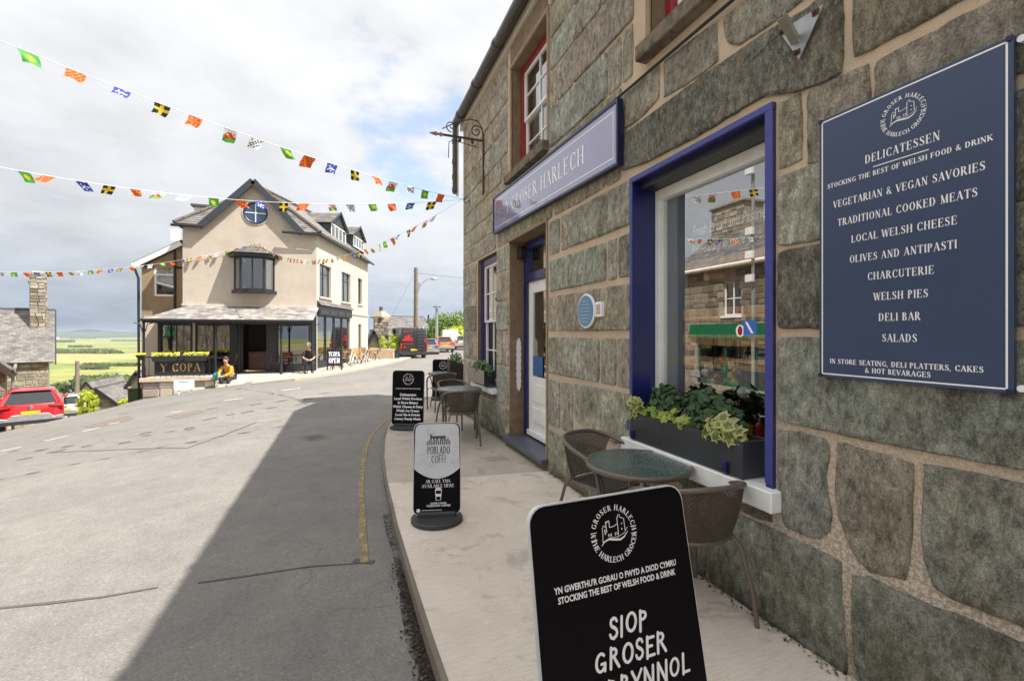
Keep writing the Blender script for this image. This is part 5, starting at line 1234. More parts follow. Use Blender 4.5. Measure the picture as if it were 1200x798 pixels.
def slates(name, P00, P10, P11, P01, tw, th, mat, par, lift=.02, tint=(.7, 1.25), hole=None):
    """staggered slates over the quad P00-P10 (eave) P01-P11 (top)"""
    P00, P10, P11, P01 = map(V, (P00, P10, P11, P01)); n = (P10-P00).cross(P01-P00).normalized()
    if n.z < 0: n = -n
    nv = max(2, int((((P01-P00).length+(P11-P10).length)/2)/th)); mb = MB(); mb.tint = 1
    mb.poly([P00-n*.01, P10-n*.01, P11-n*.01, P01-n*.01])
    for j in range(nv):
        v0, v1 = j/nv, min(1, (j+1.15)/nv)
        L0, R0, L1, R1 = P00.lerp(P01, v0), P10.lerp(P11, v0), P00.lerp(P01, v1), P10.lerp(P11, v1); ln = (R0-L0).length
        nu = max(1, int(ln/tw)); off = .5*(j % 2)
        for i in range(-1, nu+1):
            u0, u1 = max(0, (i+off+.02)/nu), min(1, (i+off+.98)/nu)
            if u1 <= u0: continue
            h = lift*random.uniform(.7, 1.4); t = random.uniform(*tint); mb.tint = (t, t*random.uniform(.97, 1.02), t*random.uniform(.95, 1.05))
            a, b, c, d = L0.lerp(R0, u0)+n*h, L0.lerp(R0, u1)+n*h, L1.lerp(R1, u1)+n*.004, L1.lerp(R1, u0)+n*.004
            mb.poly([a, b, c, d]); mb.poly([a-n*h*.9, b-n*h*.9, b, a])
    return mb.build(name, mat, par, 'stuff')
def rubble(name, fr, W_, b0, b1, mat, par, ch=.24, holes=(), lw=(.18, .55), clip=None, kind='stuff', pr=.03):
    mb = MB(); mb.tint = 1; b = b0
    while b < b1-.02:
        h = min(b1-b, ch*random.uniform(.7, 1.3)); a = 0
        if b1-b-h < ch*.3: h = b1-b
        while a < W_-.01:
            w_ = min(W_-a, random.uniform(*lw)*(ch/.24)); w_ = W_-a if W_-a-w_ < .08 else w_
            ca, cb = a+w_/2, b+h/2
            if not any(o[0]-.02 < ca < o[1]+.02 and o[2]-.02 < cb < o[3]+.02 for o in holes) and (clip is None or clip(ca, cb+h*.4)):
                g = .012; p = pr*random.uniform(.4, 1.2); t = random.uniform(.55, 1.3); mb.tint = (t, t*random.uniform(.94, 1.04), t*random.uniform(.86, 1.08))
                j = lambda: random.uniform(-.012, .012)
                o = [(a+g+j(), b+g+j()), (a+w_/2, b+g*.6+j()), (a+w_-g+j(), b+g+j()), (a+w_-g+j(), b+h-g+j()), (a+w_/2, b+h-g*.6+j()), (a+g+j(), b+h-g+j())]
                k = len(mb.v); mb.v += [tuple(fr.p(x, y, .001)) for x, y in o]+[tuple(fr.p(ca+(x-ca)*.86, cb+(y-cb)*.82, p)) for x, y in o]
                for i in range(6): mb.face([k+i, k+(i+1) % 6, k+6+(i+1) % 6, k+6+i])
                mb.face([k+6+i for i in range(6)])
            a += w_
        b += h
    return mb.build(name, mat, par, kind)

# ================================================================== THE CAFE BUILDING ACROSS THE STREET
YF = 23.15; C0 = V((ony(371, HOR, YF).x, YF, 0)); C1 = V((ray(431).x*30, ray(431).y*30, 0)); XL = ony(214, HOR, YF).x
cafe = thing('cafe_building', 'cream rendered corner building with a pointed gable, slate roofs, black bay window and veranda', 'building', (C0.x-3, YF, -.2))
FR = Fr((XL, YF, 0), (1, 0, 0), (0, 0, 1)); SD = (C1-C0).normalized(); SL = (C1-C0).length; FS = Fr(C0, SD, (0, 0, 1))
def fa(px): return ony(px, HOR, YF).x-XL
def fz(px, py): return ony(px, py, YF).z
def sa(px):
    d = ray(px); n = FS.N; t = (C0.x*n.x+C0.y*n.y)/(d.x*n.x+d.y*n.y); return (V((d.x*t, d.y*t, 0))-C0).dot(SD)
def sz(px, py):
    d = ray(px, py); n = FS.N; t = (C0.x*n.x+C0.y*n.y)/(d.x*n.x+d.y*n.y); return EYE+d.z*t
WF = C0.x-XL; ZE = 6.18; ZB = 2.78
ga, gb, gm, gz = fa(242), fa(349), fa(297.5), fz(298, 217)
mb = MB(); facade(mb, FR, WF, ZB-.1, ZE, [(fa(275), fa(322), fz(298, 341), fz(298, 302))], .05)
k = [FR.p(ga-.1, ZE), FR.p(gb+.1, ZE), FR.p(gm, gz)]; mb.poly(k)
mb.build('front_wall', RENDER, cafe)
sw = [(sa(374.5), sa(388.2), sz(381, 348.5), sz(381, 311)), (sa(400.3), sa(410.8), sz(405.5, 354), sz(405.5, 320)), (sa(419.5), sa(424.5), sz(422, 356.5), sz(422, 326.5))]
gsh = (sa(371.8), sa(410), -.12, sz(390, 370)); gdr = (sa(420), sa(423.5), -.3, sz(422, 380))
mb = MB(); facade(mb, FS, SL, -.6, ZE, sw+[gsh, gdr], .16); mb.build('side_wall', RENDERW, cafe)
mb = MB(); mb.poly([FS.p(SL, -.6), FS.p(SL, ZE), V((-4.6, 33.5, ZE)), V((-4.6, 33.5, -.6))]); XLL = ony(168, HOR, YF).x
mb.poly([(XL, YF, -1.6), (XL, YF, ZE), (XL+.6, 33, ZE), (XL+.6, 33, -1.6)]); mb.build('back_wall', RENDER, cafe)
mb = MB(); fbar(mb, FR, -.02, WF+.02, ZB-.04, ZB+.06, .0, .06); fbar(mb, FS, .0, SL, sz(400, 366)-.05, sz(400, 366)+.04, 0, .05); mb.build('string_course', RENDERW, cafe)
for (a0, a1, b0, b1), c, cu in zip(sw, (2, 2, 1), (True, True, False)): win(FS, a0, a1, b0, b1, cafe, BLKT, .055, c, lerp(b0, b1, .72), sill=RENDERW, curtain=cu, d=-.12)
# round window
c = (fa(299.7), fz(299.7, 250)); r = 12.2/FPX*YF/1.133
mb = MB(); n = 32
for (r0, r1, d0, d1, ) in ((r*1.0, r*1.16, .012, .03),):
    o = [(cos(2*pi*i/n), sin(2*pi*i/n)) for i in range(n)]
    k = len(mb.v); mb.v += [tuple(FR.p(c[0]+x*r0, c[1]+y*r0, .03)) for x, y in o]+[tuple(FR.p(c[0]+x*r1, c[1]+y*r1, .03)) for x, y in o]+[tuple(FR.p(c[0]+x*r1, c[1]+y*r1, 0)) for x, y in o]
    for i in range(n): j = (i+1) % n; mb.face([k+i, k+j, k+n+j, k+n+i]); mb.face([k+n+i, k+n+j, k+2*n+j, k+2*n+i])
rw = mb.build('round_window', RENDERW, cafe, smooth=30)
mb = MB(); mb.tube([FR.p(c[0]+r*.97*cos(2*pi*i/n), c[1]+r*.97*sin(2*pi*i/n), .02) for i in range(n)], .045, 6, closed=True); mb.build('frame', M('dark_blue_frame', (.02, .03, .09), .4), rw)
mb = MB(); mb.poly([FR.p(c[0]+r*cos(2*pi*i/n), c[1]+r*sin(2*pi*i/n), .006) for i in range(n)]); mb.build('pane', M('blue_sky_glass', (.03, .07, .16), .08, spec=.9, var=.3, vs=3), rw)
mb = MB(); fbar(mb, FR, c[0]-.018, c[0]+.018, c[1]-r, c[1]+r, .012, .03); fbar(mb, FR, c[0]-r, c[0]+r, c[1]-.018, c[1]+.018, .013, .028); mb.build('glazing_bar', WHITE, rw)
# oriel bay window with its own slate roof
bz0, bz1 = fz(298, 341), fz(298, 303); a0, a1 = fa(274), fa(322); ins = .28; dp_ = .55
B0, B1, B2, B3 = FR.p(a0, 0, 0), FR.p(a0+ins*1.2, 0, dp_), FR.p(a1-ins*1.2, 0, dp_), FR.p(a1, 0, 0); up = V((0, 0, 1))
mb = MB(); mb.prism([p+up*(bz0-.12) for p in (B0-V((.09, 0, 0)), B1+V((-.05, -.09, 0)), B2+V((.05, -.09, 0)), B3+V((.09, 0, 0)))], up*.12); mb.build('bay_base', BLKT, cafe)
for i, (p, q) in enumerate(((B0, B1), (B1, B2), (B2, B3))):
    f = Fr(p, q-p, up); w_ = (q-p).length; win(f, 0, w_, bz0, bz1, cafe, BLKT, .07, 1 if i != 1 else 2, None, d=.0, curtain=(i == 0), name='bay_window')
mb = MB(); e = .22; mb.prism([p+up*bz1 for p in (B0+V((-e, 0, 0)), B1+V((-e*.8, -e, 0)), B2+V((e*.8, -e, 0)), B3+V((e, 0, 0)))], up*.13); mb.build('bay_cornice', BLKT, cafe, bevel=.02)
Rf = [p+up*(bz1+.13) for p in (B0+V((-e-.1, 0, 0)), B1+V((-e, -e-.06, 0)), B2+V((e, -e-.06, 0)), B3+V((e+.1, 0, 0)))]; pk = FR.p((a0+a1)/2, bz1+.62, 0)
for i in range(3): slates('bay_roof', Rf[i], Rf[i+1], pk.lerp(Rf[i+1], .12), pk.lerp(Rf[i], .12), .22, .14, SLATE, cafe)
# main roofs
E0 = V((XL-.25, YF-.25, ZE)); E1 = C0+V((.18, -.28, ZE)); E2 = C1+V((.35, .3, ZE)); R1 = atZ(306, 222, 22.6); R2 = V((-1.6, 30.5, R1.z)); E3 = V((XL-.1, 33, ZE))
mb = MB(); EA, EB = V((FR.p(ga, 0).x, YF-.25, ZE)), V((FR.p(gb, 0).x, YF-.25, ZE)); mb.poly([E0, EA, R1]); mb.poly([EB, E1, R1]); mb.poly([E1, E2, R2, R1]); mb.poly([E0, R1, R2, E3]); mb.poly([E2, E3, R2]); mb.build('roof_deck', DARK, cafe)
slates('roof_slates', E1+up*.03, E2+up*.03, R2+up*.03, R1+up*.03, .30, .2, SLATE, cafe); slates('roof_slates', E3+up*.03, E0+up*.03, R1+up*.03, R2+up*.03, .30, .2, SLATE, cafe)
slates('roof_slates', E0+up*.03, EA+up*.03, R1.lerp(EA, .02)+up*.03, R1.lerp(E0, .02)+up*.03, .30, .2, SLATE, cafe); slates('roof_slates', EB+up*.03, E1+up*.03, R1.lerp(E1, .02)+up*.03, R1.lerp(EB, .02)+up*.03, .30, .2, SLATE, cafe)
mb = MB()
for p, q in ((E1, R1), (R1, R2), (E0, R1)):
    m = int((q-p).length/.4)
    for i in range(m): mb.tube([p.lerp(q, i/m)+up*.07, p.lerp(q, (i+.93)/m)+up*.08], .085, 6)
mb.build('ridge_tiles', RIDGE, cafe, 'stuff')
# the gable's own roof runs back from the wall face
ap = FR.p(gm, gz+.12, .22); bp = V((ap.x, YF+3.0, ap.z)); 
for s, a in ((-1, ga), (1, gb)):
    lo = FR.p(a+s*.22, ZE-.06, .22); lb = V((lo.x, YF+.9, lo.z+.0)); slates('gable_slates', lo, V((lo.x, YF+2.6, lo.z)), bp, ap, .28, .2, SLATE, cafe)
    mb = MB(); d = (ap-lo); mb.bar(lo-V((0, .02, .0)), ap-V((0, .02, 0)), .06, .26, up=(0, 0, 1)); mb.build('bargeboard', ANTH, cafe)
# gutters under the eaves and the return eave left
mb = MB(); mb.tube([E1+V((-1.6, -.02, -.05)), E1+V((0, -.02, -.05)), E2+V((.04, 0, -.05))], .06, 8); mb.tube([E0+V((-.1, 0, -.05)), FR.p(ga-.1, ZE-.05, .28)], .06, 8); mb.build('gutter', BLKT, cafe, smooth=True)
mb = MB(); mb.poly([E1+up*-.02, E2+up*-.02, C1+up*(ZE-.02), C0+up*(ZE-.02)]); mb.build('soffit', BLKT, cafe)
# dormers on the side roof
def dormer(s0, s1, zb_, zt_, zr, par=cafe):
    p = FS.p(s0, 0, -.55); f = Fr(p, SD, up); w_ = s1-s0; back = -FS.N*2.2
    win(f, .0, w_, zb_, zt_, par, WHITE, .07, 4, None, d=.02, name='dormer_window')
    mb = MB(); mb.prism([f.p(-.09, zb_-.1, .0), f.p(-.002, zb_-.1, .0), f.p(-.002, zt_, .0), f.p(-.09, zt_, 0)], back); mb.prism([f.p(w_+.002, zb_-.1, 0), f.p(w_+.09, zb_-.1, 0), f.p(w_+.09, zt_, 0), f.p(w_+.002, zt_, 0)], back); mb.build('dormer_cheek', ANTH, par)
    mb = MB(); mb.prism([f.p(-.12, zt_, .03), f.p(w_+.12, zt_, .03), f.p(w_/2, zr-.06, .03)], back*.1); mb.build('dormer_gable', ANTH, par)
    for s, a in ((0, -.2), (1, w_+.2)): slates('dormer_slates', f.p(a, zt_-.05, .12), f.p(a, zt_-.05, .12)+back, f.p(w_/2, zr, .12)+back, f.p(w_/2, zr, .12), .3, .2, SLATE, par)
    mb = MB(); mb.bar(f.p(-.18, zt_-.04, .14), f.p(w_/2, zr+.0, .14), .04, .12); mb.bar(f.p(w_+.18, zt_-.04, .14), f.p(w_/2, zr+.0, .14), .04, .12); mb.build('dormer_barge', ANTH, par)
def sbz(px, py): # height on the dormer face plane
    n = FS.N; q = FS.p(0, 0, -.55); d = ray(px, py); t = (q.x*n.x+q.y*n.y)/(d.x*n.x+d.y*n.y); return EYE+d.z*t
def sba(px):
    n = FS.N; q = FS.p(0, 0, -.55); d = ray(px); t = (q.x*n.x+q.y*n.y)/(d.x*n.x+d.y*n.y); return (V((d.x*t, d.y*t, 0))-V((C0.x, C0.y, 0))).dot(SD)
dormer(sba(388), sba(405), sbz(396, 283), sbz(396, 266), sbz(396, 249)); dormer(sba(414), sba(426), sbz(420, 292), sbz(420, 279), sbz(420, 266))
# left dormer with a white cheek
q = V((XL+.2, YF+1.2, 0)); mb = MB(); mb.box(XL+.15, XL+1.3, YF+1.0, YF+2.2, 6.3, fz(240, 238)+.05); mb.build('left_dormer', WHITE, cafe)
mb = MB(); mb.box(XL+.05, XL+1.5, YF+.85, YF+2.4, fz(240, 238)+.052, fz(240, 238)+.14); mb.build('left_dormer_roof', SLATE if False else RIDGE, cafe)
# brown pebbledashed wing
YW = YF+1.0; wx0, wx1 = ony(166, HOR, YW).x, ony(214, HOR, YW).x; FW = Fr((wx0, YW, 0), (1, 0, 0), up); wa = lambda px: ony(px, HOR, YW).x-wx0; wz = lambda px, py: ony(px, py, YW).z
zl_, zr_ = wz(163, 313), wz(209, 290); o_ = (wa(180.5), wa(206), wz(190, 347), wz(190, 312)); WW = wx1-wx0
mb = MB(); facade(mb, FW, WW, -1.6, zl_, [o_], .1); mb.poly([FW.p(0, zl_), FW.p(WW, zl_), FW.p(WW, zr_+.05)]); mb.poly([(wx0, YW, -2.6), (wx0, YW+5, -2.6), (wx0, YW+5, zl_), (wx0, YW, zl_)]); mb.build('wing_wall', PEBB, cafe)
win(FW, *o_, cafe, WHITE, .075, 1, lerp(o_[2], o_[3], .72), d=-.03, glass=glass_mat('wing_glass', .3, .8, (.4, .42, .42)), name='wing_window')
mb = MB()
for (a, b, c_, d_) in ((.28, .82, .45, .62), (.28, .86, .18, .38)): fbar(mb, FW, lerp(o_[0], o_[1], a), lerp(o_[0], o_[1], b), lerp(o_[2], o_[3], c_), lerp(o_[2], o_[3], d_), -.16, -.15)
mb.build('window_poster', WHITE, cafe)
mb = MB(); p, q = FW.p(-.25, zl_+.02, .2), FW.p(WW, zr_+.16, .2); mb.bar(p, q, .05, .2); mb.build('wing_barge', WHITE, cafe); mb = MB(); mb.prism([p+up*.1, q+up*.1, q+up*.16, p+up*.16], (0, 5, 0)); mb.build('wing_roof', RIDGE, cafe)
mb = MB(); mb.tube([FW.p(-.2, zl_-.1, .12), FW.p(-.08, zl_-.5, .1), FW.p(-.06, -1.6, .1)], .05, 8); mb.tube([FW.p(WW-.28, zr_-.1, .05), FW.p(WW-.28, ZB-.2, .05)], .05, 8); mb.build('drainpipe', BLKT, cafe, smooth=True)
mb = MB(); f = Fr(atZ(200.5, 282, 23.6), (1, 0, 0), up); fbar(mb, f, 0, .42, 0, .6, 0, .05); mb.build('open_casement', WHITE, cafe)
# veranda: slate pent roof, posts, deck, ground floor front
YD = 21.55; zev = 2.12; vx0, vx1 = ony(166, HOR, YD).x, ony(367, HOR, YD).x; tx0, tx1 = ony(222, HOR, YF).x, C0.x+.1
slates('veranda_slates', (vx0, YD, zev), (vx1, YD, zev), (tx1, YF, ZB-.02), (tx0, YF, ZB-.02), .26, .17, SLATEL, cafe, tint=(.8, 1.5)); slates('veranda_slates', (vx0, YW, zev), (vx0, YD, zev), (tx0, YF, ZB-.02), (tx0, YW, ZB-.02), .26, .17, SLATEL, cafe)
mb = MB(); mb.poly([(vx0, YD, zev), (vx1, YD, zev), (tx1, YF, ZB-.06), (tx0, YF, ZB-.06)]); mb.build('veranda_boards', BLKT, cafe)
mb = MB(); mb.box(vx0, vx1, YD+.02, YD+.12, zev-.14, zev-.02); mb.box(vx0, vx0+.1, YD+.12, YW, zev-.14, zev-.02); mb.tube([(vx0-.05, YD-.05, zev-.03), (vx1+.05, YD-.05, zev-.03)], .05, 8); mb.build('veranda_beam', BLKT, cafe)
YP = 21.75
for px in (168.5, 252.5, 272, 329.5, 366):
    x = ony(px, HOR, YP).x; yy = YP if px not in (272,) else YF-.05; mb = MB(); mb.tube([(x, yy, -.2), (x, yy, .25)], .06, 8); mb.tube([(x, yy, .25), (x, yy, zev-.1)], .042, 8); mb.tube([(x+.32, yy, zev-.14), (x+.12, yy, zev-.2), (x+.04, yy, zev-.5)], .018, 5); mb.tube([(x-.32, yy, zev-.14), (x-.12, yy, zev-.2), (x-.04, yy, zev-.5)], .018, 5); mb.build('veranda_post', BLKT, cafe, smooth=True)
GX0 = ony(168, HOR, YF).x; FG = Fr((GX0, YF, 0), (1, 0, 0), up); g_ = lambda px: ony(px, HOR, YF).x-GX0
ops = [(g_(188), g_(224), .25, 1.95), (g_(229), g_(270), .25, 1.95), (g_(284.5), g_(312), -.15, 1.95), (g_(324.5), g_(363), .1, 1.95)]
mb = MB(); facade(mb, FG, C0.x-GX0, -.2, 2.2, ops, .15); mb.build('shopfront', M('anthracite_shopfront', (.028, .031, .038), .5), cafe)
CREAMP = RENDER; mb = MB(); fbar(mb, FG, g_(169.5), g_(185), -.2, 2.3, .0, .04); mb.build('pillar', CREAMP, cafe); mb = MB(); fbar(mb, FG, g_(226), g_(229), -.2, 2.2, .0, .03); mb.build('pillar', CREAMP, cafe)
g4 = glass_mat('shopfront_glass', .25, .8, (.5, .52, .52))
win(FG, *ops[0], cafe, BLKT, .05, 2, None, d=-.08, glass=g4, name='shop_window'); win(FG, *ops[1], cafe, BLKT, .05, 2, None, d=-.08, glass=g4, name='shop_window'); win(FG, *ops[3], cafe, BLKT, .05, 1, None, d=-.08, glass=g4, name='shop_window')
a, b, c_, d_ = ops[2]; mb = MB(); fbar(mb, FG, a, b, c_, d_, -1.4, -1.35); mb.build('entrance_back', DARK, cafe)
mb = MB(); fbar(mb, FG, a+.12, b-.06, -.15, .66, -.7, -.6); fbar(mb, FG, a+.08, b-.02, .66, .71, -.74, -.55); mb.build('counter', M('mahogany', (.12, .035, .02), .35, var=.3), cafe, bevel=.01)
mb = MB(); mb.box(GX0+.1, C0.x-.2, YF+1.6, YF+1.65, -.2, 2.6); mb.build('inner_wall', DARK, cafe)
# side shopfront
a0, a1, b0, b1 = gsh; mb = MB(); fbar(mb, FS, a0-.05, a1+.05, b1-.04, sz(390, 360)-.02, .0, .12); mb.build('fascia', BLKT, cafe, bevel=.01)
mb = MB()
for i in range(4): u = lerp(a0, a1, (i+.08)/4); v = lerp(a0, a1, (i+.92)/4); fbar(mb, FS, u, v, b1+.02, b1+.22, .121, .14)
mb.build('fascia_panel', ANTH, cafe)
slates('fascia_slates', FS.p(a0-.05, sz(390, 360)-.02, .2), FS.p(a1+.1, sz(390, 360)-.02, .2), FS.p(a1+.1, sz(390, 360)+.2, 0), FS.p(a0-.05, sz(390, 360)+.2, 0), .3, .15, SLATE, cafe)
for i in range(4): u = lerp(a0, a1, i/4+.01); v = lerp(a0, a1, (i+1)/4-.01); win(FS, u, v, b0+.3, b1-.04, cafe, BLKT, .07, 1, None, d=-.06, glass=g4, name='side_shop_window')
mb = MB(); fbar(mb, FS, a0, a1, b0-.2, b0+.3, -.1, -.04); mb.build('stall_riser', BLKT, cafe)
a0, a1, b0, b1 = gdr; mb = MB(); fbar(mb, FS, a0, a1, b0, b1, -.14, -.10); mb.build('side_door', BLKT, cafe)
# deck, steps, retaining wall
dk = thing('cafe_terrace', 'raised stone terrace with pale rubble retaining wall and steps in front of the cafe', 'terrace', (vx0, 21.6, -.2))
x1_ = ony(349, HOR, 21.6).x; xw = ony(252, HOR, 21.6).x; xl = ony(166, HOR, 21.6).x
mb = MB(); mb.box(xl, C0.x+.1, 21.62, YF+.65, -.34, -.2); mb.box(xl+.02, xw, 21.66, YF, -2.4, -.34); mb; mb.build('deck', CONC, dk)
mb = MB(); mb.box(xl-.06, xw+.02, 21.52, 21.8, -.345, -.185); mb.build('coping', M('pale_coping', (.55, .46, .36), .9, bs=40), dk, bevel=.01)
fr = Fr((xl, 21.66, 0), (1, 0, 0), up); rubble('rubble_stones', fr, xw-xl, -1.9, -.345, RUBW, dk, .30, lw=(.25, .6), pr=.06)
for i, (p0, p1, y_, zt_) in enumerate([(252, 349, 21.25, -.34), (252, 322, 20.9, -.47), (252, 300, 20.6, -.6)]): mb = MB(); mb.box(ony(p0, HOR, y_).x, ony(p1, HOR, y_).x, y_, 21.64-.35*i+.0, -1.2, zt_); mb.build('step', CONC, dk, bevel=.01)
mb = MB(); mb.tube([(xl+.05, 21.6, .62), (xw, 21.6, .62)], .02, 6); mb.tube([(xl+.05, 21.6, .62), (xl+.05, YF, .62)], .02, 6)
mb.build('handrail', BLKT, dk, smooth=True)
for i in range(14): x = lerp(xl+.05, xw, i/13); mb = MB(); mb.tube([(x, 21.6, -.19), (x, 21.6, .62)], .010, 5); mb.build('baluster', BLKT, dk)
# gold lettered banner, planters on the rail
bx0, bx1 = ony(181, HOR, 21.5).x, ony(239.5, HOR, 21.5).x; bn = thing('cafe_banner', 'black board with gold Y COPA lettering on the terrace railing', 'sign', ((bx0+bx1)/2, 21.5, -.12)); zb_, zt_ = ony(210, 439.3, 21.5).z, ony(210, 420.5, 21.5).z
mb = MB(); mb.box(bx0, bx1, 21.5, 21.53, zb_, zt_); mb.build('board', BLKT, bn, bevel=.004); fr = Fr((bx0, 21.498, zb_), (1, 0, 0), up); mb = MB(); W_ = bx1-bx0; H_ = zt_-zb_
ribs(mb, ribtext('Y COPA', SER, W_*.52, H_*.22, H_*.5, track=.12, wmax=W_*.80), fr, .003); mb.build('lettering', GOLD, bn)
YFL = leaf_mat('yellow_flower', (.65, .55, .05), (.35, .45, .06))
for lab, a, b in (('left black trough of yellow flowers on the cafe railing', 178, 210), ('right black trough of yellow flowers on the cafe railing', 216, 244)):
    x0_, x1_b = ony(a, HOR, 21.45).x, ony(b, HOR, 21.45).x; t = thing('flower_trough', lab, 'planter', ((x0_+x1_b)/2, 21.45, .5)); mb = MB(); mb.prism([(x0_+.06, 21.35, .45), (x1_b-.06, 21.35, .45), (x1_b, 21.35, .66), (x0_, 21.35, .66)], (0, .2, 0)); mb.build('trough', BLKT, t)
    mb = MB(); mb.tint = 1
    for i in range(240): leaf(mb, (random.uniform(x0_, x1_b), 21.45+random.uniform(-.1, .1), .67+random.random()*.13), (random.uniform(-1, 1), -1, 1), .07, OVAL)
    tag(mb.build('yellow_flowers', YFL, None), lab.replace('black trough of ', 'row of ').replace('on the', 'in the trough on the'), 'flowers')
hb = atZ(164.5, 416, 17.6); t = thing('hanging_basket', 'small dark flower basket at the left corner post of the cafe veranda', 'basket', tuple(hb)); mb = MB(); mb.lathe([(.05, -.2), (.16, -.02), (.17, 0)], hb, 10); mb.build('bowl', BLKT, t); mb = MB(); mb.tint = 1
for i in range(60): leaf(mb, hb+V((random.uniform(-.17, .17), random.uniform(-.17, .17), random.uniform(0, .08))), (0, -1, 1), .07, OVAL)
mb.build('flowers', YFL, t, 'stuff')
# street name plate
sx0, sx1 = hit(204, 470), hit(228, 463); ys_ = 20.9; x0_, x1_b = ony(203.5, HOR, ys_).x, ony(227.5, HOR, ys_).x; zt_, zb_ = ony(215, 445.5, ys_).z, ony(215, 457, ys_).z
t = thing('street_sign', 'white street notice on two short white posts below the terrace wall', 'sign', ((x0_+x1_b)/2, ys_, -1)); mb = MB(); mb.box(x0_, x1_b, ys_, ys_+.03, zb_, zt_); mb.build('plate', PRINTW, t, bevel=.004)
mb = MB(); fr = Fr((x0_, ys_-.001, zb_), (1, 0, 0), up); W_ = x1_b-x0_; H_ = zt_-zb_; R_ = [([(W_*.25, H_*.84), (W_*.75, H_*.84)], [.05, .05])]
for j, (l, r_) in enumerate(((.14, .86), (.12, .9), (.2, .8), (.16, .84))): R_ += [([(W_*(l+(r_-l)*q/9), H_*(.66-.15*j)), (W_*(l+(r_-l)*(q+.7)/9), H_*(.66-.15*j))], [.022, .022]) for q in range(9)]
ribs(mb, R_, fr, .001); mb.build('print', M('grey_small_print', (.35, .36, .38), .6), t)
for q in (.24, .8): x = lerp(x0_, x1_b, q); mb = MB(); mb.box(x-.025, x+.025, ys_+.031, ys_+.07, G(x, ys_)-.05, zb_+.1); mb.build('post', WHITE, t)
# kerbed pavement in front of the cafe's right side
P = [hit(*q) for q in ((346, 446.5), (378, 441.5), (420, 434.5), (449, 428.5), (466, 424.5))]
mb = MB(); Q = [V((C0.x-.9, 21.6, 0)), P[0], P[1], P[2], P[3], P[4], V((2.8, 34, 0)), C1+SD*.3, C0-SD*.02]; lo_ = V((ony(252, HOR, 20.2).x, 20.1, 0))
tri = []; Q = [(q.x, q.y) for q in Q]
def pvz(x, y): return max(G(x, y)+.10, -.34 if x > -1.6 else -9)
k = len(mb.v); L1 = [(P[0].x-1.5, P[0].y+.25), (P[0].x, P[0].y), (P[1].x, P[1].y), (P[2].x, P[2].y), (P[3].x, P[3].y), (P[4].x, P[4].y), (P[4].x+2.2, 36)]; L2 = [(C0.x-1.9, 21.62), (C0.x-.6, 21.62), (C0.x+.05, YF+.2)]+[tuple((C0+SD*s_).xy) for s_ in (3, 5.5, SL, SL+3)]
for a, b in zip(L1, L2): mb.v += [(a[0], a[1], G(*a)-.1), (a[0], a[1], pvz(*a)), (b[0], b[1], -.215 if b[1] < 24 else max(-.23, pvz(*b)))]
for i in range(len(L1)-1):
    mb.face([3*i, 3*i+3, 3*i+4, 3*i+1]); mb.face([3*i+1, 3*i+4, 3*i+5, 3*i+2])
mb.build('cafe_pavement', concrete_mat('pink_paving', (.50, .42, .33), (.42, .36, .29), False), None, 'structure')

# ---- terrace furniture
ORW = M('orange_varnished_wood', (.55, .27, .06), .45, var=.3, vs=20); BRW = M('reddish_brown_wood', (.22, .07, .03), .5, var=.3, vs=20)
def slat_chair(wood):
    t = thing('folding_chair', '', 'chair', (0, 0, 0), group='slatted wooden cafe chairs'); B = lambda m, n, mt: m.build(n, mt, t, world=False)
    for i in range(4): m = MB(); m.box(-.2, .2, -.2+i*.1, -.2+i*.1+.08, .43, .45); B(m, 'seat_slat', wood)
    for i in range(4): m = MB(); m.box(-.2, .2, -.24-.012*i, -.225-.012*i, .56+i*.085, .625+i*.085); B(m, 'back_slat', wood)
    for s in (-1, 1): m = MB(); m.bar((s*.21, -.28, .88), (s*.21, .22, 0), .025, .025); B(m, 'leg', BLKT); m = MB(); m.bar((s*.21, .16, .43), (s*.21, -.28, 0), .025, .025); B(m, 'leg', BLKT)
    return t
def cafe_table(wood):
    t = thing('wooden_table', '', 'table', (0, 0, 0), group='slatted wooden cafe tables'); B = lambda m, n, mt: m.build(n, mt, t, world=False)
    for i in range(6): m = MB(); m.box(-.35, .35, -.3+i*.1, -.3+i*.1+.085, .70, .725); B(m, 'top_slat', wood)
    for s in (-1, 1):
        for q in (-1, 1): m = MB(); m.bar((s*.3, q*.25, .70), (s*.3, -q*.25, 0), .025, .025); B(m, 'leg', BLKT)
    return t
sco, scb, cto, ctb = slat_chair(ORW), slat_chair(BRW), cafe_table(ORW), cafe_table(BRW)
def tz(x, y): return -.2 if y < YF and x < C0.x else max(-.23, G(x, y)+.1)+.0
def sidepos(px, out): s_ = sa(px); p = FS.p(s_, 0, out); return p
used = {id(sco): 0, id(scb): 0, id(cto): 0, id(ctb): 0}
def put(proto, x, y, rz, lab): place(proto, used[id(proto)] > 0, (x, y, tz(x, y)), rad(rz), lab); used[id(proto)] += 1
for px, out, rz, lab in ((376, .75, 160, 'orange slatted chair at the cafe corner, just left of the open sign'), (383, .9, 100, 'orange slatted chair right behind the black open sign'), (395, 1.1, 200, 'orange slatted chair first to the right of the open sign'), (402, .9, 150, 'orange slatted chair second to the right of the open sign'), (411, .8, 90, 'orange slatted chair left of the narrow black side door'), (424, .9, 100, 'orange slatted chair farthest right, beyond the narrow black side door')):
    p = sidepos(px, out); put(sco, p.x, p.y, rz, lab)
for px, out, rz, lab in ((389, .7, 18, 'orange slatted table behind the open sign'), (407, .9, 18, 'orange slatted table left of the narrow side door'), (418, .9, 18, 'orange slatted table in front of the narrow side door')): p = sidepos(px, out); put(cto, p.x, p.y, rz, lab)
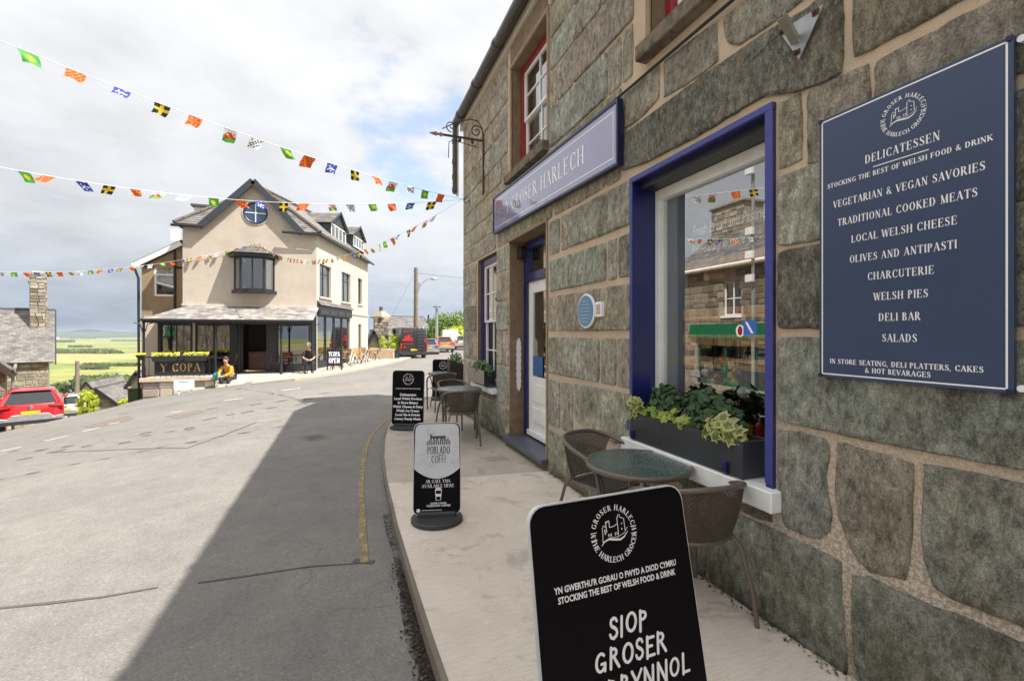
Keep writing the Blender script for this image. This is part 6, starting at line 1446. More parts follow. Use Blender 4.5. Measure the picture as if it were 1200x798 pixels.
for px, y_, rz, lab in ((270, 22.5, 90, 'brown slatted chair behind the person in the yellow jacket'), (326, 22.5, -90, 'brown slatted chair left of the bench table by the big cafe window'), (334, 22.7, 180, 'brown slatted chair between the veranda post and the bench table')): put(scb, ony(px, HOR, y_).x, y_, rz, lab)
for px, y_, lab in ((256, 22.6, 'brown slatted table behind the left veranda post'), (346, 22.5, 'brown slatted table under the big cafe window, left of the seated man'), (352, 22.6, 'brown slatted table under the big cafe window, right behind the seated man')): put(ctb, ony(px, HOR, y_).x, y_, 0, lab)
st = thing('wooden_stool', 'low wooden stool that the man in the black shirt sits on', 'stool', (ony(361, HOR, 22.1).x, 22.1, -.2)); mb = MB(); c = st.location; mb.box(c.x-.2, c.x+.2, c.y-.17, c.y+.17, .2, .24); mb.build('seat', BRW, st)
for a in (-1, 1):
    for b in (-1, 1): mb = MB(); mb.box(c.x+a*.16-.02, c.x+a*.16+.02, c.y+b*.13-.02, c.y+b*.13+.02, -.2, .2); mb.build('leg', BRW, st)
# open sign
c = atZ(392, 437, 20.6); c.z = G(c.x, c.y)+.11; zt_ = c.z+.93; t = thing('open_sign', 'black framed A board reading Y COPA OPEN on the cafe pavement', 'pavement sign', tuple(c)); fr = Fr((c.x-.30, c.y, c.z+.2), (CA, -SA, 0), (0, .12, 1))
mb = MB(); fbar(mb, fr, 0, .62, 0, .72, -.03, 0); mb.build('board', M('dark_blue_board', (.02, .03, .08), .5), t); mb = MB(); fbar(mb, fr, -.03, .65, .68, .73, -.035, .012); fbar(mb, fr, -.03, .65, -.01, .03, -.035, .012); fbar(mb, fr, -.03, .02, -.2, .7, -.034, .010); fbar(mb, fr, .60, .65, -.2, .7, -.034, .010); fbar(mb, fr, .10, .14, -.2, .68, -.34, -.30); fbar(mb, fr, .52, .56, -.2, .68, -.34, -.30); mb.build('frame', BLKT, t)
mb = MB(); ribs(mb, ribtext('YCOPA', HAND, .31, .40, .22, wmax=.50)+ribtext('OPEN', HAND, .31, .10, .24, wmax=.50), fr, .003); mb.build('lettering', PRINTW, t)

# ================================================================== PEOPLE
def skin(name, nodes, edges, mat, parent, sub=1, root=0):
    me = bpy.data.meshes.new(name); me.from_pydata([n[:3] for n in nodes], edges, []); o = bpy.data.objects.new(name, me); COL.objects.link(o)
    m = o.modifiers.new('s', 'SKIN'); 
    for i, v in enumerate(me.skin_vertices[0].data): v.radius = (nodes[i][3], nodes[i][3] if len(nodes[i]) < 5 else nodes[i][4]); v.use_root = (i == root)
    m2 = o.modifiers.new('u', 'SUBSURF'); m2.levels = sub; m2.render_levels = sub
    dg = bpy.context.evaluated_depsgraph_get(); nm_ = bpy.data.meshes.new_from_object(o.evaluated_get(dg)); o.modifiers.clear(); old = o.data; o.data = nm_; nm_.name = name; bpy.data.meshes.remove(old)
    o.data.materials.clear(); o.data.materials.append(mat); o.data.polygons.foreach_set('use_smooth', [True]*len(o.data.polygons)); o.parent = parent; return o
def person(label, loc, rz, top, trou, hair, lean=.18, hood=False, hands_up=False, sit=.44, foot=-.0):
    t = thing('person', label, 'person', loc, rz)
    s = sit; hy = 0; sy = lean+.03
    # pelvis, spine, neck, head; legs forward (local -y is forward)
    N_ = [(0, .0, s+.10, .15, .11), (0, -.05, s+.28, .14, .10), (0, -sy*.7, s+.48, .165, .11), (0, -sy, s+.58, .07, .06), (0, -sy-.03, s+.66, .055), (0, -sy-.06, s+.74, .085, .10), (0, -sy-.07, s+.84, .075, .09)]
    E_ = [(0, 1), (1, 2), (2, 3), (3, 4), (4, 5), (5, 6)]
    A = {}
    for sg in (-1, 1):
        b = len(N_); N_ += [(sg*.17, -sy*.85, s+.50, .055), (sg*.24, -sy-.10, s+.26, .042), (sg*.10, -sy-.30, s+.17, .032), (sg*.06, -sy-.36, s+.16, .036, .02)]; E_ += [(2, b), (b, b+1), (b+1, b+2), (b+2, b+3)]
        for f in range(4): k = len(N_); q = -.025+f*.017; N_ += [(sg*.05+q, -sy-.41-.004*(f in (1, 2)), s+.15, .009), (sg*.045+q, -sy-.445, s+.13, .008)]; E_ += [(b+3, k), (k, k+1)]
        k = len(N_); N_ += [(sg*.03-.03*sg, -sy-.37, s+.18, .010)]; E_ += [(b+3, k)]
        b = len(N_); N_ += [(sg*.11, -.06, s+.06, .085), (sg*.15, -.42, s+.04, .062), (sg*.14, -.40, s*.5, .05), (sg*.14, -.38, .09, .036), (sg*.15, -.50, .035, .035, .03)]; E_ += [(0, b), (b, b+1), (b+1, b+2), (b+2, b+3), (b+3, b+4)]
    skin('body', N_, E_, SKIN, t, 1)
    def grow(i_, g): return [tuple(N_[i][:3])+tuple(r+g for r in N_[i][3:]) for i in i_]
    a1, a2 = 7, 7+4+9+5
    idx = [1, 0, 2, 3]+[a1, a1+1]+[a2, a2+1]+([a1+2, a2+2] if hood else [])
    n2 = grow(idx, .018); m = {v: i for i, v in enumerate(idx)}; e2 = [(m[a], m[b]) for a, b in ((0, 1), (1, 2), (2, 3), (2, a1), (a1, a1+1), (2, a2), (a2, a2+1))]+([(m[a1+1], m[a1+2]), (m[a2+1], m[a2+2])] if hood else [])
    skin('jacket' if hood else 'shirt', n2, e2, top, t, 1)
    l1, l2 = a1+13, a2+13; idx = [0]+[l1+k for k in range(4)]+[l2+k for k in range(4)]; n3 = grow(idx, .016); e3 = [(0, 1), (1, 2), (2, 3), (3, 4), (0, 5), (5, 6), (6, 7), (7, 8)]; skin('trousers', n3, e3, trou, t, 1)
    for sg in (-1, 1): mb = MB(); mb.ball((sg*.15, -.47, .045), .055, 10, 6, (.9, 2.1, .8)); mb.build('shoe', CLOTHB, t, world=False, smooth=True)
    mb = MB(); hz = s+.82; hy = -sy-.055; mb.ball((0, hy+.015, hz+.02), .1, 12, 8, (.86, 1.0, 1.0)); mb.v = [(x, max(y, hy-.065) if z < hz+.05 else y, z) for x, y, z in mb.v]; mb.build('hair', hair, t, world=False, smooth=True)
    mb = MB(); mb.ball((0, hy-.115, hz-.035), .016, 6, 5, (.8, 1.1, 1.3)); mb.build('nose', SKIN, t, world=False, smooth=True)
    for sg in (-1, 1): mb = MB(); mb.ball((sg*.03, hy-.10, hz), .009, 6, 5); mb.build('eye', BLKT, t, world=False); mb = MB(); mb.ball((sg*.085, hy, hz-.02), .02, 6, 5, (.4, .8, 1.3)); mb.build('ear', SKIN, t, world=False, smooth=True)
    mb = MB(); mb.ball((0, hy-.098, hz-.065), .02, 8, 5, (1.1, .4, .3)); mb.build('mouth', M('lips', (.35, .12, .1), .6), t, world=False)
    if hood: mb = MB(); mb.ball((0, -.08, s+.1), .15, 12, 8, (1.25, 1.3, .6)); mb.build('jacket_hem', top, t, world=False, smooth=True)
    return t
p = ony(361, HOR, 22.1); person('person with white hair in a black T-shirt sitting with clasped hands under the veranda', (p.x, 22.1, -.2), rad(10), CLOTHB, DENIM, HAIRW, lean=.14)
p = ony(270.5, HOR, 21.45); person('person hunched on the terrace edge in a mustard yellow jacket and dark trousers', (p.x, 21.45, -.60), rad(-20), CLOTHY, DENIM, HAIRB, lean=.26, hood=True, sit=.30)
p = ony(258, HOR, 21.4); t = thing('turquoise_bag', 'bright turquoise plastic bag on the terrace edge beside the yellow jacket', 'bag', (p.x, 21.4, -.34)); mb = MB(); mb.ball((p.x, 21.42, -.15), .22, 12, 8, (1.2, .7, .85))
mb.v = [(x+.03*mnoise.noise(V((x*9, y*9, z*9))), y, max(-.335, z+.05*mnoise.noise(V((x*8, y*8, z*8+4))))) for x, y, z in mb.v]; mb.build('sack', M('turquoise_plastic', (.03, .38, .42), .35, bs=20), t, smooth=True)
mb = MB(); mb.tube([(p.x-.08, 21.4, .02), (p.x-.05, 21.4, .12), (p.x+.05, 21.4, .12), (p.x+.08, 21.4, .02)], .012, 5); mb.build('handle', M('turquoise_plastic', (.03, .38, .42), .35), t)
# ================================================================== VEHICLES
def slab_outline(w_, y0, y1, r, n=4):
    o = []
    for cx, cy, a in ((w_-r, y1-r, 0), (-w_+r, y1-r, 90), (-w_+r, y0+r, 180), (w_-r, y0+r, 270)):
        for i in range(n+1): t = rad(a+90*i/n); o.append((cx+r*cos(t), cy+r*sin(t)))
    return o
def slices(mb, S, n=4):
    rings = []
    for (z, w_, y0, y1, r) in S:
        k = len(mb.v); o = slab_outline(w_, y0, y1, r, n); mb.v += [(x, y, z) for x, y in o]; rings.append((k, len(o)))
    for (a, m), (b, _) in zip(rings, rings[1:]):
        for i in range(m): mb.face([a+i, a+(i+1) % m, b+(i+1) % m, b+i])
    mb.face([rings[0][0]+i for i in range(rings[0][1])][::-1]); mb.face([rings[-1][0]+i for i in range(rings[-1][1])])
PLTB = M('bright_tail_light', (.45, .02, .02), .2, coat=.5, var=0); CGL = M('car_glass', (.012, .016, .018), .04, spec=.9, var=0); LGREY = M('silver_bumper', (.38, .38, .39), .4, metal=.4); DPLA = M('dark_car_plastic', (.025, .025, .028), .6)
def car(name, label, cat, loc, rz, paint, body, house, L_, W_, wz=.33, van=False, lowtrim=None, plate=True, group=None, sc_=1.0):
    t = thing(name, label, cat, loc, rad(rz), group); B = lambda m, n, mt, par=None, **k: m.build(n, mt, par or t, world=False, **k)
    mb = MB(); slices(mb, body); bo = B(mb, 'body', paint, smooth=35)
    mb = MB(); slices(mb, house); B(mb, 'roof', paint, smooth=35)
    def at(z):
        for a, b in zip(house, house[1:]):
            if a[0] <= z <= b[0]: u = (z-a[0])/(b[0]-a[0]); return lerp(a[1], b[1], u), lerp(a[2], b[2], u), lerp(a[3], b[3], u)
        a = house[-1] if z > house[-1][0] else house[0]; return a[1], a[2], a[3]
    z0, z1 = (house[0][0]+.04, house[-2][0]-.05)
    w0, r0, f0 = at(z0); w1, r1, f1 = at(z1)
    if not van:
        mb = MB(); mb.poly([(-w0*.84, r0-.012, z0), (w0*.84, r0-.012, z0), (w1*.82, r1-.012, z1), (-w1*.82, r1-.012, z1)]); B(mb, 'rear_window', CGL)
    for s in (-1, 1):
        segs = [(.10, .36), (.39, .66), (.69, .90)] if not van else [(.72, .86)]
        for a, b in segs: mb = MB(); mb.poly([(s*(w0+.012), lerp(r0, f0, a), z0), (s*(w0+.012), lerp(r0, f0, b), z0), (s*(w1+.012), lerp(r1, f1, b), z1), (s*(w1+.012), lerp(r1, f1, a), z1)]); B(mb, 'side_window', CGL)
    mb = MB(); mb.poly([(-w0*.9, f0+.012, z0), (w0*.9, f0+.012, z0), (w1*.85, f1+.012, z1), (-w1*.85, f1+.012, z1)]); B(mb, 'windscreen', CGL)
    for s in (-1, 1):
        for y in (L_*.18, L_*.80):
            mb = MB(); mb.lathe([(wz, -.1), (wz+.0, .1), (wz*.8, .11), (wz*.66, .105)], (s*(W_-.11), y, wz), 20, 'X'); wh = B(mb, 'wheel', TYRE, smooth=30)
            mb = MB(); mb.lathe([(wz*.62, -.11), (wz*.62, .11), (wz*.2, .12)], (s*(W_-.11), y, wz), 12, 'X'); B(mb, 'rim', GALV, wh)
    zb = body[len(body)//2][0]
    bw = body[2][1]
    if plate:
        mb = MB(); yp = min(q[2] for q in body[1:3]); zz = plate if plate is not True else .78; mb.box(-.26, .26, yp-.03, yp-.005, zz-.06, zz+.06); B(mb, 'number_plate', YEL)
    return t, B, at
def suv(name, label, loc, rz, paint, **k):
    body = [(.30, .84, .12, 4.30, .2), (.42, .90, .0, 4.42, .3), (.70, .93, .02, 4.45, .35), (.92, .93, .06, 4.36, .35), (1.02, .90, .12, 4.2, .3)]
    house = [(1.00, .87, .12, 3.25, .25), (1.12, .84, .22, 3.05, .25), (1.45, .68, .55, 2.45, .25), (1.53, .62, .62, 2.25, .25), (1.57, .5, .8, 2.0, .2)]
    t, B, at = car(name, label, 'car', loc, rz, paint, body, house, 4.45, .93, **k)
    for s in (-1, 1):
        mb = MB(); mb.prism([(s*.92, .02, .90), (s*.52, -.005, .93), (s*.50, -.005, 1.0), (s*.90, .06, 1.04)], (0, .08, 0)); B(mb, 'tail_light', PLTB)
        mb = MB(); mb.ball((s*.99, 3.0, 1.0), .1, 8, 6, (1, .6, .7)); B(mb, 'wing_mirror', paint, smooth=True)
    mb = MB(); mb.prism([(-.93, -.03, .30), (.93, -.03, .30), (.90, -.03, .56), (.62, -.03, .52), (.50, -.03, .66), (-.50, -.03, .66), (-.62, -.03, .52), (-.90, -.03, .56)], (0, .12, 0)); B(mb, 'rear_bumper', LGREY, bevel=.02)
    mb = MB(); mb.prism([(-.94, -.045, .28), (.94, -.045, .28), (.86, -.045, .42), (-.86, -.045, .42)], (0, .12, 0)); B(mb, 'lower_valance', DPLA)
    mb = MB(); mb.lathe([(.075, -.02), (.075, .0), (.05, .01)], (0, 0, 0), 16, 'Y'); mb.v = [(x, .02-y, z+.90) for x, y, z in mb.v]; B(mb, 'badge', CHROME)
    mb = MB(); mb.box(-.6, .6, .50, .62, 1.50, 1.54); B(mb, 'spoiler', paint, bevel=.02)
    return t
CARRED = M('red_car_paint', (.50, .012, .022), .22, coat=1, var=0); CARWH = M('white_car_paint', (.75, .75, .76), .25, coat=1, var=0); CAROR = M('copper_car_paint', (.50, .16, .05), .25, coat=1, metal=.3, var=0); CARSI = M('silver_car_paint', (.22, .24, .28), .3, coat=1, metal=.5, var=0); VANB = M('black_van_paint', (.018, .02, .022), .3, coat=.7, var=.05)
p = atZ(36, HOR, 16.2); zc = EYE-(457-HOR)/FPX*15.9-1.50
rc = suv('parked_car', 'red hatchback SUV seen from behind, parked at the crest beside the outbuilding', (p.x, p.y, zc), 25, CARRED, plate=.72); rc.scale = (.92, .92, .92)
p = atZ(77, HOR, 31); zc = EYE-(465-HOR)/FPX*31.5-1.5
suv('parked_car', 'small white hatchback parked below the crest to the right of the red car', (p.x, p.y, zc), 20, CARWH, plate=.72)
def van(name, label, loc, rz, paint, H=2.4, ladder=False, red=False):
    body = [(.40, .90, .10, 5.6, .1), (.55, .98, .02, 5.75, .25), (1.10, 1.0, .0, 5.70, .3), (1.35, .99, .01, 5.2, .3)]; house = [(1.34, .99, .01, 5.1, .12), (1.5, .98, .02, 4.9, .12), (H-.15, .90, .06, 4.0, .14), (H-.03, .84, .12, 3.9, .2), (H, .7, .3, 3.7, .2)]
    t, B, at = car(name, label, 'van', loc, rz, paint, body, house, 5.6, .99, wz=.36, van=True, plate=.78)
    for s in (-1, 1): mb = MB(); mb.box(s*.92-.05, s*.92+.05, -.02, .04, .85, 1.25); B(mb, 'tail_light', PLTB)
    mb = MB(); mb.box(-1.0, 1.0, -.08, .05, .38, .62); B(mb, 'rear_bumper', DPLA, bevel=.02); mb = MB(); mb.box(-.008, .008, -.012, .01, .62, H-.25); B(mb, 'door_seam', DPLA)
    if ladder:
        mb = MB()
        for x in (.22, .60): mb.tube([(x, -.12, .7), (x, -.12, H+.02), (x, .2, H+.06)], .02, 5)
        for i in range(7): mb.tube([(.22, -.12, .82+i*.23), (.60, -.12, .82+i*.23)], .016, 5)
        B(mb, 'ladder', GALV if False else DPLA)
    if red:
        RP = M('red_van_print', (.42, .02, .03), .4, var=.35, vs=6); mb = MB(); y = -.006
        for P in ([(-.86, 1.42), (-.08, 1.42), (-.08, 1.62), (-.22, 1.60), (-.30, 1.86), (-.44, 1.86), (-.52, 1.74), (-.66, 1.80), (-.74, 1.58), (-.86, 1.56)], [(-.86, 1.18), (-.12, 1.18), (-.12, 1.24), (-.86, 1.24)], [(-.80, 2.05), (-.12, 2.05), (-.12, 2.12), (-.80, 2.12)], [(-.80, .84+.08), (-.62, .92), (-.62, 1.06), (-.80, 1.06)], [(.72, 1.3), (.88, 1.3), (.88, 1.6), (.72, 1.55)]): mb.poly([(a, y+.0-(.02 if z < 1.3 else -.03*(z-1.5)), z) for a, z in P])
        B(mb, 'rear_print', RP)
        mb = MB(); mb.poly([(.995, 1.2, 1.35), (.995, 3.2, 1.35), (.955, 3.0, 1.95), (.93, 2.2, 2.1), (.955, 1.5, 1.95)]); mb.v = [(x+.02, y_, z) for x, y_, z in mb.v]; B(mb, 'side_print', RP)
        mb = MB(); mb.poly([(-.86, -.012, 1.0), (-.86, -.012, 1.0)]) if False else None
    return t
p = atZ(485.5, HOR, 33); van('parked_van', 'black van with a rear ladder and red print parked across the street', (p.x, p.y, EYE-32.5/FPX*33), 3, VANB, 2.42, True, True)
p = atZ(508, HOR, 40); suv('parked_car', 'blue grey car parked just beyond the black van', (p.x-.4, p.y, EYE-28/FPX*40), -6, CARSI)
p = atZ(522, HOR, 44); suv('parked_car', 'copper orange car parked beyond the black van, rear towards the camera', (p.x, p.y, EYE-23.5/FPX*44), -2, CAROR, plate=.72)
p = atZ(528, HOR, 56); van('parked_van', 'white van parked behind the copper orange car', (p.x, p.y, EYE-18/FPX*56), -8, CARWH, 2.3)
p = atZ(543, HOR, 50); suv('parked_car', 'pale silver car half hidden by the far corner of the shop', (p.x, p.y, EYE-20/FPX*50), -10, M('pale_silver_paint', (.5, .51, .53), .25, coat=1, metal=.3))

# ================================================================== HOUSES ON THE HILLSIDE
def tree(name, label, c, h, r, n, size, mat, trunk=True, group=None, crown_z=.55, sq=1.0):
    t = thing(name, label, 'tree' if h > 3 else 'bush', tuple(c), group=group); c = V(c); mb = MB(); mb.tint = 1; cl = []
    for i in range(max(8, int(n/110))):
        a, u = random.random()*2*pi, random.uniform(-.8, 1); q = sqrt(max(0, 1-u*u*.8))*random.uniform(.45, 1); cl.append((V((r*q*cos(a), r*q*sin(a), h*crown_z+u*h*(1-crown_z)*.8*sq)), r*random.uniform(.25, .42)))
    for i in range(n):
        b, rr = random.choice(cl); d = V((random.gauss(0, 1), random.gauss(0, 1), random.gauss(0, 1))).normalized()*rr*random.uniform(.7, 1.05); p_ = c+b+d
        nn = d.normalized()+V((random.uniform(-.7, .7), random.uniform(-.7, .7), random.uniform(-.3, .9))); s_ = size*random.uniform(.6, 1.3); nn.normalize(); a_ = nn.orthogonal().normalized(); b_ = nn.cross(a_); th = random.random()*6.3; a_, b_ = a_*cos(th)+b_*sin(th), b_*cos(th)-a_*sin(th)
        mb.tint = (random.random(), 0, 0); mb.poly([p_-a_*s_*.5, p_-b_*s_*.35, p_+a_*s_*.5, p_+b_*s_*.35])
    mb.build('crown', mat, t, 'stuff')
    if trunk:
        mb = MB(); mb.tube([c, c+V((.05*h*.2, 0, h*.3)), c+V((0, 0, h*.75))], [h*.03, h*.022, h*.008], 8)
        for i in range(5): a = i*1.3; b = cl[i % len(cl)][0]; mb.tube([c+V((0, 0, h*(.25+.07*i))), c+b*.5+V((0, 0, h*.1)), c+b*.9], [h*.013, h*.009, h*.004], 5)
        mb.build('trunk', BARK, t, smooth=True)
    return t
HEDGE = leaf_mat('hedge_leaf', (.05, .10, .02), (.13, .20, .04)); LIME = leaf_mat('bright_lime_foliage', (.30, .38, .02), (.50, .52, .05)); TREEL = leaf_mat('tree_foliage', (.07, .13, .02), (.20, .28, .05)); DKL = leaf_mat('dark_tree_foliage', (.02, .05, .015), (.06, .10, .03))
def house(name, label, x0, x1, y0, y1, zb, ze, zr, axis_, wall_mat, rub=None, barge=BLKT, ch=(), wins=(), over=.3, tw=.35, slate=SLATE):
    t = thing(name, label, 'house', ((x0+x1)/2, y0, zb)); mb = MB(); xm, ym = (x0+x1)/2, (y0+y1)/2
    if axis_ == 'x': P = [(y0, zb), (y1, zb), (y1, ze), (ym, zr-.05), (y0, ze)]; mb.prism([(x0, a, b) for a, b in P], (x1-x0, 0, 0))
    else: P = [(x0, zb), (x1, zb), (x1, ze), (xm, zr-.05), (x0, ze)]; mb.prism([(a, y0, b) for a, b in P], (0, y1-y0, 0))
    mb.build('wall', wall_mat, t)
    sl = (zr-ze)/((ym-y0) if axis_ == 'x' else (xm-x0)); dz = over*sl
    if axis_ == 'x':
        slates('roof_slates', (x0-over, y0-over, ze-dz+.05), (x1+over, y0-over, ze-dz+.05), (x1+over, ym, zr+.05), (x0-over, ym, zr+.05), tw, tw*.62, slate, t); slates('roof_slates', (x1+over, y1+over, ze-dz+.05), (x0-over, y1+over, ze-dz+.05), (x0-over, ym, zr+.05), (x1+over, ym, zr+.05), tw, tw*.62, slate, t)
        for x in (x0-over, x1+over):
            mb = MB(); mb.bar((x, y0-over, ze-dz-.04), (x, ym, zr-.04), .06, .22); mb.bar((x, y1+over, ze-dz-.04), (x, ym, zr-.04), .06, .22); mb.build('bargeboard', barge, t)
        mb = MB(); mb.tube([(x0-over, ym, zr+.06), (x1+over, ym, zr+.06)], .09, 6); mb.build('ridge', RIDGE, t)
    else:
        slates('roof_slates', (x0-over, y1+over, ze-dz+.05), (x0-over, y0-over, ze-dz+.05), (xm, y0-over, zr+.05), (xm, y1+over, zr+.05), tw, tw*.62, slate, t); slates('roof_slates', (x1+over, y0-over, ze-dz+.05), (x1+over, y1+over, ze-dz+.05), (xm, y1+over, zr+.05), (xm, y0-over, zr+.05), tw, tw*.62, slate, t)
        mb = MB(); mb.bar((x0-over, y0-over, ze-dz-.04), (xm, y0-over, zr-.04), .06, .24); mb.bar((x1+over, y0-over, ze-dz-.04), (xm, y0-over, zr-.04), .06, .24); mb.build('bargeboard', barge, t)
        mb = MB(); mb.tube([(xm, y0-over, zr+.06), (xm, y1+over, zr+.06)], .09, 6); mb.build('ridge', RIDGE, t)
    if rub:
        f = Fr((x0, y0-.01, 0), (1, 0, 0), up); rubble('wall_stones', f, x1-x0, zb, zr if axis_ == 'y' else ze, rub, t, .22 if tw < .4 else .34, clip=(None if axis_ == 'x' else (lambda a, b: b < ze+(zr-ze)*(1-abs(a-(x1-x0)/2)/((x1-x0)/2)))))
    for (cx, cy, w_, d_, ztop, zlow) in ch:
        mb = MB(); mb.box(cx-w_/2, cx+w_/2, cy-d_/2, cy+d_/2, zlow, ztop); o = mb.build('chimney', RMORT, t); f = Fr((cx-w_/2, cy-d_/2-.005, 0), (1, 0, 0), up); rubble('chimney_stones', f, w_, zlow, ztop-.16, RUBB, o, .2, lw=(.2, .4), pr=.05)
        f = Fr((cx+w_/2+.005, cy-d_/2, 0), (0, 1, 0), up); rubble('chimney_stones', f, d_, zlow, ztop-.16, RUBB, o, .2, lw=(.2, .4), pr=.05)
        mb = MB(); mb.box(cx-w_/2-.09, cx+w_/2+.09, cy-d_/2-.09, cy+d_/2+.09, ztop-.16, ztop-.02); mb.build('chimney_cap', RUBB if False else RMORT, o, bevel=.03)
    for (a0, a1, b0, b1) in wins: f = Fr((x0, y0-.03, 0), (1, 0, 0), up); win(f, a0, a1, b0, b1, t, WHITE, .08, 2, None, d=.0, rows2=2)
    return t
def hz_c(py): return EYE+(HOR-py)/FPX*29.3
# slate roofed stone house at the left edge with its tall chimney
yh = 35.0; xr = ony(57, HOR, yh).x; xl = ony(-75, HOR, yh).x; zez = ony(30, 420, yh).z; zrz = ony(30, 364, yh+3.4).z
h1 = house('stone_house', 'stone house at the left edge with a large grey slate roof and tall stone chimney', xl, xr, yh, yh+6.8, -9, zez, zrz, 'x', RMORT, RUBB, tw=.3)
cz = hz_c(320); cx = xr-.5; mb = MB(); w_ = .68
mb = MB(); mb.box(cx-w_/2, cx+w_/2, yh+2.0, yh+3.0, zrz-2.2, cz-.3); co = mb.build('chimney', RMORT, h1); rubble('chimney_stones', Fr((cx-w_/2, yh+1.99, 0), (1, 0, 0), up), w_, zrz-2.2, cz-.3, RUBB, co, .22, lw=(.25, .45), pr=.07); rubble('chimney_stones', Fr((cx+w_/2+.01, yh+2, 0), (0, 1, 0), up), 1.0, zrz-2.2, cz-.3, RUBB, co, .22, lw=(.25, .45), pr=.07)
mb = MB(); mb.box(cx-w_/2-.07, cx+w_/2+.07, yh+1.93, yh+3.07, cz-.8, cz-.55); mb.box(cx-w_/2+.03, cx+w_/2-.03, yh+2.03, yh+2.97, cz-.3, cz-.02); mb.build('chimney_cap', RUBB if False else RMORT, co, bevel=.06)
mb = MB(); mb.box(cx-.95, cx+.95, yh+1.7, yh+1.98, zrz-1.85, zrz-1.72); mb.build('lead_flashing', WHITE, h1)
# outbuilding with brown bargeboard at the very left
yo = 24.0; xb_ = ony(13, HOR, yo).x; za_, ze_ = ony(-22, 330, yo).z, ony(15, 432, yo).z
h2 = house('stone_outbuilding', 'stone outbuilding with a dark brown bargeboard cut off by the left picture edge', xb_-5.2, xb_-.15, yo, yo+2.6, -6, ze_, ze_+2.6, 'y', RMORT, RUBB, barge=M('brown_bargeboard', (.05, .03, .025), .6), tw=.3, over=.25)
mb = MB(); mb.tube([(xb_+.05, yo-.1, ze_-.1), (xb_+.05, yo-.1, -3)], .05, 8); mb.tube([(xb_+.1, yo-.35, ze_+.02), (xb_+.1, yo+2.8, ze_+.02)], .05, 8); mb.build('drainpipe', GALV, h2, smooth=True)
def swing(t, P, a):
    P = V(P); R_ = Matrix.Rotation(a, 3, 'Z'); t.location = P+R_ @ (t.location-P); t.rotation_euler = (0, 0, a)
swing(h1, (xr, yh, 0), rad(25)); swing(h2, (xb_, yo, 0), rad(27))
# gable and roofs below the crest
def hz(px, py, Z): return EYE+(HOR-py)/FPX*Z
def hill_house(label, Z, pxl, pxr, pye, pyr, axis_, wall, rub=None, depth=8, py_b=None, barge=BLKT, tw=.42, **k):
    y = Z*ray((pxl+pxr)/2).y; a, b = ony(pxl, HOR, y), ony(pxr, HOR, y); ze, zr = ony((pxl+pxr)/2, pye, y).z, ony((pxl+pxr)/2, pyr, y+(depth/2 if axis_ == 'x' else 0)).z
    return house('hillside_house', label, a.x, b.x, y, y+depth, min(G(a.x, y), G(b.x, y+depth), ze-3)-2, ze, zr, axis_, wall, rub, barge, tw=tw, **k)
hill_house('stone gable end with black bargeboards just below the crest, right of the lime bush', 38, 79, 147, 480, 455, 'y', RMORT, RUBB, depth=7)
hill_house('grey slate roofed house with a pointed roof behind the stone gable end', 58, 86, 118, 466, 447.5, 'y', RENDER, depth=9, tw=.6)
hill_house('long blue grey slate roof behind the wooden pole', 62, 62, 90, 478, 461, 'x', RENDERW, depth=9, tw=.6)
hill_house('wide low slate roof right of the stone gable end', 66, 130, 163, 478, 462, 'x', RENDER, depth=9, tw=.6)
hill_house('small white house with a slate roof far down the slope', 120, 60, 72, 457, 452, 'x', WHITE, depth=9, tw=.8)
hill_house('pale house with a slate roof by the corner of the cafe', 110, 146, 160, 464, 456, 'x', RENDERW, depth=9, tw=.8)
hill_house('small red roofed shed among the trees down the slope', 100, 126, 134, 466, 461, 'x', RENDER, depth=5, tw=.8, slate=M('red_tiles', (.3, .05, .04), .7, tint=True))
q = V((ony(150, HOR, 30).x, 30, 0)); hill_house('grey gabled shed just left of the cafe terrace', 34, 154, 168, 446, 436, 'y', RENDERW, depth=5)
p = atZ(102, HOR, 26); tree('lime_bush', 'bright yellow green round bush beside the white car', (p.x, p.y, hz(0, 500, 26)), 2.2, .45, 7000, .075, LIME, crown_z=.5)
p = atZ(149, HOR, 30); tree('lime_bush', 'small lime bush between the stone gable and the green bin', (p.x, p.y, hz(0, 484, 30)), 1.2, .5, 500, .14, LIME, False)
for i, (px, py, Z, r, mt, lab) in enumerate([(76, 452, 120, 5, DKL, 'dark round tree behind the wooden pole'), (122, 444, 140, 6, TREEL, 'green tree behind the pointed slate roof'), (136, 447, 130, 5, TREEL, 'yellowish green tree left of the cafe corner'), (147, 452, 115, 4, DKL, 'dark green tree just left of the green bin'), (110, 452, 125, 3.5, DKL, 'small dark tree right of the wooden pole')]):
    p = atZ(px, HOR, Z); zt_ = hz(0, py-4, Z); tree('hillside_tree', lab, (p.x, p.y, zt_-r*2.2), r*2.2, r, 1500, r*.14, mt, group='trees on the slope below the street')
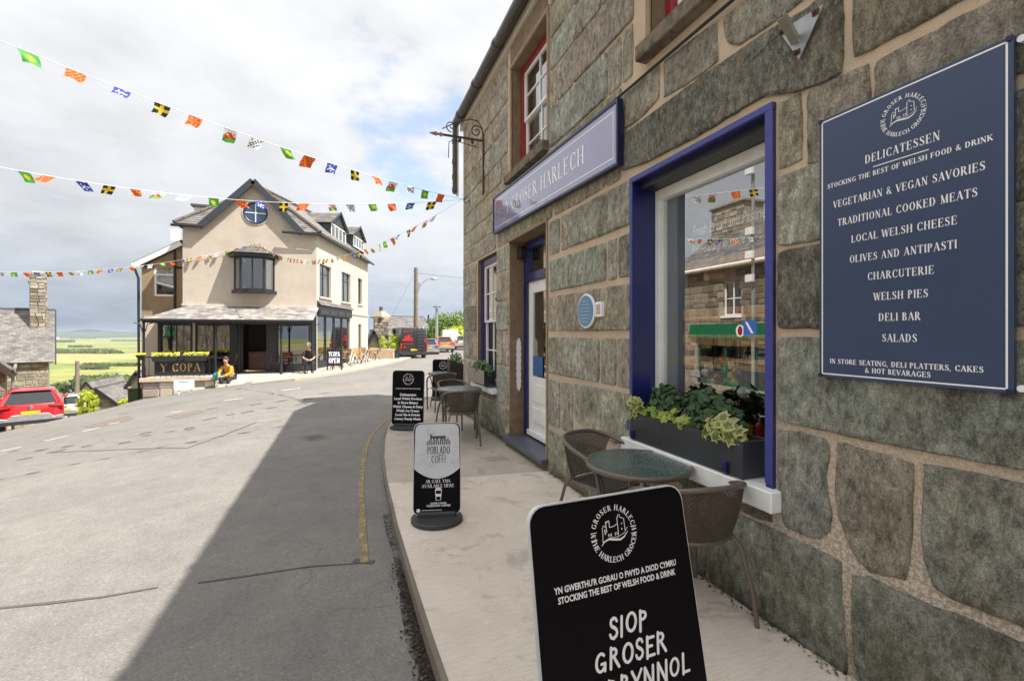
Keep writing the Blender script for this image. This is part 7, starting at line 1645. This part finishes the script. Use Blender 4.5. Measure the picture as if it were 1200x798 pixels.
# green bin, wooden pole, rails beside the terrace
p = atZ(161, HOR, 20.8); zt_ = hz(0, 454, 20.8); bn = thing('green_bin', 'dark green bin store beside the left end of the cafe terrace', 'bin', (p.x, p.y, zt_-1.3)); mb = MB(); mb.prism([(p.x-.22, p.y-.3, zt_-1.6), (p.x+.22, p.y-.3, zt_-1.6), (p.x+.26, p.y-.3, zt_-.08), (p.x-.26, p.y-.3, zt_-.08)], (0, .6, 0)); mb.build('box', M('bin_green', (.05, .11, .035), .6), bn, bevel=.02); mb = MB(); mb.prism([(p.x-.29, p.y-.34, zt_-.08), (p.x+.29, p.y-.34, zt_-.08), (p.x+.26, p.y-.34, zt_), (p.x-.26, p.y-.34, zt_)], (0, .68, 0)); mb.build('lid', M('bin_green', (.05, .11, .035), .6), bn, bevel=.02)
def pole(label, px, pyt, pyb, Z, r, lamp=False, steps=False, mat=POLEW, cat='pole', arms=False):
    p = atZ(px, HOR, Z); a, b = hz(0, pyt, Z), hz(0, pyb, Z)-.5; t = thing('utility_pole', label, cat, (p.x, p.y, b)); mb = MB(); mb.tube([(p.x, p.y, b), (p.x, p.y, a)], [r*1.15, r*.85], 10); mb.build('shaft', mat, t, smooth=True)
    if steps:
        mb = MB()
        for i in range(11): s = 1 if i % 2 else -1; z = a-.3-i*.42; mb.tube([(p.x, p.y, z), (p.x+.26*s*CA+.0, p.y, z)], .025, 5)
        mb.box(p.x+.1, p.x+.3, p.y-.1, p.y+.1, a-1.6, a-1.2); mb.build('climbing_step', GALV, t, 'stuff')
    if arms:
        mb = MB(); mb.box(p.x-.5, p.x+.5, p.y-.05, p.y+.05, a-.25, a-.15); mb.box(p.x-.14, p.x+.14, p.y-.14, p.y+.14, a-.9, a-.35); mb.build('crossarm', BLKT, t)
    if lamp:
        mb = MB(); mb.tube([(p.x+.1, p.y, hz(0, 345, Z)), (p.x+.35, p.y-.1, hz(0, 334, Z)), (p.x+.8, p.y-.2, hz(0, 327.5, Z)), (p.x+1.2, p.y-.3, hz(0, 326.5, Z))], .035, 6); mb.build('lamp_arm', GALV, t, smooth=True); mb = MB(); mb.ball((p.x+1.45, p.y-.36, hz(0, 326.5, Z)), .32, 10, 6, (1.1, .5, .3)); mb.build('lamp_head', GALV, t, smooth=True)
    return t
pole('tall wooden utility pole with climbing steps and a street lamp arm beyond the black van', 487.5, 314, 412, 38, .19, True, True)
pole('thin grey pole right of the tall lamp pole', 511.8, 358, 405, 58, .18, mat=GALV, arms=True); pole('small distant pole between the trees', 526.5, 376, 400, 70, .13, mat=GALV)
pole('short distant mast left of the thin grey pole', 502, 369, 400, 75, .16, mat=BLKT)
pole('weathered wooden pole standing above the roofs left of the cafe', 90.5, 423, 478, 33, .13, arms=False)
# low wall and houses right of the cafe
wy = 31.5; a, b = atZ(432, HOR, 30.5), atZ(461, HOR, 30.5); lw = thing('low_wall', 'low pale pinkish rendered wall between the cafe and the black van', 'wall', (a.x, a.y, -.3)); f = Fr((a.x, a.y, 0), b-a, up); W_ = (b-a).length; mb = MB(); mb.prism([f.p(0, -.8), f.p(W_, -.8), f.p(W_, hz(0, 410.5, 30.5)), f.p(0, hz(0, 409, 30.5))], -f.N*.25); mb.build('wall', M('pinkish_render', (.50, .37, .27), .9, bs=30), lw); mb = MB(); mb.prism([f.p(-.03, hz(0, 409, 30.5)), f.p(W_+.03, hz(0, 410.5, 30.5)), f.p(W_+.03, hz(0, 410.5, 30.5)+.07), f.p(-.03, hz(0, 409, 30.5)+.07)], -f.N*.3); mb.build('coping', RENDER, lw)
g_t = thing('dark_gate', 'dark wooden gate between the pinkish wall and the black van', 'gate', tuple(atZ(464.5, HOR, 31))); c = atZ(464.5, HOR, 31)
for i in range(4): mb = MB(); mb.box(c.x-.22+.11*i, c.x-.12+.11*i, c.y, c.y+.04, -.5, hz(0, 410, 31)); mb.build('board', BLKT, g_t)
def zhouse(label, Z, pxl, pxr, pye, pyr, axis_, wall, depth=8, **k): return hill_house(label, Z, pxl, pxr, pye, pyr, axis_, wall, depth=depth, **k)
hc = zhouse('grey slate roofed cottage behind the pinkish wall', 36, 418, 457, 428, 388, 'y', RENDERW, depth=5, tw=.35)
p = atZ(446.5, HOR, 38); cz0 = thing('stone_chimney', 'square stone chimney stack with a pyramid cap right of the cafe', 'chimney', (p.x, p.y, 0)); zt_, zb_ = hz(0, 373, 38), hz(0, 396, 38); mb = MB(); w_ = .58; mb.box(p.x-w_, p.x+w_, p.y-w_, p.y+w_, zb_-1.2, zt_); mb.build('stack', RMORT, cz0)
rubble('stones', Fr((p.x-w_, p.y-w_-.01, 0), (1, 0, 0), up), 2*w_, zb_-1.2, zt_, RUBB, cz0, .26, lw=(.3, .6), pr=.06); mb = MB(); k = len(mb.v); mb.lathe([(w_*1.5, zt_), (w_*1.5, zt_+.12), (.35, zt_+.6)], (p.x, p.y, 0), 4); mb.build('cap', RMORT, cz0); mb = MB(); mb.lathe([(.13, zt_+.6), (.15, zt_+.95)], (p.x, p.y, 0), 8); mb.build('pot', RIDGE, cz0)
zhouse('white walled house with a hipped slate roof behind the black van', 50, 452, 500, 385, 371.5, 'x', WHITE, depth=8, tw=.5)
bp_ = atZ(461, HOR, 33); tree('small_bush', 'yellow flowering bush behind the pinkish wall', (bp_.x-.2, bp_.y, hz(0, 413, 33)), 1.3, .7, 1500, .09, LIME, False); bp_ = atZ(457, HOR, 36); tree('small_bush', 'dark green bush left of the black van', (bp_.x+.2, bp_.y, hz(0, 413, 36)), 2.0, .6, 600, .14, DKL, False)
for i, (px, pt, Z, r, mt, lab) in enumerate([(500, 381, 72, 3.6, TREEL, 'leftmost green tree beyond the parked cars'), (513, 377, 70, 3.0, HEDGE, 'green tree just right of the thin grey pole'), (531, 370, 66, 3.9, TREEL, 'tallest light green tree beyond the parked cars'), (541, 386, 60, 2.4, LIME, 'bright yellow green tree beside the far corner of the shop'), (520, 384, 76, 4, DKL, 'darker green tree in the middle behind the parked cars'), (549, 376, 72, 4, TREEL, 'green tree half hidden by the far corner of the shop')]):
    p = atZ(px, HOR, Z); zt_ = hz(0, pt, Z); zb_ = -.6; tree('roadside_tree', lab, (p.x, p.y, zb_), zt_-zb_, r, 6500, .32, mt, group='trees at the end of the street', crown_z=.5)
mb = MB(); p, q = atZ(487.5, HOR, 38), C1; mb.tube([(p.x, p.y, hz(0, 318, 38)), (C1.x+1.5, C1.y+2, 2.3)], .012, 4); tag(mb.build('overhead_cable', BLKT, None), 'thin cable sloping down from the tall lamp pole towards the cafe', 'cable')
mb = MB(); mb.tube([(p.x, p.y, hz(0, 320, 38)), (p.x+15, p.y+2, hz(0, 330, 38)), (p.x+30, p.y+4, hz(0, 320, 38))], .012, 4); tag(mb.build('overhead_cable', BLKT, None), 'thin cable running right from the tall lamp pole behind the shop', 'cable')
# hedgerows and copses on the plain
mb = MB(); mb.tint = 1
for L_ in range(24):
    Z = 520*(1.10**L_)*random.uniform(.97, 1.03); px = random.uniform(-60, 170); ln = random.uniform(20, 120)
    if Z > 7000: Z = random.uniform(500, 3000)
    s_ = random.uniform(4, 8)*(1 if Z < 2500 else 1.7)
    for i in range(int(90*ln/60)):
        q = atZ(px+random.uniform(-ln/2, ln/2), HOR, Z+random.gauss(0, Z*.006)); z = G(q.x, q.y)
        for j in range(5):
            c = V((q.x, q.y, z+s_*.5))+V((random.gauss(0, s_*.5), random.gauss(0, s_*.5), random.uniform(-.4, .5)*s_)); sz_ = s_*random.uniform(.3, .6); a_ = random.random()*3.1; mb.tint = (random.random(), 0, 0)
            mb.poly([c+V((cos(a_)*sz_, sin(a_)*sz_, 0)), c+V((0, 0, sz_*.8)), c-V((cos(a_)*sz_, sin(a_)*sz_, 0)), c-V((0, 0, sz_*.8))])
mb.build('hedgerows', leaf_mat('far_hedge_foliage', (.085, .11, .045), (.17, .19, .075)), None, 'stuff')

# ================================================================== THE TERRACE OPPOSITE (seen mirrored in the shop window)
xo, y0o, y1o, zeo = -10.3, -4.0, 18.3, 4.4
op = thing('terrace_opposite', 'stone terrace with slate roof and green shopfront, mirrored in the big shop window', 'building', (xo, 6, -1)); fo_ = Fr((xo, y1o, 0), (0, -1, 0), up)
fo_ = Fr((xo, y0o, 0), (0, 1, 0), up); W_ = y1o-y0o; OPS = []
for i in range(7): a = 2.0+i*2.7; OPS += [(a, a+.95, 2.3, 3.75)]
SH = (W_-6.3, W_-1.6, -.7, 1.35); OPS += [(2.2, 3.2, -.1, 1.3), (5.2, 6.2, -.1, 1.3), (8.2, 9.2, -.1, 1.3), (10.9, 11.9, -1, 1.3), SH]
mb = MB(); facade(mb, fo_, W_, -2, zeo, OPS, .2); mb.poly([(xo, y1o, -2), (xo-6, y1o, -2), (xo-6, y1o, zeo), (xo-3, y1o, zeo+2.4), (xo, y1o, zeo)]); mb.poly([(xo, y0o, -2), (xo-6, y0o, -2), (xo-6, y0o, zeo), (xo-3, y0o, zeo+2.4), (xo, y0o, zeo)]); mb.build('wall', RMORT, op)
rubble('wall_stones', fo_, W_, -1.5, zeo, M('brown_rubble', (.24, .19, .135), .9, var=.35, vs=3, tint=True), op, .3, holes=OPS, lw=(.25, .7))
for o in OPS[:-2]: win(fo_, *o, op, WHITE, .07, 2, None, d=-.1, rows2=2, sill=WHITE)
win(fo_, *SH, op, M('dark_green_paint', (.01, .10, .05), .4), .09, 3, None, d=-.1, name='shop_window'); mb = MB(); fbar(mb, fo_, SH[0]-.3, SH[1]+.3, 1.38, 1.95, .04, .14); mb.build('shop_fascia', M('green_fascia', (.01, .14, .06), .4, var=0), op)
mb = MB(); c = fo_.p(lerp(SH[0], SH[1], .45), 1.66, .15); mb.poly([c+V((0, .22*cos(i*pi/8), .25*sin(i*pi/8))) for i in range(16)]); mb.build('shield', PRINTW, op); mb = MB(); mb.poly([c+V((.004, .12*cos(i*pi/8), .2*sin(i*pi/8))) for i in range(16)]); mb.build('shield_red', RED, op)
slates('roof_slates', (xo+.3, y1o+.15, zeo), (xo+.3, y0o-.15, zeo), (xo-3, y0o-.15, zeo+2.4), (xo-3, y1o+.15, zeo+2.4), .32, .22, SLATE, op); mb = MB(); mb.poly([(xo-3, y0o, zeo+2.4), (xo-3, y1o, zeo+2.4), (xo-6.3, y1o, zeo), (xo-6.3, y0o, zeo)]); mb.build('roof_back', RIDGE, op)
mb = MB(); mb.tube([(xo+.3, y0o, zeo-.02), (xo+.3, y1o, zeo-.02)], .07, 8); mb.build('gutter', WHITE, op, smooth=True)
for cy in (y1o-1.2, y1o-10.5):
    mb = MB(); mb.box(xo-3.4, xo-2.2, cy-1.0, cy+1.0, zeo+1.0, zeo+3.3); co = mb.build('chimney', RMORT, op); rubble('chimney_stones', Fr((xo-2.19, cy-1.0, 0), (0, 1, 0), up), 2.0, zeo+1.0, zeo+3.1, RUBB, co, .24, lw=(.2, .5)); mb = MB(); mb.box(xo-3.5, xo-2.1, cy-1.1, cy+1.1, zeo+3.3, zeo+3.45); mb.build('chimney_cap', RMORT, co, bevel=.03); mb = MB(); mb.lathe([(.17, zeo+3.45), (.13, zeo+3.9), (.17, zeo+4.05)], (xo-2.8, cy, 0), 12); mb.build('chimney_pot', M('buff_clay', (.5, .3, .12), .8), co, smooth=30)
pl_ = thing('lamp_post', 'grey post with small boxes, mirrored in the big shop window', 'post', (-6.6, 10.3, -1)); mb = MB(); mb.tube([(-6.6, 10.3, -1.2), (-6.6, 10.3, 6.6)], .05, 10); mb.build('shaft', GALV, pl_, smooth=True)
for z in (6.4, 4.6, 3.9, 3.2): mb = MB(); mb.box(-6.53, -6.4, 10.18, 10.42, z-.11, z+.11); mb.build('junction_box', WHITE, pl_, bevel=.01)
mb = MB(); mb.box(-6.5, -6.46, 10.08, 10.52, 1.5, 1.95); sgn = mb.build('road_sign', BM['blue'], pl_); mb = MB(); mb.poly([(-6.455, 10.15, 1.56), (-6.455, 10.23, 1.56), (-6.455, 10.45, 1.9), (-6.455, 10.37, 1.9)]); mb.build('sign_mark', PRINTW, sgn)

# ================================================================== BUNTING
FM = {k: M('flag_'+k, c_, .7, var=.05) for k, c_ in (('green', (.08, .42, .06)), ('yellow', (.75, .55, .03)), ('red', (.62, .05, .02)), ('orange', (.80, .25, .02)), ('blue', (.03, .06, .38)), ('white', (.75, .75, .77)), ('black', (.02, .02, .025)))}
for m_ in FM.values():
    t = m_.node_tree; b = t.nodes['Principled BSDF']; out = [n for n in t.nodes if n.type == 'OUTPUT_MATERIAL'][0]; tl = nd(t, 'ShaderNodeBsdfTranslucent'); mx = nd(t, 'ShaderNodeMixShader'); mx.inputs[0].default_value = .35
    src = b.inputs['Base Color'].links[0].from_socket; t.links.new(src, tl.inputs[0]); t.links.new(b.outputs[0], mx.inputs[1]); t.links.new(tl.outputs[0], mx.inputs[2]); t.links.new(mx.outputs[0], out.inputs[0])
FK = list(FM); fi = {k: i for i, k in enumerate(FK)}; FML = [FM[k] for k in FK]; NX, NY = 8, 8
def fcol(kind, i, j):          # i across 0..7, j down 0..7
    if kind == 'green': return 'yellow' if abs(i-3.5)+abs(j-3.5) < 2.6 else 'green'
    if kind == 'quarters': return ('orange' if (i < 4) == (j < 4) else 'red') if not (1 <= i % 4 <= 2 and 1 <= j % 4 <= 2) else ('red' if (i < 4) == (j < 4) else 'orange')
    if kind == 'blue': return 'white' if (i+2*j) % 7 == 2 and 1 <= i <= 6 or (2 <= i <= 5 and j == 4) else 'blue'
    if kind == 'cross': return 'yellow' if i in (3, 4) or j in (3, 4) else 'black'
    if kind == 'red': return 'orange' if (i*3+j*5) % 7 < 3 else 'red'
    if kind == 'dragon':
        if 2 <= j <= 5 and 1 <= i <= 6 and (i+j) % 4 != 0: return 'red'
        return 'white' if j < 4 else 'green'
    if kind == 'white': return 'black' if (i*5+j*3) % 8 < 3 and 1 <= i <= 6 and 1 <= j <= 6 else 'white'
SEQ = ['white', 'green', 'red', 'blue', 'cross', 'quarters', 'dragon']
def flag(par, p, d, size, kind, sway, curl):
    mb = MB(); side = d.cross(up).normalized(); dn = (-up+side*sway[0]+d*sway[1]).normalized(); k = 0; w_ = size
    for j in range(NY+1):
        for i in range(NX+1):
            u, v = i/NX, j/NY; q = p+d*(u-.5)*w_*(1-.10*v)+dn*v*size*.95+side*(sin(u*5+v*3+curl)*.14*v*size+curl*.03*v); q += d*(sin(v*3+curl*2)*.08*v*size)
            mb.v.append(tuple(q))
    for j in range(NY):
        for i in range(NX): a = j*(NX+1)+i; mb.mi = fi[fcol(kind, i, j)]; mb.face([a, a+1, a+NX+2, a+NX+1])
    return mb.build('flag', FML, par, smooth=True)
def through(A_, B_, k, sag): u0 = 1/k; return A_+(B_+up*sag*4*u0*(1-u0)-A_)*k
def bunting(label, A_, B_, sag, n, size, start=0, skipto=0, seed=1, wild=.6, t1=1.0):
    t = thing('bunting', label, 'bunting', tuple(A_), group='strings of small flags across the street'); rnd_ = random.Random(seed); mb = MB(); pts = []
    f = lambda u: A_.lerp(B_, u)-up*sag*4*u*(1-u)
    mb.tube([f(i/60) for i in range(61)], .004, 4); mb.build('cord', PRINTW, t)
    for i in range(n):
        u = (i+.6)/n*t1
        if u < skipto: continue
        p_ = f(u+rnd_.uniform(-.1, .1)/n); d = (f(min(1, u+.01))-f(max(0, u-.01))).normalized(); flag(t, p_, d, size*rnd_.uniform(.9, 1.1), SEQ[(start-i) % 7], (rnd_.uniform(-wild, wild), rnd_.uniform(-wild, wild)), rnd_.uniform(-2, 2))
    return t
AN = V((WX-.14, hk.y, hk.z+.03)); gp = FR.p(fa(303), fz(303, 285), .1)
B1 = atZ(0, 48, 4.15); d1 = (B1-AN); bunting('nearest string of flags, rising from the shop corner to the top left', AN, through(AN, B1, 1.75, .42), .42, 30, .15, 3, .03, 11)
B2 = atZ(0, 196, 6.6); d2 = (B2-AN); bunting('middle string of flags, from the shop corner to the left picture edge', AN, through(AN, B2, 1.5, .60), .60, 29, .15, 5, .03, 5)
bunting('string of flags from the shop corner to the cafe gable', AN+V((0, 0, .02)), gp, .95, 42, .17, 2, .04, 8, .6)
B3 = atZ(-60, 316, 17); bunting('lowest string of flags, from the cafe gable to the left picture edge', gp, B3, .55, 30, .18, 4, .02, 9)

# ================================================================== AIR
hz_ = MB(); hz_.box(-9800, 9800, -400, 9900, -58, 13); m, t, b = newmat('haze'); t.nodes.remove(b); o = [n for n in t.nodes if n.type == 'OUTPUT_MATERIAL'][0]; pv = nd(t, 'ShaderNodeVolumePrincipled'); pv.inputs['Density'].default_value = 6e-5; pv.inputs['Color'].default_value = (.80, .88, 1, 1); t.links.new(pv.outputs[0], o.inputs['Volume'])
hz_.build('haze', m, None, 'stuff')
